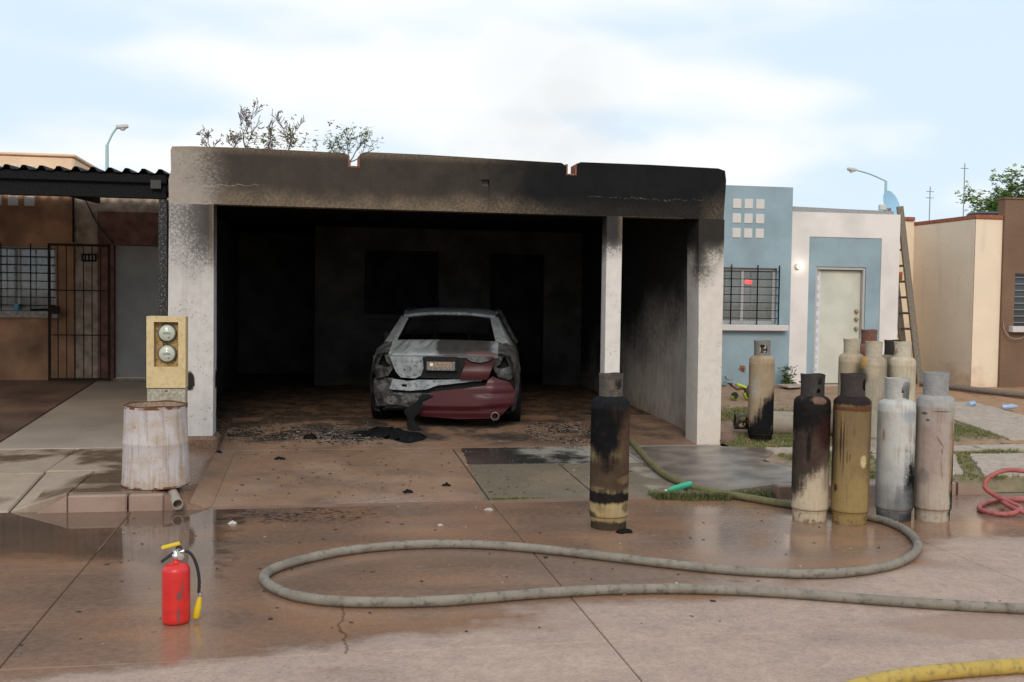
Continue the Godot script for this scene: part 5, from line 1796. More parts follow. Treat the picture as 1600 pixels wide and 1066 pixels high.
func make_car() -> void:
	var t := thing("burnt_car", "burnt-out sedan with ash-grey bodywork and half of its wine-red bumper left", "car", Vector3(1.535, 0.165, -12.78))
	t.rotation = Vector3(deg_to_rad(1.5), deg_to_rad(-10.8), 0)
	t.scale = Vector3(1.035, 1.0, 1.0)
	var sec := car_sections()
	for sd in [1.0, -1.0]:
		var s := sn()
		var P := []
		for q in sec:
			var row := []
			for p in q: row.append(Vector3(p.x * sd, p.y, p.z))
			P.append(row)
		var skip := func(i: int, j: int) -> bool:
			var z: float = sec[i][0].z
			if j >= 7 and z > -0.72: return true            # boot lid is a part of its own
			if j >= 6 and z < -0.71 and z > -3.15: return true   # cabin
			return false
		sheet(s, P, sd > 0, false, skip)
		# inner skin
		var Q := []
		for row in P:
			var r2 := []
			for p in row: r2.append(Vector3(p.x * 0.985, p.y - 0.006, p.z))
			Q.append(r2)
		sheet(s, Q, sd < 0, false, skip)
		part("body_side", s, M.burnt, t)
	# floor, cabin remains
	var s := sn()
	slab(s, Vector3(-0.74, 0.20, -4.45), Vector3(0.74, 0.24, -0.3), 0.01)
	slab(s, Vector3(-0.70, 0.90, -3.25), Vector3(0.70, 0.96, -3.05), 0.02)
	part("floor_pan", s, M.dark_metal, t)
	for q in [[-0.38, -2.35], [0.38, -2.35]]:
		s = sn()
		for dx in [-0.22, 0.22]:
			tube(s, smooth_path([Vector3(q[0] + dx, 0.24, q[1]), Vector3(q[0] + dx, 0.48, q[1] + 0.22), Vector3(q[0] + dx * 0.9, 0.80, q[1] + 0.34), Vector3(q[0] + dx * 0.6, 1.10, q[1] + 0.44)]), 0.018, 6)
		for k in 5:
			var y := 0.5 + k * 0.14
			tube(s, [Vector3(q[0] - 0.2, y, q[1] + 0.24 + k * 0.045), Vector3(q[0] + 0.2, y, q[1] + 0.24 + k * 0.045)], 0.010, 5)
		part("seat_frame", s, M.dark_metal, t)
	s = sn()
	slab(s, Vector3(-0.66, 0.80, -1.12), Vector3(0.66, 0.84, -0.74), 0.01)
	part("parcel_shelf", s, M.dark_metal, t)
	# roof with sagging, scorched skin
	s = sn()
	var R := []
	var R2 := []
	for i in 15:
		var row := []
		var row2 := []
		for j in 11:
			var u := -1.0 + 2.0 * i / 14.0
			var v := j / 10.0
			var z := lerpf(-1.28, -2.75, v)
			var wv := 0.59 + 0.03 * sin(v * PI)
			var y := 1.345 + 0.055 * (1.0 - u * u * u * u) + 0.03 * sin(v * PI) - 0.012 * absf(sin(i * 2.3 + j * 1.1)) * (1.0 - u * u)
			if j == 0: y -= 0.015
			row.append(Vector3(u * wv, y, z))
			row2.append(Vector3(u * (wv - 0.01), y - 0.02, z))
		R.append(row); R2.append(row2)
	sheet(s, R, true); sheet(s, R2, false)
	for i in 14:
		quado(s, R[i][0], R[i + 1][0], R2[i + 1][0], R2[i][0], Vector3(0, 0, 1))
	part("roof", s, M.ash, t)
	s = sn()
	tube(s, smooth_path([Vector3(-0.58, 1.335, -1.27), Vector3(-0.3, 1.37, -1.25), Vector3(0, 1.378, -1.245), Vector3(0.3, 1.37, -1.25), Vector3(0.58, 1.335, -1.27)]), 0.024, 8)
	part("roof_header", s, M.ash, t)
	# pillars
	for sd in [-1.0, 1.0]:
		s = sn()
		var A := Vector3(0.645 * sd, 1.05, -0.60); var B := Vector3(0.555 * sd, 1.335, -1.26)
		var C := Vector3(0.62 * sd, 1.335, -1.75); var D := Vector3(0.845 * sd, 0.93, -1.30); var E2 := Vector3(0.79 * sd, 0.985, -0.66)
		var F2 := Vector3(0.625 * sd, 1.335, -1.33)
		var G := Vector3(0.815 * sd, 0.97, -0.95)
		var inn := Vector3(-0.03 * sd, -0.02, 0.0)
		for q in [[A, B, F2, E2], [E2, F2, C, G], [G, C, D, D]]:
			quado(s, q[0], q[1], q[2], q[3], Vector3(sd, 0.5, 0.4))
			quado(s, q[0] + inn, q[1] + inn, q[2] + inn, q[3] + inn, Vector3(-sd, -0.5, -0.4))
		quado(s, A, B, B + inn, A + inn, Vector3(-sd, 0, 0.6))
		quado(s, C, D, D + inn, C + inn, Vector3(0, 0, -1))
		part("rear_pillar", s, M.ash, t)
		s = sn()
		tube(s, [Vector3(0.86 * sd, 0.93, -2.25), Vector3(0.62 * sd, 1.39, -2.15)], 0.035, 8)
		part("door_pillar", s, M.burnt, t)
		s = sn()
		tube(s, smooth_path([Vector3(0.80 * sd, 0.98, -3.2), Vector3(0.70 * sd, 1.2, -2.95), Vector3(0.58 * sd, 1.385, -2.7)]), 0.03, 8)
		part("front_pillar", s, M.burnt, t)
		s = sn()
		tube(s, smooth_path([Vector3(0.60 * sd, 1.37, -1.7), Vector3(0.61 * sd, 1.395, -2.2), Vector3(0.58 * sd, 1.385, -2.72)]), 0.028, 8)
		part("roof_rail", s, M.burnt, t)
		s = sn()
		if sd < 0:
			box(s, Vector3(0.97 * sd, 0.96, -3.0), Vector3(0.16, 0.12, 0.07), 0.03)
			part("mirror_stub", s, M.burnt, t)
	# boot lid: deck, lip and the ash-grey rear face
	var bl := Node3D.new()
	bl.name = "boot_lid"
	t.add_child(bl, true)
	s = sn()
	var dk := []
	var dk2 := []
	for i in 17:
		var u := -1.0 + 2.0 * i / 16.0
		var row := []
		var row2 := []
		for q in [[-0.68, 1.045], [-0.62, 1.058], [-0.5, 1.04], [-0.35, 1.005], [-0.2, 0.98], [-0.1, 0.955], [-0.045, 0.932], [-0.03, 0.915], [-0.035, 0.900]]:
			var bow := -0.10 * u * u * u * u
			var p := Vector3(u * 0.648, q[1] + 0.012 * (1.0 - u * u), q[0] + (bow if q[0] > -0.5 else 0.0) - 0.004 * sin(i * 2.1))
			row.append(p)
			row2.append(p + Vector3(0, -0.02, -0.012))
		dk.append(row); dk2.append(row2)
	sheet(s, dk, false, true); sheet(s, dk2, true, true)
	for i in 16:
		quado(s, dk[i][8], dk[i + 1][8], dk2[i + 1][8], dk2[i][8], Vector3(0, -1, 0.2))
		quado(s, dk[i][0], dk[i + 1][0], dk2[i + 1][0], dk2[i][0], Vector3(0, 0, -1))
	part("deck", s, M.deck, bl)
	var rear := func(x: float, y: float) -> float:
		return -0.055 - 0.14 * pow(absf(x) / 0.85, 3.0) + 0.10 * (0.7 - y) * (0.7 - y) - 0.02 * sin(y * 13.0)
	s = sn()
	patch(s, PackedVector2Array([Vector2(-0.63, 0.894), Vector2(-0.24, 0.898), Vector2(-0.225, 0.762), Vector2(-0.26, 0.662), Vector2(-0.33, 0.627), Vector2(-0.50, 0.634), Vector2(-0.56, 0.702)]), [PackedVector2Array([Vector2(-0.462, 0.720), Vector2(-0.444, 0.724), Vector2(-0.446, 0.742), Vector2(-0.464, 0.740)])], rear, 0.06, 0.012)
	part("rear_face", s, M.ash, bl, "ash-grey side of the boot lid")
	s = sn()
	var rear_d := func(x: float, y: float) -> float: return float(rear.call(x, y)) - 0.022
	patch(s, PackedVector2Array([Vector2(-0.30, 0.894), Vector2(0.60, 0.894), Vector2(0.55, 0.642), Vector2(0.2, 0.627), Vector2(-0.30, 0.632)]), [], rear_d, 0.08, 0.012)
	part("rear_face", s, M.dark_metal, bl, "blackened middle of the boot lid")
	s = sn()
	var rear_r := func(x: float, y: float) -> float:
		return float(rear.call(x, y)) + 0.018 - 0.03 * ss(0.70, 0.83, y) * (1.0 - absf(x - 0.42) * 2.0) + 0.01 * sin(y * 30.0)
	patch(s, PackedVector2Array([Vector2(0.19, 0.620), Vector2(0.53, 0.620), Vector2(0.565, 0.722), Vector2(0.625, 0.887), Vector2(0.56, 0.837), Vector2(0.44, 0.810), Vector2(0.34, 0.827), Vector2(0.27, 0.867), Vector2(0.255, 0.782), Vector2(0.215, 0.682)]), [], rear_r, 0.04, 0.012)
	part("rear_face", s, M.wine, bl, "wine-red corner of the boot lid, buckled along its top")
	s = sn()
	patch(s, PackedVector2Array([Vector2(0.26, 0.894), Vector2(0.62, 0.904), Vector2(0.55, 0.854), Vector2(0.44, 0.832), Vector2(0.34, 0.847)]), [], func(x: float, y: float) -> float: return float(rear.call(x, y)) + 0.004, 0.05, 0.01)
	part("lip_trim", s, M.burnt, bl)
	s = sn()
	box(s, Vector3(-0.02, 0.815, float(rear.call(0.0, 0.77)) + 0.012), Vector3(0.38, 0.175, 0.03), 0.012)
	part("plate_recess", s, M.dark_metal, bl)
	s = sn()
	var pz: float = float(rear.call(0.0, 0.77)) + 0.034
	quad(s, Vector3(-0.185, 0.735, pz), Vector3(0.145, 0.735, pz), Vector3(0.145, 0.885, pz - 0.01), Vector3(-0.185, 0.885, pz - 0.01), Vector2(0, 1.042), Vector2(1, 1.042), Vector2(1, 0.000), Vector2(0, 0.000))
	slab(s, Vector3(-0.185, 0.735, pz - 0.013), Vector3(0.145, 0.885, pz - 0.011), 0.0005)
	part("licence_plate", s, M.plate, bl)
	var cr := FastNoiseLite.new()
	cr.seed = 12; cr.frequency = 5.0; cr.fractal_octaves = 3
	# lamp cavities
	var corner := func(x: float, y: float) -> float:
		return -0.07 - 0.19 * pow(absf(x) / 0.86, 3.0) - 0.05 * maxf(0.0, y - 0.7)
	for sd in [-1.0, 1.0]:
		s = sn()
		var po := PackedVector2Array()
		for p in [[0.575, 0.902], [0.60, 0.742], [0.66, 0.642], [0.80, 0.602], [0.865, 0.702], [0.85, 0.882], [0.74, 0.917]]: po.append(Vector2(p[0] * sd, p[1]))
		var ho := PackedVector2Array()
		for p in [[0.735, 0.894], [0.765, 0.842], [0.79, 0.777], [0.70, 0.747], [0.625, 0.767], [0.68, 0.812], [0.705, 0.887]]: ho.append(Vector2(p[0] * sd, p[1]))
		if sd < 0:
			po.reverse(); ho.reverse()
		patch(s, po, [ho], func(x: float, y: float) -> float: return float(corner.call(x, y)) - 0.03 + 0.035 * cr.get_noise_2d(x * 1.3 + 4.0, y), 0.03, 0.008)
		part("lamp_cavity", s, M.burnt, t)
		s = sn()
		slab(s, Vector3(0.58 * sd, 0.62, -0.42), Vector3(0.84 * sd, 0.89, -0.36), 0.01)
		part("lamp_back", s, M.soot, t)
		# quarter panel behind the cavity, down to the bumper
		s = sn()
		var qp := PackedVector2Array()
		for p in [[0.60, 0.617], [0.84, 0.612], [0.865, 0.442], [0.80, 0.249], [0.62, 0.274]]: qp.append(Vector2(p[0] * sd, p[1]))
		if sd < 0: qp.reverse()
		patch(s, qp, [], func(x: float, y: float) -> float: return float(corner.call(x, y)) - 0.05 + 0.045 * cr.get_noise_2d(x, y * 1.6), 0.04, 0.008)
		part("corner_panel", s, M.burnt if sd < 0 else M.dark_metal, t)
	# rear crash panel and beam
	s = sn()
	patch(s, rect(-0.70, 0.24, 0.70, 0.585), [], func(x: float, y: float) -> float: return -0.17 - 0.08 * pow(absf(x) / 0.8, 2.0), 0.1, 0.01)
	part("crash_panel", s, M.dark_metal, t)
	s = sn()
	patch(s, PackedVector2Array([Vector2(-0.64, 0.482), Vector2(-0.42, 0.467), Vector2(-0.2, 0.487), Vector2(-0.06, 0.542), Vector2(0.30, 0.587), Vector2(0.46, 0.602), Vector2(0.46, 0.632), Vector2(-0.10, 0.607), Vector2(-0.30, 0.607), Vector2(-0.42, 0.587), Vector2(-0.60, 0.612)]), [PackedVector2Array([Vector2(-0.49, 0.514), Vector2(-0.43, 0.514), Vector2(-0.43, 0.547), Vector2(-0.49, 0.547)])], func(x: float, y: float) -> float: return -0.10 - 0.09 * pow(absf(x) / 0.8, 2.0) + 0.01 * sin(x * 30.0), 0.05, 0.02)
	part("bumper_beam", s, M.ash, t)
	s = sn()
	patch(s, PackedVector2Array([Vector2(-0.72, 0.442), Vector2(-0.40, 0.437), Vector2(-0.10, 0.442), Vector2(-0.22, 0.249), Vector2(-0.60, 0.280), Vector2(-0.72, 0.323)]), [], func(x: float, y: float) -> float: return -0.13 - 0.10 * pow(absf(x) / 0.8, 2.0) + 0.05 * cr.get_noise_2d(x, y * 2.0 + 7.0), 0.05, 0.012)
	part("molten_bumper", s, M.burnt, t, "burnt end of the bumper")
	# what is left of the bumper skin
	var bump := func(x: float, y: float) -> float:
		var z := -0.20 * pow(maxf(0.0, absf(x) - 0.10) / 0.76, 2.6)
		z += 0.05 * ss(0.62, 0.52, y) + 0.035 * ss(0.44, 0.41, y) * ss(0.30, 0.60, x) - 0.05 * ss(0.30, 0.24, y - 0.03 * ss(0.3, 0.7, x)) - 0.04 * ss(0.22, 0.14, y)
		z += 0.02 * ss(0.52, 0.60, x) * ss(0.40, 0.50, y)
		return z - 0.02
	s = sn()
	patch(s, PackedVector2Array([Vector2(-0.29, 0.165), Vector2(0.2, 0.135), Vector2(0.62, 0.145), Vector2(0.70, 0.180), Vector2(0.775, 0.262), Vector2(0.85, 0.336), Vector2(0.86, 0.482), Vector2(0.79, 0.587), Vector2(0.68, 0.627), Vector2(0.59, 0.664), Vector2(0.545, 0.632), Vector2(0.51, 0.557), Vector2(0.30, 0.527), Vector2(0.0, 0.492), Vector2(-0.12, 0.474), Vector2(-0.20, 0.360)]), [], bump, 0.03, 0.010)
	part("bumper", s, M.wine, t, "wine-red remaining half of the bumper")
	s = sn()
	var rib := []
	var sk := smooth_path([Vector3(-0.10, 0.445, 0.02), Vector3(-0.20, 0.40, 0.05), Vector3(-0.31, 0.30, 0.06), Vector3(-0.36, 0.18, 0.07), Vector3(-0.35, 0.08, 0.08), Vector3(-0.30, 0.015, 0.10)], 0.03)
	for i in sk.size():
		var ww := 0.05 + 0.03 * sin(i * 0.9) + 0.03 * sin(PI * i / sk.size())
		var row := []
		for k in 7:
			var a := -1.2 + 2.4 * k / 6.0
			row.append(sk[i] + Vector3(sin(a) * ww, 0, cos(a) * 0.03 - 0.03))
		rib.append(row)
	sheet(s, rib, true)
	part("melted_trim", s, M.char, t, "black melted strip hanging to the floor")
	# exhaust and wheels
	s = sn()
	lathe(s, [Vector2(0.046, -0.25), Vector2(0.046, 0.0), Vector2(0.056, 0.008), Vector2(0.056, 0.0), Vector2(0.038, 0.004), Vector2(0.036, -0.2), Vector2(0.0, -0.2)], 20, Transform3D(Basis(Vector3.RIGHT, PI / 2), Vector3(0.625, 0.185, -0.03)))
	part("exhaust_tip", s, M.tip, t)
	for q in [[-0.81, -0.86], [0.825, -0.86], [-0.79, -3.70], [0.79, -3.70]]:
		var wh := Node3D.new()
		wh.name = "wheel"
		t.add_child(wh, true)
		wh.position = Vector3(q[0], 0.315, q[1])
		var xf := Transform3D(Basis(Vector3.BACK, -PI / 2 if q[0] > 0 else PI / 2), Vector3.ZERO)
		s = sn()
		lathe(s, [Vector2(0.20, -0.09), Vector2(0.29, -0.105), Vector2(0.312, -0.085), Vector2(0.318, 0.0), Vector2(0.312, 0.085), Vector2(0.29, 0.105), Vector2(0.20, 0.09)], 36, xf, 0, TAU, 0.006)
		part("tyre", s, M.tyre, wh)
		s = sn()
		lathe(s, [Vector2(0.205, -0.08), Vector2(0.205, 0.075), Vector2(0.19, 0.085), Vector2(0.18, 0.05), Vector2(0.06, 0.04), Vector2(0.05, 0.06), Vector2(0.0, 0.06)], 28, xf)
		part("rim", s, M.burnt, wh)
	# roll of burnt carpet dragged out under the rear bumper
	s = sn()
	rng.seed = 77
	var mt := []
	for i in 17:
		var row := []
		for j in 9:
			var u := i / 16.0
			var v := j / 8.0
			var a := Vector3(0.46, 0, -12.55).lerp(Vector3(1.14, 0, -11.98), u)
			var b := Vector3(0.86, 0, -12.95).lerp(Vector3(1.30, 0, -12.35), u)
			var p := a.lerp(b, v)
			var e := 1.0 if (i == 0 or j == 0 or i == 16 or j == 8) else 0.0
			p += Vector3(rng.randf_range(-0.11, 0.11), 0, rng.randf_range(-0.08, 0.08)) * e
			p.y = floor_y(p.z) + 0.006 + (1.0 - e) * (0.012 + rng.randf() * 0.045)
			row.append(p)
		mt.append(row)
	sheet(s, mt, true)
	single("charred_mat", s, M.char, "crumpled black charred mat on the floor in front of the car", "mat")

# ------------------------------------------------------------------ gas cylinders
func collar(s: SurfaceTool, y0: float, h: float, r0: float, r1: float, holes: Array) -> void:
	var na := 72
	var nh := 14
	var cut := func(i: int, j: int) -> bool:
		var a := (i + 0.5) / na * 360.0 - 180.0
		var y := (j + 0.5) / nh
		for q in holes:
			var da := fposmod(a - q[0] + 180.0, 360.0) - 180.0
			if pow(absf(da) / q[1], 3.0) + pow(absf(y - q[2]) / q[3], 3.0) < 1.0: return true
		return false
	var pt := func(i: int, j: int, inner: float) -> Vector3:
		var a := deg_to_rad(float(i) / na * 360.0 - 180.0)
		var v := float(j) / nh
		var r := lerpf(r0, r1, v) - inner - 0.004 * sin(v * PI)
		var dent := 1.0 + 0.012 * sin(a * 2.0 + 0.6) * v
		return Vector3(sin(a) * r * dent, y0 + h * v + (0.004 * sin(a * 3.0) if j == nh else 0.0), cos(a) * r * dent)
	for i in na:
		var am := deg_to_rad((i + 0.5) / na * 360.0 - 180.0)
		var out := Vector3(sin(am), 0, cos(am))
		for j in nh:
			if cut.call(i, j): continue
			quado(s, pt.call(i, j, 0.0), pt.call(i + 1, j, 0.0), pt.call(i + 1, j + 1, 0.0), pt.call(i, j + 1, 0.0), out)
			quado(s, pt.call(i, j, 0.004), pt.call(i + 1, j, 0.004), pt.call(i + 1, j + 1, 0.004), pt.call(i, j + 1, 0.004), -out)
			if j == nh - 1 or cut.call(i, j + 1):
				quado(s, pt.call(i, j + 1, 0.0), pt.call(i + 1, j + 1, 0.0), pt.call(i + 1, j + 1, 0.004), pt.call(i, j + 1, 0.004), Vector3.UP)
			if j > 0 and cut.call(i, j - 1):
				quado(s, pt.call(i, j, 0.0), pt.call(i + 1, j, 0.0), pt.call(i + 1, j, 0.004), pt.call(i, j, 0.004), Vector3.DOWN)

func gas_cylinder(label: String, at: Vector3, tex: ImageTexture, collar_mat: Material, hgt: float, rad: float, holes: Array, col_r := 0.097, col_h := 0.165, turn := 0.0) -> Node3D:
	var face := atan2(-at.x, -at.z)
	var t := thing("gas_cylinder", label, "gas cylinder", at, face + turn, "scorched gas cylinders")
	var yb := hgt - col_h - 0.005     # top of the shoulder
	var s := sn()
	var prof := [Vector2(0.0, 0.05), Vector2(rad - 0.022, 0.045), Vector2(rad - 0.020, 0.0), Vector2(rad - 0.014, 0.0), Vector2(rad - 0.012, 0.062), Vector2(rad - 0.013, 0.074), Vector2(rad - 0.004, 0.092), Vector2(rad, 0.108), Vector2(rad + 0.0015, 0.114), Vector2(rad, 0.12)]
	prof.append(Vector2(rad - 0.0005, yb * 0.5))
	prof.append(Vector2(rad, yb - 0.115)); prof.append(Vector2(rad + 0.0015, yb - 0.11)); prof.append(Vector2(rad, yb - 0.104))
	for k in 8:
		var a := PI / 2 * (k + 1) / 8.0
		prof.append(Vector2(rad * pow(cos(a), 0.75) if k < 7 else 0.0, yb - 0.068 + 0.068 * sin(a)))
	lathe(s, prof, 48, Transform3D(), -PI, PI, 0.0012)
	var m := uvmat(tex, 0.7, null, null)
	m.metallic_specular = 0.12
	part("body", s, m, t)
	s = sn()
	collar(s, yb - 0.022, col_h + 0.022, col_r, col_r * 1.04, holes)
	part("collar", s, collar_mat, t)
	s = sn()
	lathe(s, [Vector2(0.022, yb - 0.01), Vector2(0.022, yb + 0.03), Vector2(0.016, yb + 0.035), Vector2(0.016, yb + 0.085), Vector2(0.03, yb + 0.09), Vector2(0.03, yb + 0.115), Vector2(0.0, yb + 0.12)], 14)
	tube(s, [Vector3(0, yb + 0.055, 0), Vector3(0.05, yb + 0.055, 0.01)], 0.012, 8)
	part("valve", s, M.rust, t)
	return t

func make_cylinders() -> void:
	var blk := Vector3(0.010, 0.010, 0.0105)
	var brn := Vector3(0.055, 0.035, 0.024)
	var W := [[40.0, 22.0, 0.6, 0.22], [-140.0, 30.0, 0.6, 0.25]]
	var dark_c := mat(lin(1, 1, 1), 0.7, tile3(Color(0.014, 0.014, 0.015), Color(0.03, 0.027, 0.026), Color(0.06, 0.035, 0.025), 12, 3.0), 3.0, M.n_grain, 0.5, 0.0, false)
	var brown_c := mat(lin(1, 1, 1), 0.8, tile3(Color(0.035, 0.026, 0.024), Color(0.05, 0.034, 0.03), Color(0.018, 0.016, 0.016), 22, 3.0), 3.0, M.n_grain, 0.5, 0.0, false)
	var smoke_c := mat(lin(1, 1, 1), 0.7, tile3(Color(0.05, 0.042, 0.037), Color(0.11, 0.088, 0.07), Color(0.02, 0.02, 0.02), 33, 3.0, 0.5), 3.0, M.n_grain, 0.5, 0.0, false)
	var white_c := mat(lin(1, 1, 1), 0.65, tile3(Color(0.46, 0.455, 0.43), Color(0.40, 0.395, 0.37), Color(0.33, 0.30, 0.27), 44, 2.0, 0.5), 3.0, null, 0, 0.0, false)
	var grey_c := mat(lin(1, 1, 1), 0.6, tile3(Color(0.215, 0.215, 0.22), Color(0.28, 0.28, 0.28), Color(0.33, 0.30, 0.28), 55, 2.0, 0.5), 2.0, null, 0, 0.0, false)
	var tan_c := mat(lin(1, 1, 1), 0.7, tile3(Color(0.42, 0.36, 0.27), Color(0.48, 0.42, 0.325), Color(0.26, 0.20, 0.14), 66, 2.0, 0.5), 3.0, null, 0, 0.0, false)
	var cream_c := mat(lin(1, 1, 1), 0.7, tile3(Color(0.47, 0.42, 0.33), Color(0.53, 0.475, 0.375), Color(0.3, 0.26, 0.2), 16, 2.0, 0.5), 3.0, null, 0, 0.0, false)
	var rust_c := mat(lin(1, 1, 1), 0.85, tile3(Color(0.165, 0.072, 0.048), Color(0.22, 0.10, 0.07), Color(0.09, 0.045, 0.035), 26, 2.5), 3.0, M.n_grain, 0.5, 0.0, false)
	# the one standing alone in front of the garage
	gas_cylinder("charred gas cylinder with a cream band at its foot, alone before the garage", Vector3(2.29, 0.0, -7.985),
		bake_cylinder(1, Vector3(0.36, 0.275, 0.145), Vector3(0.042, 0.027, 0.02), [
			[0, 0.42, 190, 0.16, 0.9, Vector3(0.050, 0.032, 0.024), 0], [0, 0.245, 170, 0.045, 1.0, Vector3(0.016, 0.014, 0.013), 60],
			[-30, 0.78, 75, 0.30, 1.0, blk, -60], [65, 0.62, 40, 0.22, 0.85, Vector3(0.085, 0.052, 0.036), 0], [55, 0.38, 26, 0.03, 0.6, Vector3(0.19, 0.125, 0.07), 120],
			[-40, 0.315, 26, 0.010, 0.6, Vector3(0.18, 0.125, 0.07), 0], [0, 1.0, 360, 0.09, 1.0, Vector3(0.014, 0.0145, 0.016), 0], [60, 0.17, 22, 0.045, 0.8, Vector3(0.10, 0.065, 0.05), 0],
			[0, 0.025, 360, 0.04, 0.95, Vector3(0.035, 0.028, 0.023), 0], [-80, 0.11, 40, 0.03, 0.8, blk, 0]], 0.35), smoke_c, 1.22, 0.153, W, 0.094)
	# four in a row at the end of the hose
	gas_cylinder("gas cylinder black on top and cream at the foot, beside the ochre one", Vector3(4.03, 0.0, -8.06),
		bake_cylinder(2, Vector3(0.48, 0.395, 0.285), Vector3(0.085, 0.056, 0.044), [
			[-45, 0.50, 78, 0.36, 0.96, Vector3(0.040, 0.031, 0.027), 170], [30, 0.58, 70, 0.20, 0.8, Vector3(0.065, 0.042, 0.034), 0],
			[0, 0.86, 360, 0.17, 1.0, Vector3(0.016, 0.0145, 0.014), 0], [60, 0.72, 60, 0.12, 0.9, Vector3(0.038, 0.015, 0.013), 0], [25, 0.965, 26, 0.03, 0.8, Vector3(0.19, 0.12, 0.085), 0], [-8, 0.62, 8, 0.13, 0.8, blk, 0]], 0.9), dark_c, 1.21, 0.149, [[35.0, 12.0, 0.72, 0.14], [30.0, 9.0, 0.3, 0.11], [-150.0, 26.0, 0.6, 0.25]])
	gas_cylinder("ochre-brown gas cylinder with dark drips and a brown collar, second in the row of four", Vector3(4.315, 0.0, -7.925),
		bake_cylinder(3, Vector3(0.285, 0.20, 0.088), Vector3(0.21, 0.148, 0.078), [[-58, 0.55, 14, 0.40, 0.55, Vector3(0.09, 0.06, 0.036), 0], [-30, 0.80, 5, 0.12, 0.8, Vector3(0.30, 0.17, 0.06), 0], 
			[0, 0.97, 360, 0.055, 1.0, Vector3(0.030, 0.022, 0.021), 0], [0, 0.90, 360, 0.02, 0.8, Vector3(0.10, 0.035, 0.018), 0], [-34, 0.66, 3.2, 0.20, 0.85, Vector3(0.04, 0.027, 0.018), 0], [-24, 0.60, 2.2, 0.24, 0.8, Vector3(0.04, 0.027, 0.018), 0], [-12, 0.53, 2.2, 0.05, 0.7, Vector3(0.05, 0.03, 0.02), 0], [-4, 0.53, 2.0, 0.04, 0.7, Vector3(0.05, 0.03, 0.02), 0],
			[-78, 0.6, 18, 0.36, 0.8, Vector3(0.07, 0.045, 0.03), 0], [-50, 0.28, 9, 0.035, 0.9, Vector3(0.05, 0.022, 0.016), 0], [40, 0.50, 11, 0.045, 0.9, Vector3(0.52, 0.42, 0.22), 0], [80, 0.5, 22, 0.6, 0.6, Vector3(0.11, 0.075, 0.045), 0]], 0.75, 0.5), brown_c, 1.225, 0.150, [[70.0, 22.0, 0.55, 0.24], [-110.0, 22.0, 0.55, 0.24]], 0.099, 0.17)
	gas_cylinder("white gas cylinder with a black scorch down one side, third in the row of four", Vector3(4.75, 0.0, -7.99),
		bake_cylinder(4, Vector3(0.36, 0.36, 0.36), Vector3(0.53, 0.525, 0.50), [
			[92, 0.16, 62, 0.40, 1.0, blk, -60], [40, 0.12, 50, 0.18, 0.7, Vector3(0.07, 0.07, 0.072), 0], [0, 0.03, 360, 0.05, 0.9, Vector3(0.03, 0.03, 0.03), 0], [-30, 0.16, 90, 0.14, 0.5, Vector3(0.18, 0.18, 0.185), 0], [45, 0.86, 26, 0.06, 0.6, Vector3(0.26, 0.31, 0.34), 0], [-40, 0.70, 6, 0.05, 0.8, Vector3(0.30, 0.18, 0.09), 0]], 0.35, 0.25), white_c, 1.185, 0.151, [[48.0, 26.0, 0.48, 0.40], [-140.0, 30.0, 0.5, 0.3]], 0.098)
	gas_cylinder("beige gas cylinder with a grey collar, end of the row by the red hose", Vector3(5.075, 0.0, -7.95),
		bake_cylinder(5, Vector3(0.42, 0.36, 0.295), Vector3(0.40, 0.355, 0.32), [
			[78, 0.28, 20, 0.36, 1.0, blk, -20], [88, 0.30, 30, 0.40, 0.9, blk, 0], [0, 0.5, 75, 0.34, 0.35, Vector3(0.36, 0.265, 0.225), 0], [62, 0.55, 14, 0.28, 0.7, Vector3(0.30, 0.20, 0.11), 0], [-5, 0.55, 40, 0.24, 0.4, Vector3(0.30, 0.20, 0.18), 0], [-34, 0.36, 24, 0.06, 0.5, Vector3(0.15, 0.135, 0.125), 0], [18, 0.63, 3, 0.05, 0.8, Vector3(0.16, 0.075, 0.05), -260], [24, 0.56, 2.0, 0.04, 0.8, Vector3(0.15, 0.07, 0.045), 0], [24, 0.42, 2.2, 0.11, 0.55, Vector3(0.22, 0.13, 0.085), -40],
			[-34, 0.85, 12, 0.012, 0.8, Vector3(0.05, 0.045, 0.042), 0], [-22, 0.80, 7, 0.012, 0.8, Vector3(0.05, 0.045, 0.042), 0], [25, 0.87, 30, 0.004, 0.7, Vector3(0.07, 0.06, 0.055), 0], [0, 0.95, 360, 0.04, 0.7, Vector3(0.30, 0.31, 0.31), 0]], 0.4, 0.3), grey_c, 1.235, 0.150, [[-120.0, 30.0, 0.55, 0.26], [150.0, 20.0, 0.5, 0.2]], 0.102, 0.175)
	# on the lot behind
	gas_cylinder("tan gas cylinder with a black scorched lower half, standing before the barred blue wall", Vector3(5.26, 0.118, -11.84),
		bake_cylinder(6, Vector3(0.30, 0.225, 0.155), Vector3(0.37, 0.285, 0.195), [
			[50, 0.32, 70, 0.33, 1.0, blk, 130], [0, 0.06, 360, 0.16, 1.0, blk, 0], [-30, 0.64, 26, 0.14, 0.6, Vector3(0.36, 0.34, 0.29), 0]], 0.5), mat(lin(1, 1, 1), 0.7, tile3(Color(0.20, 0.185, 0.16), Color(0.14, 0.13, 0.12), Color(0.27, 0.235, 0.18), 36, 2.0), 3.0, null, 0, 0.0, false), 1.215, 0.150, [[8.0, 30.0, 0.48, 0.3], [-172.0, 40.0, 0.48, 0.36]])
	gas_cylinder("tan gas cylinder with a pale collar before the cream door, farthest from the ladder", Vector3(6.37, 0.125, -11.75),
		bake_cylinder(7, Vector3(0.42, 0.34, 0.235), Vector3(0.44, 0.365, 0.26), [[60, 0.55, 30, 0.35, 0.5, Vector3(0.26, 0.18, 0.11), 0]], 0.4), tan_c, 1.24, 0.150, [[-120.0, 26.0, 0.5, 0.25]])
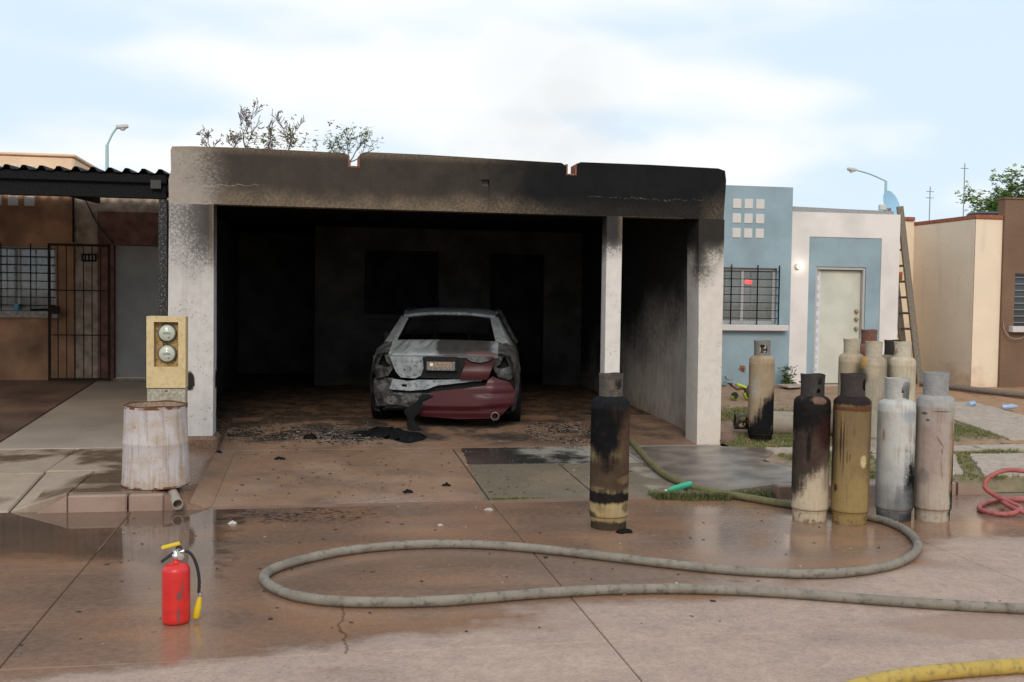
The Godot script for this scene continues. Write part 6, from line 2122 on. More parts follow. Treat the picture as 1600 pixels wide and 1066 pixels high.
	gas_cylinder("gas cylinder with only its rusty red collar showing behind the tan ones", Vector3(6.93, 0.15, -12.35),
		bake_cylinder(8, Vector3(0.24, 0.12, 0.085), Vector3(0.22, 0.11, 0.08), [], 0.6), rust_c, 1.31, 0.150, [[-120.0, 26.0, 0.5, 0.25]])
	gas_cylinder("grey-tan gas cylinder with an orange burn on its shoulder, between two others before the door", Vector3(6.45, 0.125, -11.38),
		bake_cylinder(9, Vector3(0.315, 0.285, 0.235), Vector3(0.36, 0.315, 0.245), [[-70, 0.93, 50, 0.09, 0.9, Vector3(0.46, 0.265, 0.08), 0], [-60, 0.78, 34, 0.10, 0.8, Vector3(0.10, 0.08, 0.055), 0], [0, 0.86, 26, 0.10, 0.6, Vector3(0.50, 0.42, 0.29), 0], [75, 0.6, 24, 0.4, 0.5, Vector3(0.20, 0.18, 0.16), 0]], 0.4), tan_c, 1.225, 0.151, [[-130.0, 26.0, 0.5, 0.25]])
	gas_cylinder("gas cylinder with a sooty dark collar half hidden behind the cream one", Vector3(6.89, 0.13, -11.72),
		bake_cylinder(10, Vector3(0.30, 0.235, 0.16), Vector3(0.34, 0.26, 0.16), [], 0.5), dark_c, 1.225, 0.150, [[30.0, 24.0, 0.5, 0.3]])
	gas_cylinder("plain cream gas cylinder in the group before the cream door, nearest the ladder", Vector3(6.79, 0.125, -11.33),
		bake_cylinder(11, Vector3(0.50, 0.44, 0.335), Vector3(0.52, 0.455, 0.345), [[0, 0.2, 360, 0.2, 0.4, Vector3(0.30, 0.25, 0.19), 0]], 0.3), cream_c, 1.225, 0.151, [[-60.0, 24.0, 0.5, 0.26], [110.0, 24.0, 0.5, 0.26]])
	var ly := gas_cylinder("sooty grey gas cylinder lying on its side on the grass", Vector3(5.22, 0.272, -12.42),
		bake_cylinder(12, Vector3(0.33, 0.29, 0.245), Vector3(0.36, 0.32, 0.27), [[0, 0.3, 30, 0.2, 0.4, Vector3(0.11, 0.10, 0.09), 0]], 0.4), smoke_c, 1.22, 0.150, [[0.0, 50.0, 0.5, 0.30], [180.0, 50.0, 0.5, 0.30]])
	# its collar points to the left
	var axis := Vector3(-1.0, 0.02, -0.24).normalized()
	var side := axis.cross(Vector3.UP).normalized()
	ly.transform = Transform3D(Basis(side, axis, side.cross(axis)) * Basis(Vector3.UP, PI * 0.5), Vector3(6.36, 0.265, -12.15))

# ------------------------------------------------------------------ hoses
func hose(called: String, pts: Array, r: float, m: Material, label: String, wob := 0.0) -> Node3D:
	var sp := smooth_path(pts, 0.04)
	var rr := []
	for i in sp.size(): rr.append(r * (1.0 + wob * sin(i * 0.37) + wob * 0.7 * sin(i * 0.93 + 1.0)))
	var t := thing(called, label, "hose")
	var s := sn()
	tube(s, sp, r, 16, rr)
	part("hose_line", s, m, t)
	return t

func coupling(t: Node3D, a: Vector3, b: Vector3, r: float, m: Material) -> void:
	var d := (b - a)
	var y := d.normalized()
	var x := y.cross(Vector3.UP).normalized()
	var xf := Transform3D(Basis(x, y, x.cross(y)), a)
	var l := d.length()
	var s := sn()
	lathe(s, [Vector2(0, 0), Vector2(r * 1.05, 0), Vector2(r * 1.15, l * 0.05), Vector2(r * 1.15, l * 0.35), Vector2(r * 1.4, l * 0.4), Vector2(r * 1.4, l * 0.7), Vector2(r * 1.2, l * 0.74), Vector2(r * 1.2, l * 0.97), Vector2(r * 1.0, l), Vector2(0, l)], 18, xf)
	for k in 4:
		var a2 := TAU * k / 4.0
		box(s, xf * Vector3(cos(a2) * r * 1.42, l * 0.55, sin(a2) * r * 1.42), Vector3(r * 0.5, l * 0.25, r * 0.5), 0.003, xf.basis)
	part("coupling", s, m, t)

func make_hoses() -> void:
	var g := []
	for p in [[4.47, -8.02], [4.56, -7.80], [4.53, -7.42], [4.36, -7.0], [4.12, -6.69], [3.81, -6.45], [3.5, -6.34], [3.19, -6.32], [2.84, -6.42], [2.47, -6.61], [2.1, -6.86], [1.72, -7.12], [1.39, -7.31], [1.04, -7.43], [0.67, -7.45], [0.31, -7.37], [0.05, -7.22], [-0.16, -7.03], [-0.28, -6.84], [-0.30, -6.67], [-0.24, -6.47], [-0.11, -6.27], [0.08, -6.14], [0.33, -6.07], [0.7, -6.04], [1.0, -6.07], [1.36, -6.12], [1.73, -6.14], [2.16, -6.11], [2.54, -6.02], [2.9, -5.89], [3.23, -5.74], [3.56, -5.60], [3.89, -5.48], [4.3, -5.36], [5.2, -5.1], [6.5, -4.9]]:
		g.append(Vector3(p[0], 0.031, p[1]))
	var a := hose("fire_hose", g, 0.031, M.grey_hose, "grey fire hose lying in a long loop on the wet street", 0.022)
	coupling(a, Vector3(4.47, 0.034, -8.02), Vector3(4.44, 0.036, -8.20), 0.034, M.alu)
	g = []
	for p in [[3.42, -12.75], [3.52, -12.5], [3.60, -12.2], [3.64, -11.8], [3.56, -11.2], [3.47, -10.6], [3.41, -9.95], [3.45, -9.5]]:
		g.append(Vector3(p[0], floor_y(p[1]) + 0.036, p[1]))
	for p in [[3.56, -9.22, 0.045], [3.78, -8.93, 0.036], [4.02, -8.58, 0.034], [4.25, -8.38, 0.034], [4.44, -8.21, 0.034]]:
		g.append(Vector3(p[0], p[2], p[1]))
	hose("olive_hose", g, 0.033, M.olive_hose, "olive-green hose running out of the garage to the cylinders", 0.012)
	g = []
	for p in [[1.9, -4.05], [2.2, -4.27], [2.45, -4.40], [2.62, -4.46], [2.81, -4.505], [3.07, -4.53], [3.41, -4.54], [4.0, -4.5], [5.0, -4.3]]:
		g.append(Vector3(p[0], 0.037, p[1]))
	hose("yellow_hose", g, 0.037, M.yellow_hose, "thick dirty-yellow hose lying across the dry part of the street", 0.015)
	# red hose: a flat loop, then a loop that stands up off the ground
	g = [Vector3(6.6, 0.025, -8.62), Vector3(6.3, 0.024, -8.57), Vector3(6.05, 0.024, -8.52), Vector3(5.82, 0.024, -8.36), Vector3(5.68, 0.024, -8.19), Vector3(5.66, 0.024, -8.05), Vector3(5.78, 0.026, -7.94), Vector3(5.94, 0.06, -8.0), Vector3(5.93, 0.10, -8.28), Vector3(5.87, 0.17, -8.40), Vector3(5.93, 0.26, -8.42), Vector3(6.08, 0.315, -8.42), Vector3(6.28, 0.305, -8.40), Vector3(6.46, 0.24, -8.32), Vector3(6.56, 0.12, -8.15), Vector3(6.5, 0.035, -7.9), Vector3(6.25, 0.024, -7.72), Vector3(5.98, 0.028, -7.83), Vector3(5.88, 0.06, -8.02), Vector3(5.96, 0.07, -8.28), Vector3(6.12, 0.05, -8.46), Vector3(6.34, 0.035, -8.44)]
	var r := hose("red_hose", g, 0.021, M.red_hose, "coiled red hose with a dark coupling beside the kerb")
	coupling(r, Vector3(6.34, 0.036, -8.44), Vector3(6.52, 0.045, -8.36), 0.026, M.coupling)

# ------------------------------------------------------------------ things along the street
func make_meter() -> void:
	var t := thing("meter_pedestal", "yellow electricity meter pedestal with two round meters behind the painted drum", "meter", Vector3(-1.305, 0.148, -9.93))
	var w := 0.335
	var h := 0.64
	var y0 := 0.80
	var s := sn()
	# hollow box: frame round a recess
	var ri := [-0.105, 0.105, 0.99, 1.39]
	for q in [[-w / 2, y0, w / 2, ri[2]], [-w / 2, ri[3], w / 2, y0 + h], [-w / 2, ri[2], ri[0], ri[3]], [ri[1], ri[2], w / 2, ri[3]]]:
		prism(s, rect(q[0], q[1], q[2], q[3]), 0.10, 0.20)
	part("case", s, M.yellow_box, t)
	s = sn()
	slab(s, Vector3(ri[0] + 0.001, ri[2] + 0.001, -0.09), Vector3(ri[1] - 0.001, ri[3] - 0.001, 0.03), 0.002)
	part("recess", s, M.yellow_inside, t)
	for y in [1.29, 1.105]:
		var mt := Node3D.new()
		mt.name = "dial_meter"
		t.add_child(mt, true)
		mt.position = Vector3(0.005, y, 0.03)
		var rx := Basis(Vector3.RIGHT, PI / 2)
		s = sn()
		lathe(s, [Vector2(0.0, 0), Vector2(0.082, 0.0), Vector2(0.082, 0.03), Vector2(0.074, 0.04), Vector2(0.070, 0.04), Vector2(0.070, 0.03), Vector2(0.0, 0.03)], 28, Transform3D(rx, Vector3.ZERO))
		part("ring", s, M.meter_ring, mt)
		s = sn()
		lathe(s, [Vector2(0.0695, 0.031), Vector2(0.069, 0.05), Vector2(0.06, 0.056), Vector2(0.0, 0.057)], 28, Transform3D(rx, Vector3.ZERO))
		part("dial", s, M.dial, mt)
		s = sn()
		box(s, Vector3(0, 0.0, 0.0585), Vector3(0.062, 0.018, 0.004), 0.001)
		box(s, Vector3(0.018, -0.038, 0.0585), Vector3(0.022, 0.014, 0.004), 0.001)
		box(s, Vector3(0.0, 0.036, 0.0585), Vector3(0.03, 0.006, 0.004), 0.001)
		part("print", s, M.print, mt)
		s = sn()
		lathe(s, [Vector2(0.071, 0.041), Vector2(0.0705, 0.066), Vector2(0.06, 0.078), Vector2(0.0, 0.082)], 28, Transform3D(rx, Vector3.ZERO))
		part("glass_cover", s, M.glass, mt)
		s = sn()
		tube(s, smooth_path([Vector3(-0.03, 0.07, 0.03), Vector3(-0.035, 0.10, 0.035), Vector3(-0.01, 0.095, 0.045), Vector3(0.01, 0.085, 0.04)]), 0.005, 6)
		part("seal_wire", s, M.black_rubber, mt)
	s = sn()
	slab(s, Vector3(-w / 2 + 0.003, 0.0, -0.095), Vector3(w / 2 - 0.003, y0 - 0.006, 0.085), 0.006)
	var lp := part("lower_panel", s, M.cream_plastic, t)
	var tm := TextMesh.new()
	tm.text = "CFE"
	tm.font = SystemFont.new()
	tm.font.font_names = PackedStringArray(["Droid Sans"])
	tm.font.font_weight = 700
	tm.font_size = 64
	tm.pixel_size = 0.0016
	tm.depth = 0.008
	var o := MeshInstance3D.new()
	o.name = "lettering"
	o.mesh = tm
	o.material_override = M.stamp
	lp.add_child(o)
	o.position = Vector3(0.01, 0.715, 0.087)
	s = sn()
	lathe(s, [Vector2(0.012, 0), Vector2(0.012, 0.004), Vector2(0.0, 0.006)], 12, Transform3D(Basis(Vector3.RIGHT, PI / 2), Vector3(0.0, 0.775, 0.085)))
	part("screw", s, M.meter_ring, lp)
	# painted drum that guards it
	var d := thing("drum", "rusty white-painted steel drum standing on the kerb before the meters", "drum", Vector3(-1.335, 0.150, -9.435))
	s = sn()
	var pr := [Vector2(0.272, 0.0), Vector2(0.280, 0.004), Vector2(0.281, 0.03), Vector2(0.276, 0.06), Vector2(0.272, 0.20), Vector2(0.268, 0.36), Vector2(0.272, 0.372), Vector2(0.267, 0.384), Vector2(0.262, 0.54), Vector2(0.258, 0.66), Vector2(0.262, 0.675), Vector2(0.260, 0.69)]
	lathe(s, pr, 56, Transform3D(Basis(Vector3.UP, 0.4), Vector3.ZERO), -PI, PI, 0.006)
	part("shell", s, M.drum, d)
	s = sn()
	lathe(s, [Vector2(0.0, 0.50), Vector2(0.252, 0.50), Vector2(0.254, 0.689)], 56, Transform3D(Basis(Vector3.UP, 0.4), Vector3.ZERO), -PI, PI, 0.006)
	part("inside", s, M.drum_in, d)
	s = sn()
	var ring := []
	for k in 57:
		var a := TAU * k / 56.0
		ring.append(Vector3(sin(a) * 0.258, 0.692 + 0.004 * sin(a * 5.0), cos(a) * 0.258))
	tube(s, ring, 0.007, 8, [], false)
	part("rim", s, M.rust, d)
	s = sn()
	lathe(s, [Vector2(0.0, 0.01), Vector2(0.27, 0.01), Vector2(0.272, -0.002), Vector2(0.0, -0.002)], 40)
	part("base", s, M.rust, d)
	# plastic pipe poking out under the kerb
	s = sn()
	var pd := Vector3(0.25, -0.11, 0.96).normalized()
	var px := pd.cross(Vector3.UP).normalized()
	var xf := Transform3D(Basis(px, pd, px.cross(pd)), Vector3(-1.135, 0.085, -9.10))
	lathe(s, [Vector2(0.044, -0.25), Vector2(0.044, 0.16), Vector2(0.037, 0.16), Vector2(0.036, -0.2), Vector2(0.0, -0.2)], 24, xf)
	single("drain_pipe", s, M.pvc, "short grey plastic pipe end sticking out below the drum", "pipe")

func make_extinguisher() -> void:
	var t := thing("fire_extinguisher", "red fire extinguisher with yellow handle and nozzle on the wet street", "extinguisher", Vector3(-0.735, 0.0, -5.94), atan2(0.735, 5.94))
	var s := sn()
	var pr := [Vector2(0.0, 0.006), Vector2(0.058, 0.0), Vector2(0.068, 0.004), Vector2(0.073, 0.014), Vector2(0.0745, 0.03), Vector2(0.0745, 0.285)]
	for k in 7:
		var a := PI / 2 * (k + 1) / 7.0
		pr.append(Vector2(0.022 + 0.0525 * cos(a), 0.285 + 0.045 * sin(a)))
	pr.append(Vector2(0.019, 0.334)); pr.append(Vector2(0.019, 0.358)); pr.append(Vector2(0.0, 0.358))
	lathe(s, pr, 48)
	part("tank", s, M.red_paint, t)
	# scuffed patches: bare primer where the label was torn away
	s = sn()
	rng.seed = 4
	for q in [[0.20, 0.165, 0.20, 0.030], [0.45, 0.205, 0.10, 0.045], [0.16, 0.055, 0.13, 0.05]]:
		var n := 16
		var rim_ := []
		for k in n:
			var a := TAU * k / n
			var f := rng.randf_range(0.6, 1.1)
			var an: float = q[0] + cos(a) * q[2] * f
			var y: float = q[1] + sin(a) * q[3] * f
			rim_.append(Vector3(sin(an) * 0.0752, y, cos(an) * 0.0752))
		var mid := Vector3(sin(q[0]) * 0.0753, q[1], cos(q[0]) * 0.0753)
		for k in n:
			trio(s, mid, rim_[k], rim_[(k + 1) % n], mid * Vector3(1, 0, 1))
	part("scuff", s, M.scuff, t)
	s = sn()
	lathe(s, [Vector2(0.021, 0.350), Vector2(0.026, 0.356), Vector2(0.026, 0.378), Vector2(0.018, 0.384), Vector2(0.018, 0.405), Vector2(0.0, 0.407)], 20)
	tube(s, [Vector3(0.0, 0.385, 0), Vector3(0.042, 0.392, 0.004)], 0.011, 10)
	lathe(s, [Vector2(0.0, 0.0), Vector2(0.017, 0.0), Vector2(0.019, 0.006), Vector2(0.0, 0.008)], 16, Transform3D(Basis(Vector3.RIGHT, PI / 2), Vector3(0.022, 0.367, 0.018)))
	part("valve", s, M.chrome, t)
	s = sn()
	bar(s, Vector3(0.020, 0.420, 0), Vector3(-0.004, 0.376, 0), 0.026, 0.03, 0.004)
	bar(s, Vector3(-0.002, 0.392, 0), Vector3(-0.078, 0.338, 0), 0.024, 0.014, 0.004)
	part("carry_handle", s, M.black_rubber, t)
	s = sn()
	var L := Basis(Vector3.BACK, 0.22)
	box(s, Vector3(-0.028, 0.425, 0), Vector3(0.098, 0.018, 0.030), 0.005, L)
	part("squeeze_lever", s, M.yellow_plastic, t)
	s = sn()
	var rp := []
	for k in 17:
		rp.append(Vector3(0.012 + 0.011 * cos(TAU * k / 16.0), 0.398 + 0.011 * sin(TAU * k / 16.0), 0.022))
	tube(s, rp, 0.0016, 6, [], false)
	tube(s, [Vector3(0.002, 0.400, 0.022), Vector3(0.002, 0.400, -0.02)], 0.002, 6)
	part("safety_pin", s, M.chrome, t)
	s = sn()
	var hp := smooth_path([Vector3(0.040, 0.392, 0.004), Vector3(0.066, 0.385, 0.004), Vector3(0.092, 0.350, 0.004), Vector3(0.112, 0.29, 0.004), Vector3(0.121, 0.22, 0.004), Vector3(0.118, 0.155, 0.004)], 0.01)
	tube(s, hp, 0.0085, 12)
	part("hose", s, M.black_rubber, t)
	s = sn()
	var nx := Transform3D(Basis(Vector3.BACK, -0.17), Vector3(0.104, 0.018, 0.006))
	lathe(s, [Vector2(0.0, 0.002), Vector2(0.017, 0.0), Vector2(0.0205, 0.004), Vector2(0.0195, 0.06), Vector2(0.012, 0.115), Vector2(0.0, 0.117)], 20, nx)
	part("nozzle", s, M.yellow_plastic, t)
	s = sn()
	lathe(s, [Vector2(0.010, 0.115), Vector2(0.0105, 0.142), Vector2(0.0, 0.143)], 14, nx)
	part("ferrule", s, M.chrome, t)

func make_small_things() -> void:
	# green bottle by the weeds
	var bt := thing("plastic_bottle", "crushed green plastic bottle in the weeds by the driveway", "bottle", Vector3(3.16, 0.055, -9.16))
	var s := sn()
	var d := Vector3(0.92, 0.14, -0.34).normalized()
	var bx := d.cross(Vector3.UP).normalized()
	var xf := Transform3D(Basis(bx, d, bx.cross(d)) * Basis.from_scale(Vector3(1, 1, 0.75)), Vector3.ZERO)
	lathe(s, [Vector2(0.0, 0.30), Vector2(0.030, 0.30), Vector2(0.036, 0.285), Vector2(0.033, 0.24), Vector2(0.038, 0.20), Vector2(0.031, 0.16), Vector2(0.036, 0.11), Vector2(0.028, 0.07), Vector2(0.014, 0.035), Vector2(0.012, 0.012)], 20, xf, 0, TAU, 0.07)
	part("shell", s, mat(lin(0.04, 0.36, 0.21), 0.25, null), bt)
	s = sn()
	lathe(s, [Vector2(0.0, -0.012), Vector2(0.015, -0.012), Vector2(0.015, 0.012), Vector2(0.0, 0.012)], 14, xf)
	part("cap", s, M.white_sill, bt)
	for q in [[9.75, -14.4, 0.5], [10.1, -14.1, -0.3]]:
		s = sn()
		var y := lot_y(q[1]) + 0.04
		lathe(s, [Vector2(0.0, 0.0), Vector2(0.035, 0.0), Vector2(0.04, 0.03), Vector2(0.034, 0.08), Vector2(0.04, 0.14), Vector2(0.02, 0.19), Vector2(0.013, 0.22), Vector2(0.0, 0.22)], 14, Transform3D(Basis(Vector3.UP, q[2]) * Basis(Vector3.BACK, -PI / 2 + 0.1), Vector3(q[0], y, q[1])), 0, TAU, 0.06)
		single("litter_bottle", s, mat(lin(0.30, 0.42, 0.60), 0.2), "crumpled clear-blue bottle on the soil nearer the ladder" if q[2] > 0 else "crumpled clear-blue bottle on the soil nearer the dark brown house", "bottle", "bottles on the soil")
	# stone at the pillar foot
	s = sn()
	lathe(s, [Vector2(0.0, 0.0), Vector2(0.10, 0.0), Vector2(0.115, 0.04), Vector2(0.095, 0.10), Vector2(0.05, 0.13), Vector2(0.0, 0.135)], 14, Transform3D(Basis(), Vector3(4.81, 0.105, -11.80)), 0, TAU, 0.12)
	single("stone", s, mat(lin(0.20, 0.125, 0.095), 0.95, M.speck, 4.0, M.n_mid, 1.0), "rough brown stone at the foot of the cream pillar", "stone")
	# long charred pole on the soil
	var g := []
	for p in [[10.55, -17.0], [10.75, -16.6], [11.0, -16.0], [11.4, -15.4], [12.0, -14.9], [12.8, -14.5]]: g.append(Vector3(p[0], lot_y(p[1]) + 0.05, p[1]))
	s = sn()
	tube(s, smooth_path(g, 0.2), 0.05, 8)
	single("pipe_on_soil", s, M.bark, "long dark brown pipe lying on the soil before the brown house", "pipe")
	s = sn()
	box(s, Vector3(8.0, 0.365, -16.75), Vector3(0.42, 0.03, 0.26), 0.006, Basis(Vector3.UP, 0.3) * Basis(Vector3.RIGHT, 0.08))
	single("board", s, M.pale_concrete, "pale square tile lying before the blue wall", "tile")
	# toy tricycle
	var ty := thing("toy_tricycle", "lime green toy tricycle lying in the dirt before the blue wall", "toy", Vector3(6.50, 0.275, -15.35))
	for q in [[0.12, 0.10, 0.02], [-0.14, 0.055, 0.06]]:
		var wh := Node3D.new()
		wh.name = "wheel"
		ty.add_child(wh, true)
		wh.position = Vector3(q[0], q[1] + 0.01, q[2])
		s = sn()
		lathe(s, [Vector2(0.0, -0.02), Vector2(q[1] * 0.9, -0.024), Vector2(q[1], -0.012), Vector2(q[1], 0.012), Vector2(q[1] * 0.9, 0.024), Vector2(0.0, 0.02)], 20, Transform3D(Basis(Vector3.UP, 0.3) * Basis(Vector3.RIGHT, PI / 2), Vector3.ZERO))
		part("tyre", s, M.black_rubber, wh)
		s = sn()
		lathe(s, [Vector2(q[1] * 1.06, -0.04), Vector2(q[1] * 1.18, -0.03), Vector2(q[1] * 1.2, 0.0), Vector2(q[1] * 1.18, 0.03), Vector2(q[1] * 1.06, 0.04)], 16, Transform3D(Basis(Vector3.UP, 0.3) * Basis(Vector3.RIGHT, PI / 2) * Basis(Vector3.UP, -PI / 2), Vector3.ZERO), 0.0, PI)
		part("mudguard", s, M.lime, wh)
	s = sn()
	tube(s, smooth_path([Vector3(0.12, 0.11, 0.02), Vector3(0.0, 0.17, 0.03), Vector3(-0.10, 0.16, 0.05), Vector3(-0.20, 0.24, 0.02)]), 0.018, 8)
	part("frame", s, M.toy_frame, ty)
	s = sn()
	box(s, Vector3(-0.03, 0.215, 0.03), Vector3(0.17, 0.035, 0.10), 0.015, Basis(Vector3.BACK, -0.3))
	part("saddle", s, M.lime, ty)
	s = sn()
	tube(s, [Vector3(-0.20, 0.24, -0.06), Vector3(-0.20, 0.25, 0.10)], 0.014, 8)
	part("handlebar", s, M.toy_frame, ty)
	# rags and paper on the street
	rng.seed = 21
	var bits := [
		["paper_scrap", Vector3(-0.62, 0.0, -8.46), 0.10, 0.045, Color(0.55, 0.50, 0.46), "twisted white scrap on the wet street before the driveway", "scrap"],
		["paper_scrap", Vector3(4.62, 0.0, -7.72), 0.13, 0.07, Color(0.34, 0.26, 0.20), "crumpled dirty rag beside the hose coupling", "rag"],
		["paper_scrap", Vector3(0.98, 0.0, -8.2), 0.06, 0.02, Color(0.55, 0.50, 0.46), "small pale square scrap on the street above the hose loop", "scrap"],
		["paper_scrap", Vector3(1.46, 0.0, -8.75), 0.11, 0.03, Color(0.45, 0.40, 0.36), "pale torn scrap lying on the joint between two street slabs", "scrap"],
		["charred_lump", Vector3(2.36, 0.0, -7.78), 0.10, 0.035, Color(0.014, 0.013, 0.013), "black charred lump at the foot of the lone gas cylinder", "lump"],
		["charred_lump", Vector3(0.84, 0.0, -9.5), 0.07, 0.03, Color(0.016, 0.015, 0.015), "black charred lump on the rough lip of the driveway", "lump"],
		["charred_lump", Vector3(1.22, 0.0, -9.75), 0.06, 0.03, Color(0.016, 0.015, 0.015), "black charred lump on the brown driveway slab", "lump"],
		["charred_lump", Vector3(-0.05, 0.0, -12.35), 0.13, 0.08, Color(0.012, 0.012, 0.012), "larger black charred lump on the ashy garage floor", "lump"],
		["charred_lump", Vector3(-1.0, 0.0, -11.5), 0.10, 0.06, Color(0.02, 0.02, 0.021), "dark charred lump beside the plinth of the left pillar", "lump"],
		["charred_lump", Vector3(-0.35, 0.0, -11.2), 0.09, 0.03, Color(0.016, 0.015, 0.015), "flat black charred piece on the driveway near the left pillar", "lump"]]
	for b in bits:
		s = sn()
		var P := []
		for i in 9:
			var row := []
			for j in 7:
				var u := i / 8.0 - 0.5
				var v := j / 6.0 - 0.5
				var e := clampf(1.0 - 2.0 * maxf(absf(u), absf(v)), 0.0, 1.0)
				var pp: Vector3 = b[1] + Vector3(u * b[2] * rng.randf_range(0.8, 1.5) * (0.55 if b[0] == "paper_scrap" else 1.0), 0, v * b[2] * rng.randf_range(0.5, 1.1) * (0.5 if b[0] == "paper_scrap" else 1.0))
				pp.y = maxf(0.0, floor_y(pp.z)) + 0.004 + (0.2 + e) * b[3] * rng.randf_range(0.3, 1.0) * (0.6 if b[0] == "paper_scrap" else 1.0)
				if e <= 0.0: pp.y = maxf(0.0, floor_y(pp.z)) + 0.001
				row.append(pp)
			P.append(row)
		sheet(s, P, true)
		single(b[0], s, mat(b[4].linear_to_srgb(), 0.85, M.speck, 6.0), b[5], b[6])
	# ash, glass and charred crumbs that nobody could count
	rng.seed = 33
	var fl := sn()
	for k in 3:
		var pts := []
		for i in 6:
			var a := TAU * i / 6.0
			pts.append(Vector3(cos(a) * rng.randf_range(0.5, 1.0), rng.randf_range(0.0, 0.35), sin(a) * rng.randf_range(0.5, 1.0)))
		for i in 6: trio(fl, Vector3(0, 0.45, 0), pts[i], pts[(i + 1) % 6], Vector3.UP)
		break
	var fm := StandardMaterial3D.new()
	fm.vertex_color_use_as_albedo = true
	fm.roughness = 0.8
	var place := []
	for k in 3800:
		var p := Vector3.ZERO
		var c := Color(0.45, 0.43, 0.41)
		var z := 0.0
		var x := 0.0
		var r := rng.randf()
		if r < 0.42:      # ashy strip, left of the car
			x = rng.randf_range(-1.3, 0.75); z = -12.35 + rng.randfn(0, 0.25) - absf(rng.randfn(0, 0.35)) + (x - 0.5) * 0.12
		elif r < 0.52:    # beside the mat
			x = 0.35 + rng.randfn(0, 0.22); z = -12.35 + rng.randfn(0, 0.16)
		elif r < 0.74:    # right of the car
			x = rng.randf_range(2.55, 3.45); z = -12.75 + rng.randfn(0, 0.25)
		elif r < 0.80:
			x = 3.05 + rng.randfn(0, 0.13); z = -11.95 + rng.randfn(0, 0.12)
		elif r < 0.93:    # blown over the drive
			x = rng.randf_range(-1.0, 3.2); z = rng.randf_range(-12.0, -9.3)
		else:             # and the street
			x = rng.randf_range(-1.5, 4.5); z = rng.randf_range(-9.0, -5.5)
		if x > 3.4 and z < -11.8: continue
		var v := rng.randf()
		var sz := rng.randf_range(0.004, 0.011) * (1.6 if rng.randf() < 0.08 else 1.0)
		if v < 0.42:
			c = Color(0.02, 0.019, 0.018); sz *= 1.7
		elif v < 0.65:
			c = Color(0.20, 0.17, 0.15)
		if z > -11.9: sz *= 0.75
		p = Vector3(x, maxf(0.0, floor_y(z)) + 0.001, z)
		place.append([Transform3D(Basis(Vector3.UP, rng.randf() * TAU) * Basis.from_scale(Vector3(sz * rng.randf_range(0.8, 2.4), sz, sz)), p), c])
	multi("ash_debris", fl.commit(), fm, place, "pale ash flakes and charred crumbs scattered over the garage floor and street", "debris")

func multi(called: String, mesh: Mesh, m: Material, place: Array, label: String, category: String, parent: Node = self) -> MultiMeshInstance3D:
	var mm := MultiMesh.new()
	mm.transform_format = MultiMesh.TRANSFORM_3D
	mm.use_colors = true
	mm.mesh = mesh
	mm.instance_count = place.size()
	for i in place.size():
		mm.set_instance_transform(i, place[i][0])
		mm.set_instance_color(i, place[i][1])
	var o := MultiMeshInstance3D.new()
	o.name = numbered(called) if parent == self else called
	o.multimesh = mm
	o.material_override = m
	parent.add_child(o, true)
	o.set_meta("kind", "stuff")
	if parent == self: tag(o, label, category)
	return o

# ------------------------------------------------------------------ plants
func tuft_mesh(n: int, seed_: int) -> ArrayMesh:
	rng.seed = seed_
	var s := sn()
	for k in n:
		var a := rng.randf() * TAU
		var lean := rng.randf_range(0.2, 0.9)
		var h := rng.randf_range(0.5, 1.0)
		var d := Vector3(cos(a), 0, sin(a))
		var sd := Vector3(-sin(a), 0, cos(a)) * 0.055
		var b := d * rng.randf_range(0.0, 0.35)
		var p1 := b + Vector3(0, h * 0.55, 0) + d * lean * 0.25
		var p2 := b + Vector3(0, h, 0) + d * lean * 0.8
		s.set_color(Color.WHITE)
		quado(s, b - sd, b + sd, p1 + sd * 0.7, p1 - sd * 0.7, Vector3(0, 0.6, 0) - d)
		trio(s, p1 - sd * 0.7, p1 + sd * 0.7, p2, Vector3(0, 0.6, 0) - d)
	return s.commit()

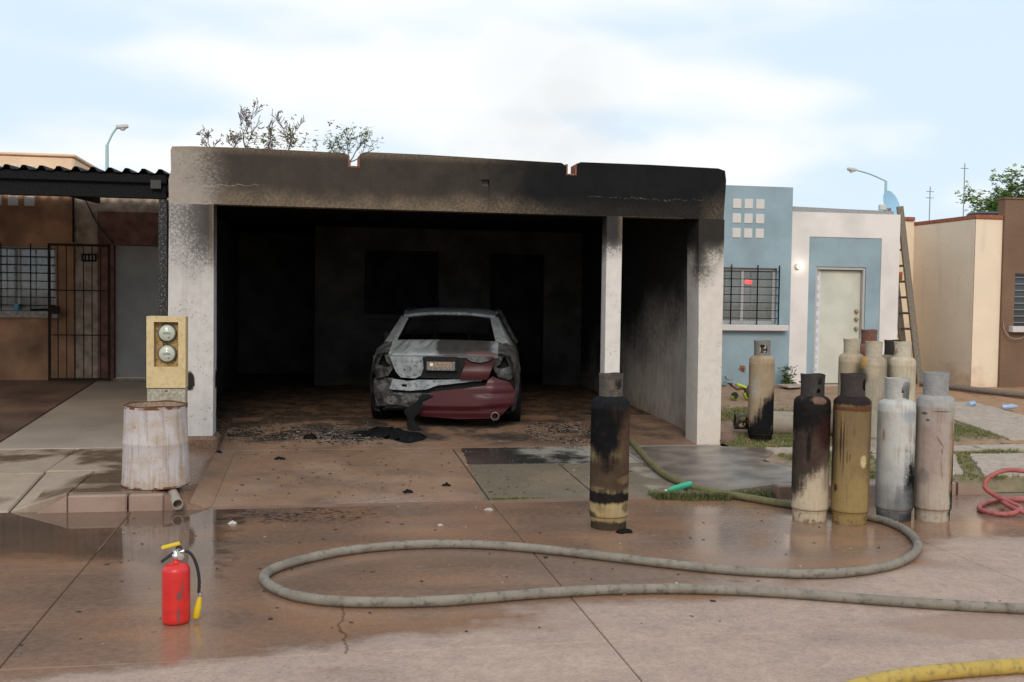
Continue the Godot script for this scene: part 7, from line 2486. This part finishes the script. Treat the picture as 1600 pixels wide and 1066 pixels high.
func make_grass() -> void:
	rng.seed = 90
	var place := []
	var nn := FastNoiseLite.new()
	nn.seed = 6; nn.frequency = 1.6
	for k in 90000:
		var x := rng.randf_range(4.75, 13.0)
		var z := rng.randf_range(-16.8, -9.1)
		var g := grass_here(x, z)
		if rng.randf() > g * (0.55 + nn.get_noise_2d(x, z) * 1.1): continue
		if x < 5.0 and z > -11.3: continue
		var on := false
		for pg in flags:
			if Geometry2D.is_point_in_polygon(Vector2(x, z), pg): on = true
		if on: continue
		var h := rng.randf_range(0.02, 0.055)
		var c := Color(0.13, 0.165, 0.045).lerp(Color(0.24, 0.225, 0.085), pow(rng.randf(), 1.6))
		if rng.randf() < 0.10: c = Color(0.34, 0.24, 0.11)
		place.append([Transform3D(Basis(Vector3.UP, rng.randf() * TAU) * Basis.from_scale(Vector3(h * 1.1, h, h * 1.1)), Vector3(x, lot_y(z) - 0.008, z)), c])
	multi("grass", tuft_mesh(9, 1), M.leaf, place, "short patchy green grass on the lot around the gas cylinders", "grass")
	place = []
	for k in 900:
		var u := rng.randf()
		var x := 3.02 + 1.25 * u
		var z := -9.13 + rng.randfn(0, 0.055) + 0.12 * sin(u * 3.0)
		if rng.randf() < 0.25:
			x = 4.05 + rng.randfn(0, 0.16); z = -9.3 + rng.randfn(0, 0.07)
		var h := rng.randf_range(0.03, 0.085)
		var c := Color(0.09, 0.115, 0.035).lerp(Color(0.2, 0.17, 0.07), rng.randf() * rng.randf())
		place.append([Transform3D(Basis(Vector3.UP, rng.randf() * TAU) * Basis.from_scale(Vector3(h, h, h)), Vector3(x, 0.004, z)), c])
	for k in 90:
		place.append([Transform3D(Basis(Vector3.UP, rng.randf() * TAU) * Basis.from_scale(Vector3.ONE * rng.randf_range(0.012, 0.03)), Vector3(1.56 + absf(rng.randfn(0, 0.22)), 0.012, -9.13 - absf(rng.randfn(0, 0.02)))), Color(0.13, 0.16, 0.03)])
	multi("weeds", tuft_mesh(9, 2), M.leaf, place, "strip of weeds in the gutter under the olive hose", "weeds")
	# low weeds at the wall of the blue house
	for q in [[8.0, -16.95, 0.34, "leafy green weed at the corner of the blue wall behind the tan cylinder"], [6.3, -17.1, 0.20, "row of thin weeds along the foot of the blue wall behind the toy"]]:
		var t := thing("weed", q[3], "plant", Vector3(q[0], 0.33, q[1]))
		var pl := []
		for k in 140:
			var p := Vector3(rng.randfn(0, 0.07 if q[2] > 0.3 else 0.35), absf(rng.randfn(0, q[2] * 0.55)), rng.randfn(0, 0.06))
			pl.append([Transform3D(Basis(Vector3.UP, rng.randf() * TAU) * Basis(Vector3.RIGHT, rng.randf_range(-0.9, 0.9)) * Basis.from_scale(Vector3.ONE * rng.randf_range(0.025, 0.055)), p), Color(0.06, 0.12, 0.025).lerp(Color(0.12, 0.16, 0.05), rng.randf())])
		multi("leaves", leaf_mesh(3), M.leaf, pl, "", "", t)
		var s := sn()
		for k in 5:
			tube(s, [Vector3(rng.randfn(0, 0.03), -0.02, 0), Vector3(rng.randfn(0, 0.08), q[2] * 0.9, rng.randfn(0, 0.04))], 0.005, 5)
		part("stem", s, M.bark, t)

func leaf_mesh(n: int) -> ArrayMesh:
	var s := sn()
	for k in n:
		var a := TAU * k / n + 0.3
		var d := Vector3(cos(a), 0.25 * sin(k * 2.1), sin(a))
		var sd := Vector3(-sin(a), 0.15, cos(a)) * 0.42
		s.set_color(Color.WHITE)
		quado(s, Vector3.ZERO, d * 0.55 + sd, d * 1.25, d * 0.55 - sd, Vector3.UP)
	return s.commit()

func grow(s: SurfaceTool, a: Vector3, dir: Vector3, len_: float, r: float, depth: int, tips: Array) -> void:
	var p := a
	var pts := [a]
	var rad := [r]
	var n := 4
	var d := dir.normalized()
	for k in n:
		d = (d + Vector3(rng.randf_range(-0.22, 0.22), rng.randf_range(-0.04, 0.16), rng.randf_range(-0.22, 0.22))).normalized()
		p += d * len_ / n
		pts.append(p)
		rad.append(maxf(0.0065, lerpf(r, r * 0.55, float(k + 1) / n)))
		if depth > 0 and k > 0:
			var nb := 1 if rng.randf() < 0.75 else 2
			for b in nb:
				var side := Vector3(rng.randf_range(-1, 1), rng.randf_range(-0.1, 0.9), rng.randf_range(-1, 1)).normalized()
				grow(s, p, (d * 0.7 + side).normalized(), len_ * rng.randf_range(0.45, 0.7), rad[k + 1] * 0.6, depth - 1, tips)
	tube(s, pts, r, 6 if r > 0.015 else 4, rad)
	tips.append(p)

func make_trees() -> void:
	# half-bare tree behind the burnt house
	rng.seed = 1204
	var t := thing("bare_tree", "half-bare twiggy tree showing above the roof of the burnt house", "tree", Vector3(-0.95, 0.3, -24.0))
	var s := sn()
	var tips := []
	tube(s, [Vector3(0, 0, 0), Vector3(0.05, 1.5, 0), Vector3(0, 3.0, 0)], 0.13, 10, [0.15, 0.12, 0.10])
	grow(s, Vector3(0, 2.9, 0), Vector3(-0.55, 1, 0.1), 1.5, 0.05, 0, [])
	for q in [[-0.50, 4.35, 0.0, 1.25], [-0.02, 4.3, 0.06, 0.95], [0.25, 4.35, 0.45, 1.15], [-1.15, 4.35, -0.75, 0.75], [-0.75, 4.4, -0.35, 0.7]]:
		tube(s, [Vector3(0, 2.9, 0), Vector3(q[0] * 0.6, 3.7, 0.05), Vector3(q[0], q[1], 0)], 0.05, 8, [0.08, 0.05, 0.034])
		grow(s, Vector3(q[0], q[1], 0), Vector3(q[2], 1.0, 0), q[3] * 0.56, 0.020, 3, tips)
	part("trunk", s, M.bark, t)
	var pl := []
	for p in tips:
		if rng.randf() < 0.16:
			for k in rng.randi_range(1, 3):
				pl.append([Transform3D(Basis(Vector3.UP, rng.randf() * TAU) * Basis(Vector3.RIGHT, 1.2) * Basis.from_scale(Vector3.ONE * rng.randf_range(0.025, 0.05)), p + Vector3(rng.randfn(0, 0.05), rng.randfn(0, 0.06) - 0.03, rng.randfn(0, 0.05))), Color(0.16, 0.09, 0.07)])
	for q in [[-0.05, 4.92, 0.30, 150], [-0.52, 4.80, 0.10, 40], [0.38, 4.95, 0.12, 60], [1.45, 4.92, 0.14, 70], [0.9, 4.85, 0.1, 30]]:
		for k in q[3]:
			var p := Vector3(q[0] + rng.randfn(0, q[2]), q[1] + rng.randfn(0, 0.14), rng.randfn(0, 0.3))
			pl.append([Transform3D(Basis(Vector3.UP, rng.randf() * TAU) * Basis(Vector3.RIGHT, rng.randf_range(-0.8, 0.8)) * Basis.from_scale(Vector3.ONE * rng.randf_range(0.035, 0.065)), p), Color(0.14, 0.17, 0.055).lerp(Color(0.22, 0.22, 0.08), rng.randf())])
	multi("crown", leaf_mesh(3), M.leaf, pl, "", "", t)
	# small leafy tree beside it
	rng.seed = 55
	t = thing("leafy_sapling", "sprig of a green leafy tree above the first drain notch", "tree", Vector3(0.72, 0.3, -23.5))
	s = sn()
	tips = []
	tube(s, [Vector3(0, 0, 0), Vector3(0.03, 2.4, 0), Vector3(0, 4.45, 0)], 0.05, 8, [0.07, 0.05, 0.03])
	for q in [[-0.9, 0.42, 0.46], [0.0, 0.9, 0.5], [1.0, 0.40, 0.62], [0.5, 0.8, 0.55], [-0.4, 0.8, 0.36]]:
		grow(s, Vector3(0, 4.4, 0), Vector3(q[0], q[1], 0), q[2], 0.014, 1, tips)
	part("trunk", s, M.bark, t)
	pl = []
	for p in tips:
		for k in 9:
			pl.append([Transform3D(Basis(Vector3.UP, rng.randf() * TAU) * Basis(Vector3.RIGHT, rng.randf_range(-0.9, 0.9)) * Basis.from_scale(Vector3.ONE * rng.randf_range(0.03, 0.055)), p + Vector3(rng.randfn(0, 0.06), rng.randfn(0, 0.07), rng.randfn(0, 0.08))), Color(0.14, 0.20, 0.08).lerp(Color(0.24, 0.29, 0.13), rng.randf())])
	multi("crown", leaf_mesh(3), M.leaf, pl, "", "", t)
	# tree behind the brown house
	rng.seed = 301
	t = thing("green_tree", "leafy green tree behind the dark brown house", "tree", Vector3(22.2, 0.3, -30.0))
	s = sn()
	tips = []
	tube(s, [Vector3(0, 0, 0), Vector3(0.1, 1.6, 0), Vector3(0, 3.0, 0)], 0.2, 10, [0.22, 0.18, 0.14])
	for q in [[-1.0, 0.75, 0.2, 1.35], [-0.55, 0.9, -0.3, 1.5], [0.1, 1.0, 0.3, 1.75], [0.7, 0.9, -0.1, 1.8], [-0.2, 0.8, -0.7, 1.3], [1.0, 0.5, 0.4, 1.5]]:
		grow(s, Vector3(0, 2.9, 0), Vector3(q[0], q[1], q[2]), q[3], 0.08, 2, tips)
	part("trunk", s, M.bark, t)
	pl = []
	for p in tips:
		var dens := rng.randi_range(24, 46)
		for k in dens:
			var o := Vector3(rng.randfn(0, 0.17), rng.randfn(0, 0.12), rng.randfn(0, 0.17))
			pl.append([Transform3D(Basis(Vector3.UP, rng.randf() * TAU) * Basis(Vector3.RIGHT, rng.randf_range(-0.8, 0.8)) * Basis.from_scale(Vector3.ONE * rng.randf_range(0.05, 0.10)), p + o), Color(0.12, 0.23, 0.05).lerp(Color(0.24, 0.33, 0.10), rng.randf())])
	multi("crown", leaf_mesh(4), M.leaf, pl, "", "", t)

func make_lamps() -> void:
	for q in [["green-grey street lamp standing behind the black carport", Vector3(-8.25, 0.3, -45.0), 7.4, 0.42, 0.75], ["pale street lamp with a long arm behind the white house", Vector3(28.75, 0.3, -50.0), 7.75, -1.75, 0.5]]:
		var t := thing("street_lamp", q[0], "lamp", q[1], 0.0, "street lamps behind the houses")
		var s := sn()
		tube(s, [Vector3.ZERO, Vector3(0, q[2] * 0.5, 0), Vector3(0, q[2], 0)], 0.07, 10, [0.10, 0.085, 0.065])
		part("pole", s, M.lamp_metal, t)
		s = sn()
		tube(s, smooth_path([Vector3(0, q[2] - 0.02, 0), Vector3(q[3] * 0.5, q[2] + q[4] * 0.6, 0), Vector3(q[3], q[2] + q[4], 0)], 0.1), 0.04, 8)
		part("arm", s, M.lamp_metal, t)
		s = sn()
		var dir := signf(q[3])
		box(s, Vector3(q[3] + 0.16 * dir, q[2] + q[4] + 0.01, 0), Vector3(0.46, 0.15, 0.26), 0.06, Basis(Vector3.BACK, 0.12 * dir))
		var hd := part("head", s, M.lamp_head, t)
		s = sn()
		lathe(s, [Vector2(0.0, -0.10), Vector2(0.09, -0.08), Vector2(0.125, 0.0), Vector2(0.0, 0.0)], 14, Transform3D(Basis(), Vector3(q[3] + 0.18 * dir, q[2] + q[4] - 0.06, 0)))
		part("lens", s, M.white_sill, hd)

func make_smoke() -> void:
	# the last thin smoke that still drifts off the roof
	var t := thing("smoke", "thin grey smoke drifting above the burnt roof", "smoke", Vector3(3.1, 3.3, -14.2))
	t.set_meta("kind", "stuff")
	var m := FogMaterial.new()
	m.density = 0.045
	m.albedo = Color(0.42, 0.42, 0.43)
	for q in [[-0.5, 0.45, 0.0, 1.9, 1.3, 1.4], [0.2, 0.85, 0.1, 1.7, 1.3, 1.3], [0.65, 1.45, -0.1, 1.5, 1.2, 1.2], [-0.2, 1.5, 0.2, 1.8, 1.5, 1.2], [0.9, 0.5, -0.2, 1.6, 0.9, 1.2]]:
		var f := FogVolume.new()
		f.name = "puff"
		f.shape = RenderingServer.FOG_VOLUME_SHAPE_ELLIPSOID
		f.size = Vector3(q[3], q[4], q[5])
		f.material = m
		f.position = Vector3(q[0], q[1], q[2])
		t.add_child(f, true)

func _ready() -> void:
	make_view()
	make_materials()
	make_ground()
	make_burnt_house()
	make_left_house()
	make_carport()
	make_peach_house()
	make_right_houses()
	make_trees()
	make_lamps()
	make_car()
	make_cylinders()
	make_meter()
	make_extinguisher()
	make_hoses()
	make_small_things()
	make_grass()
	make_smoke()
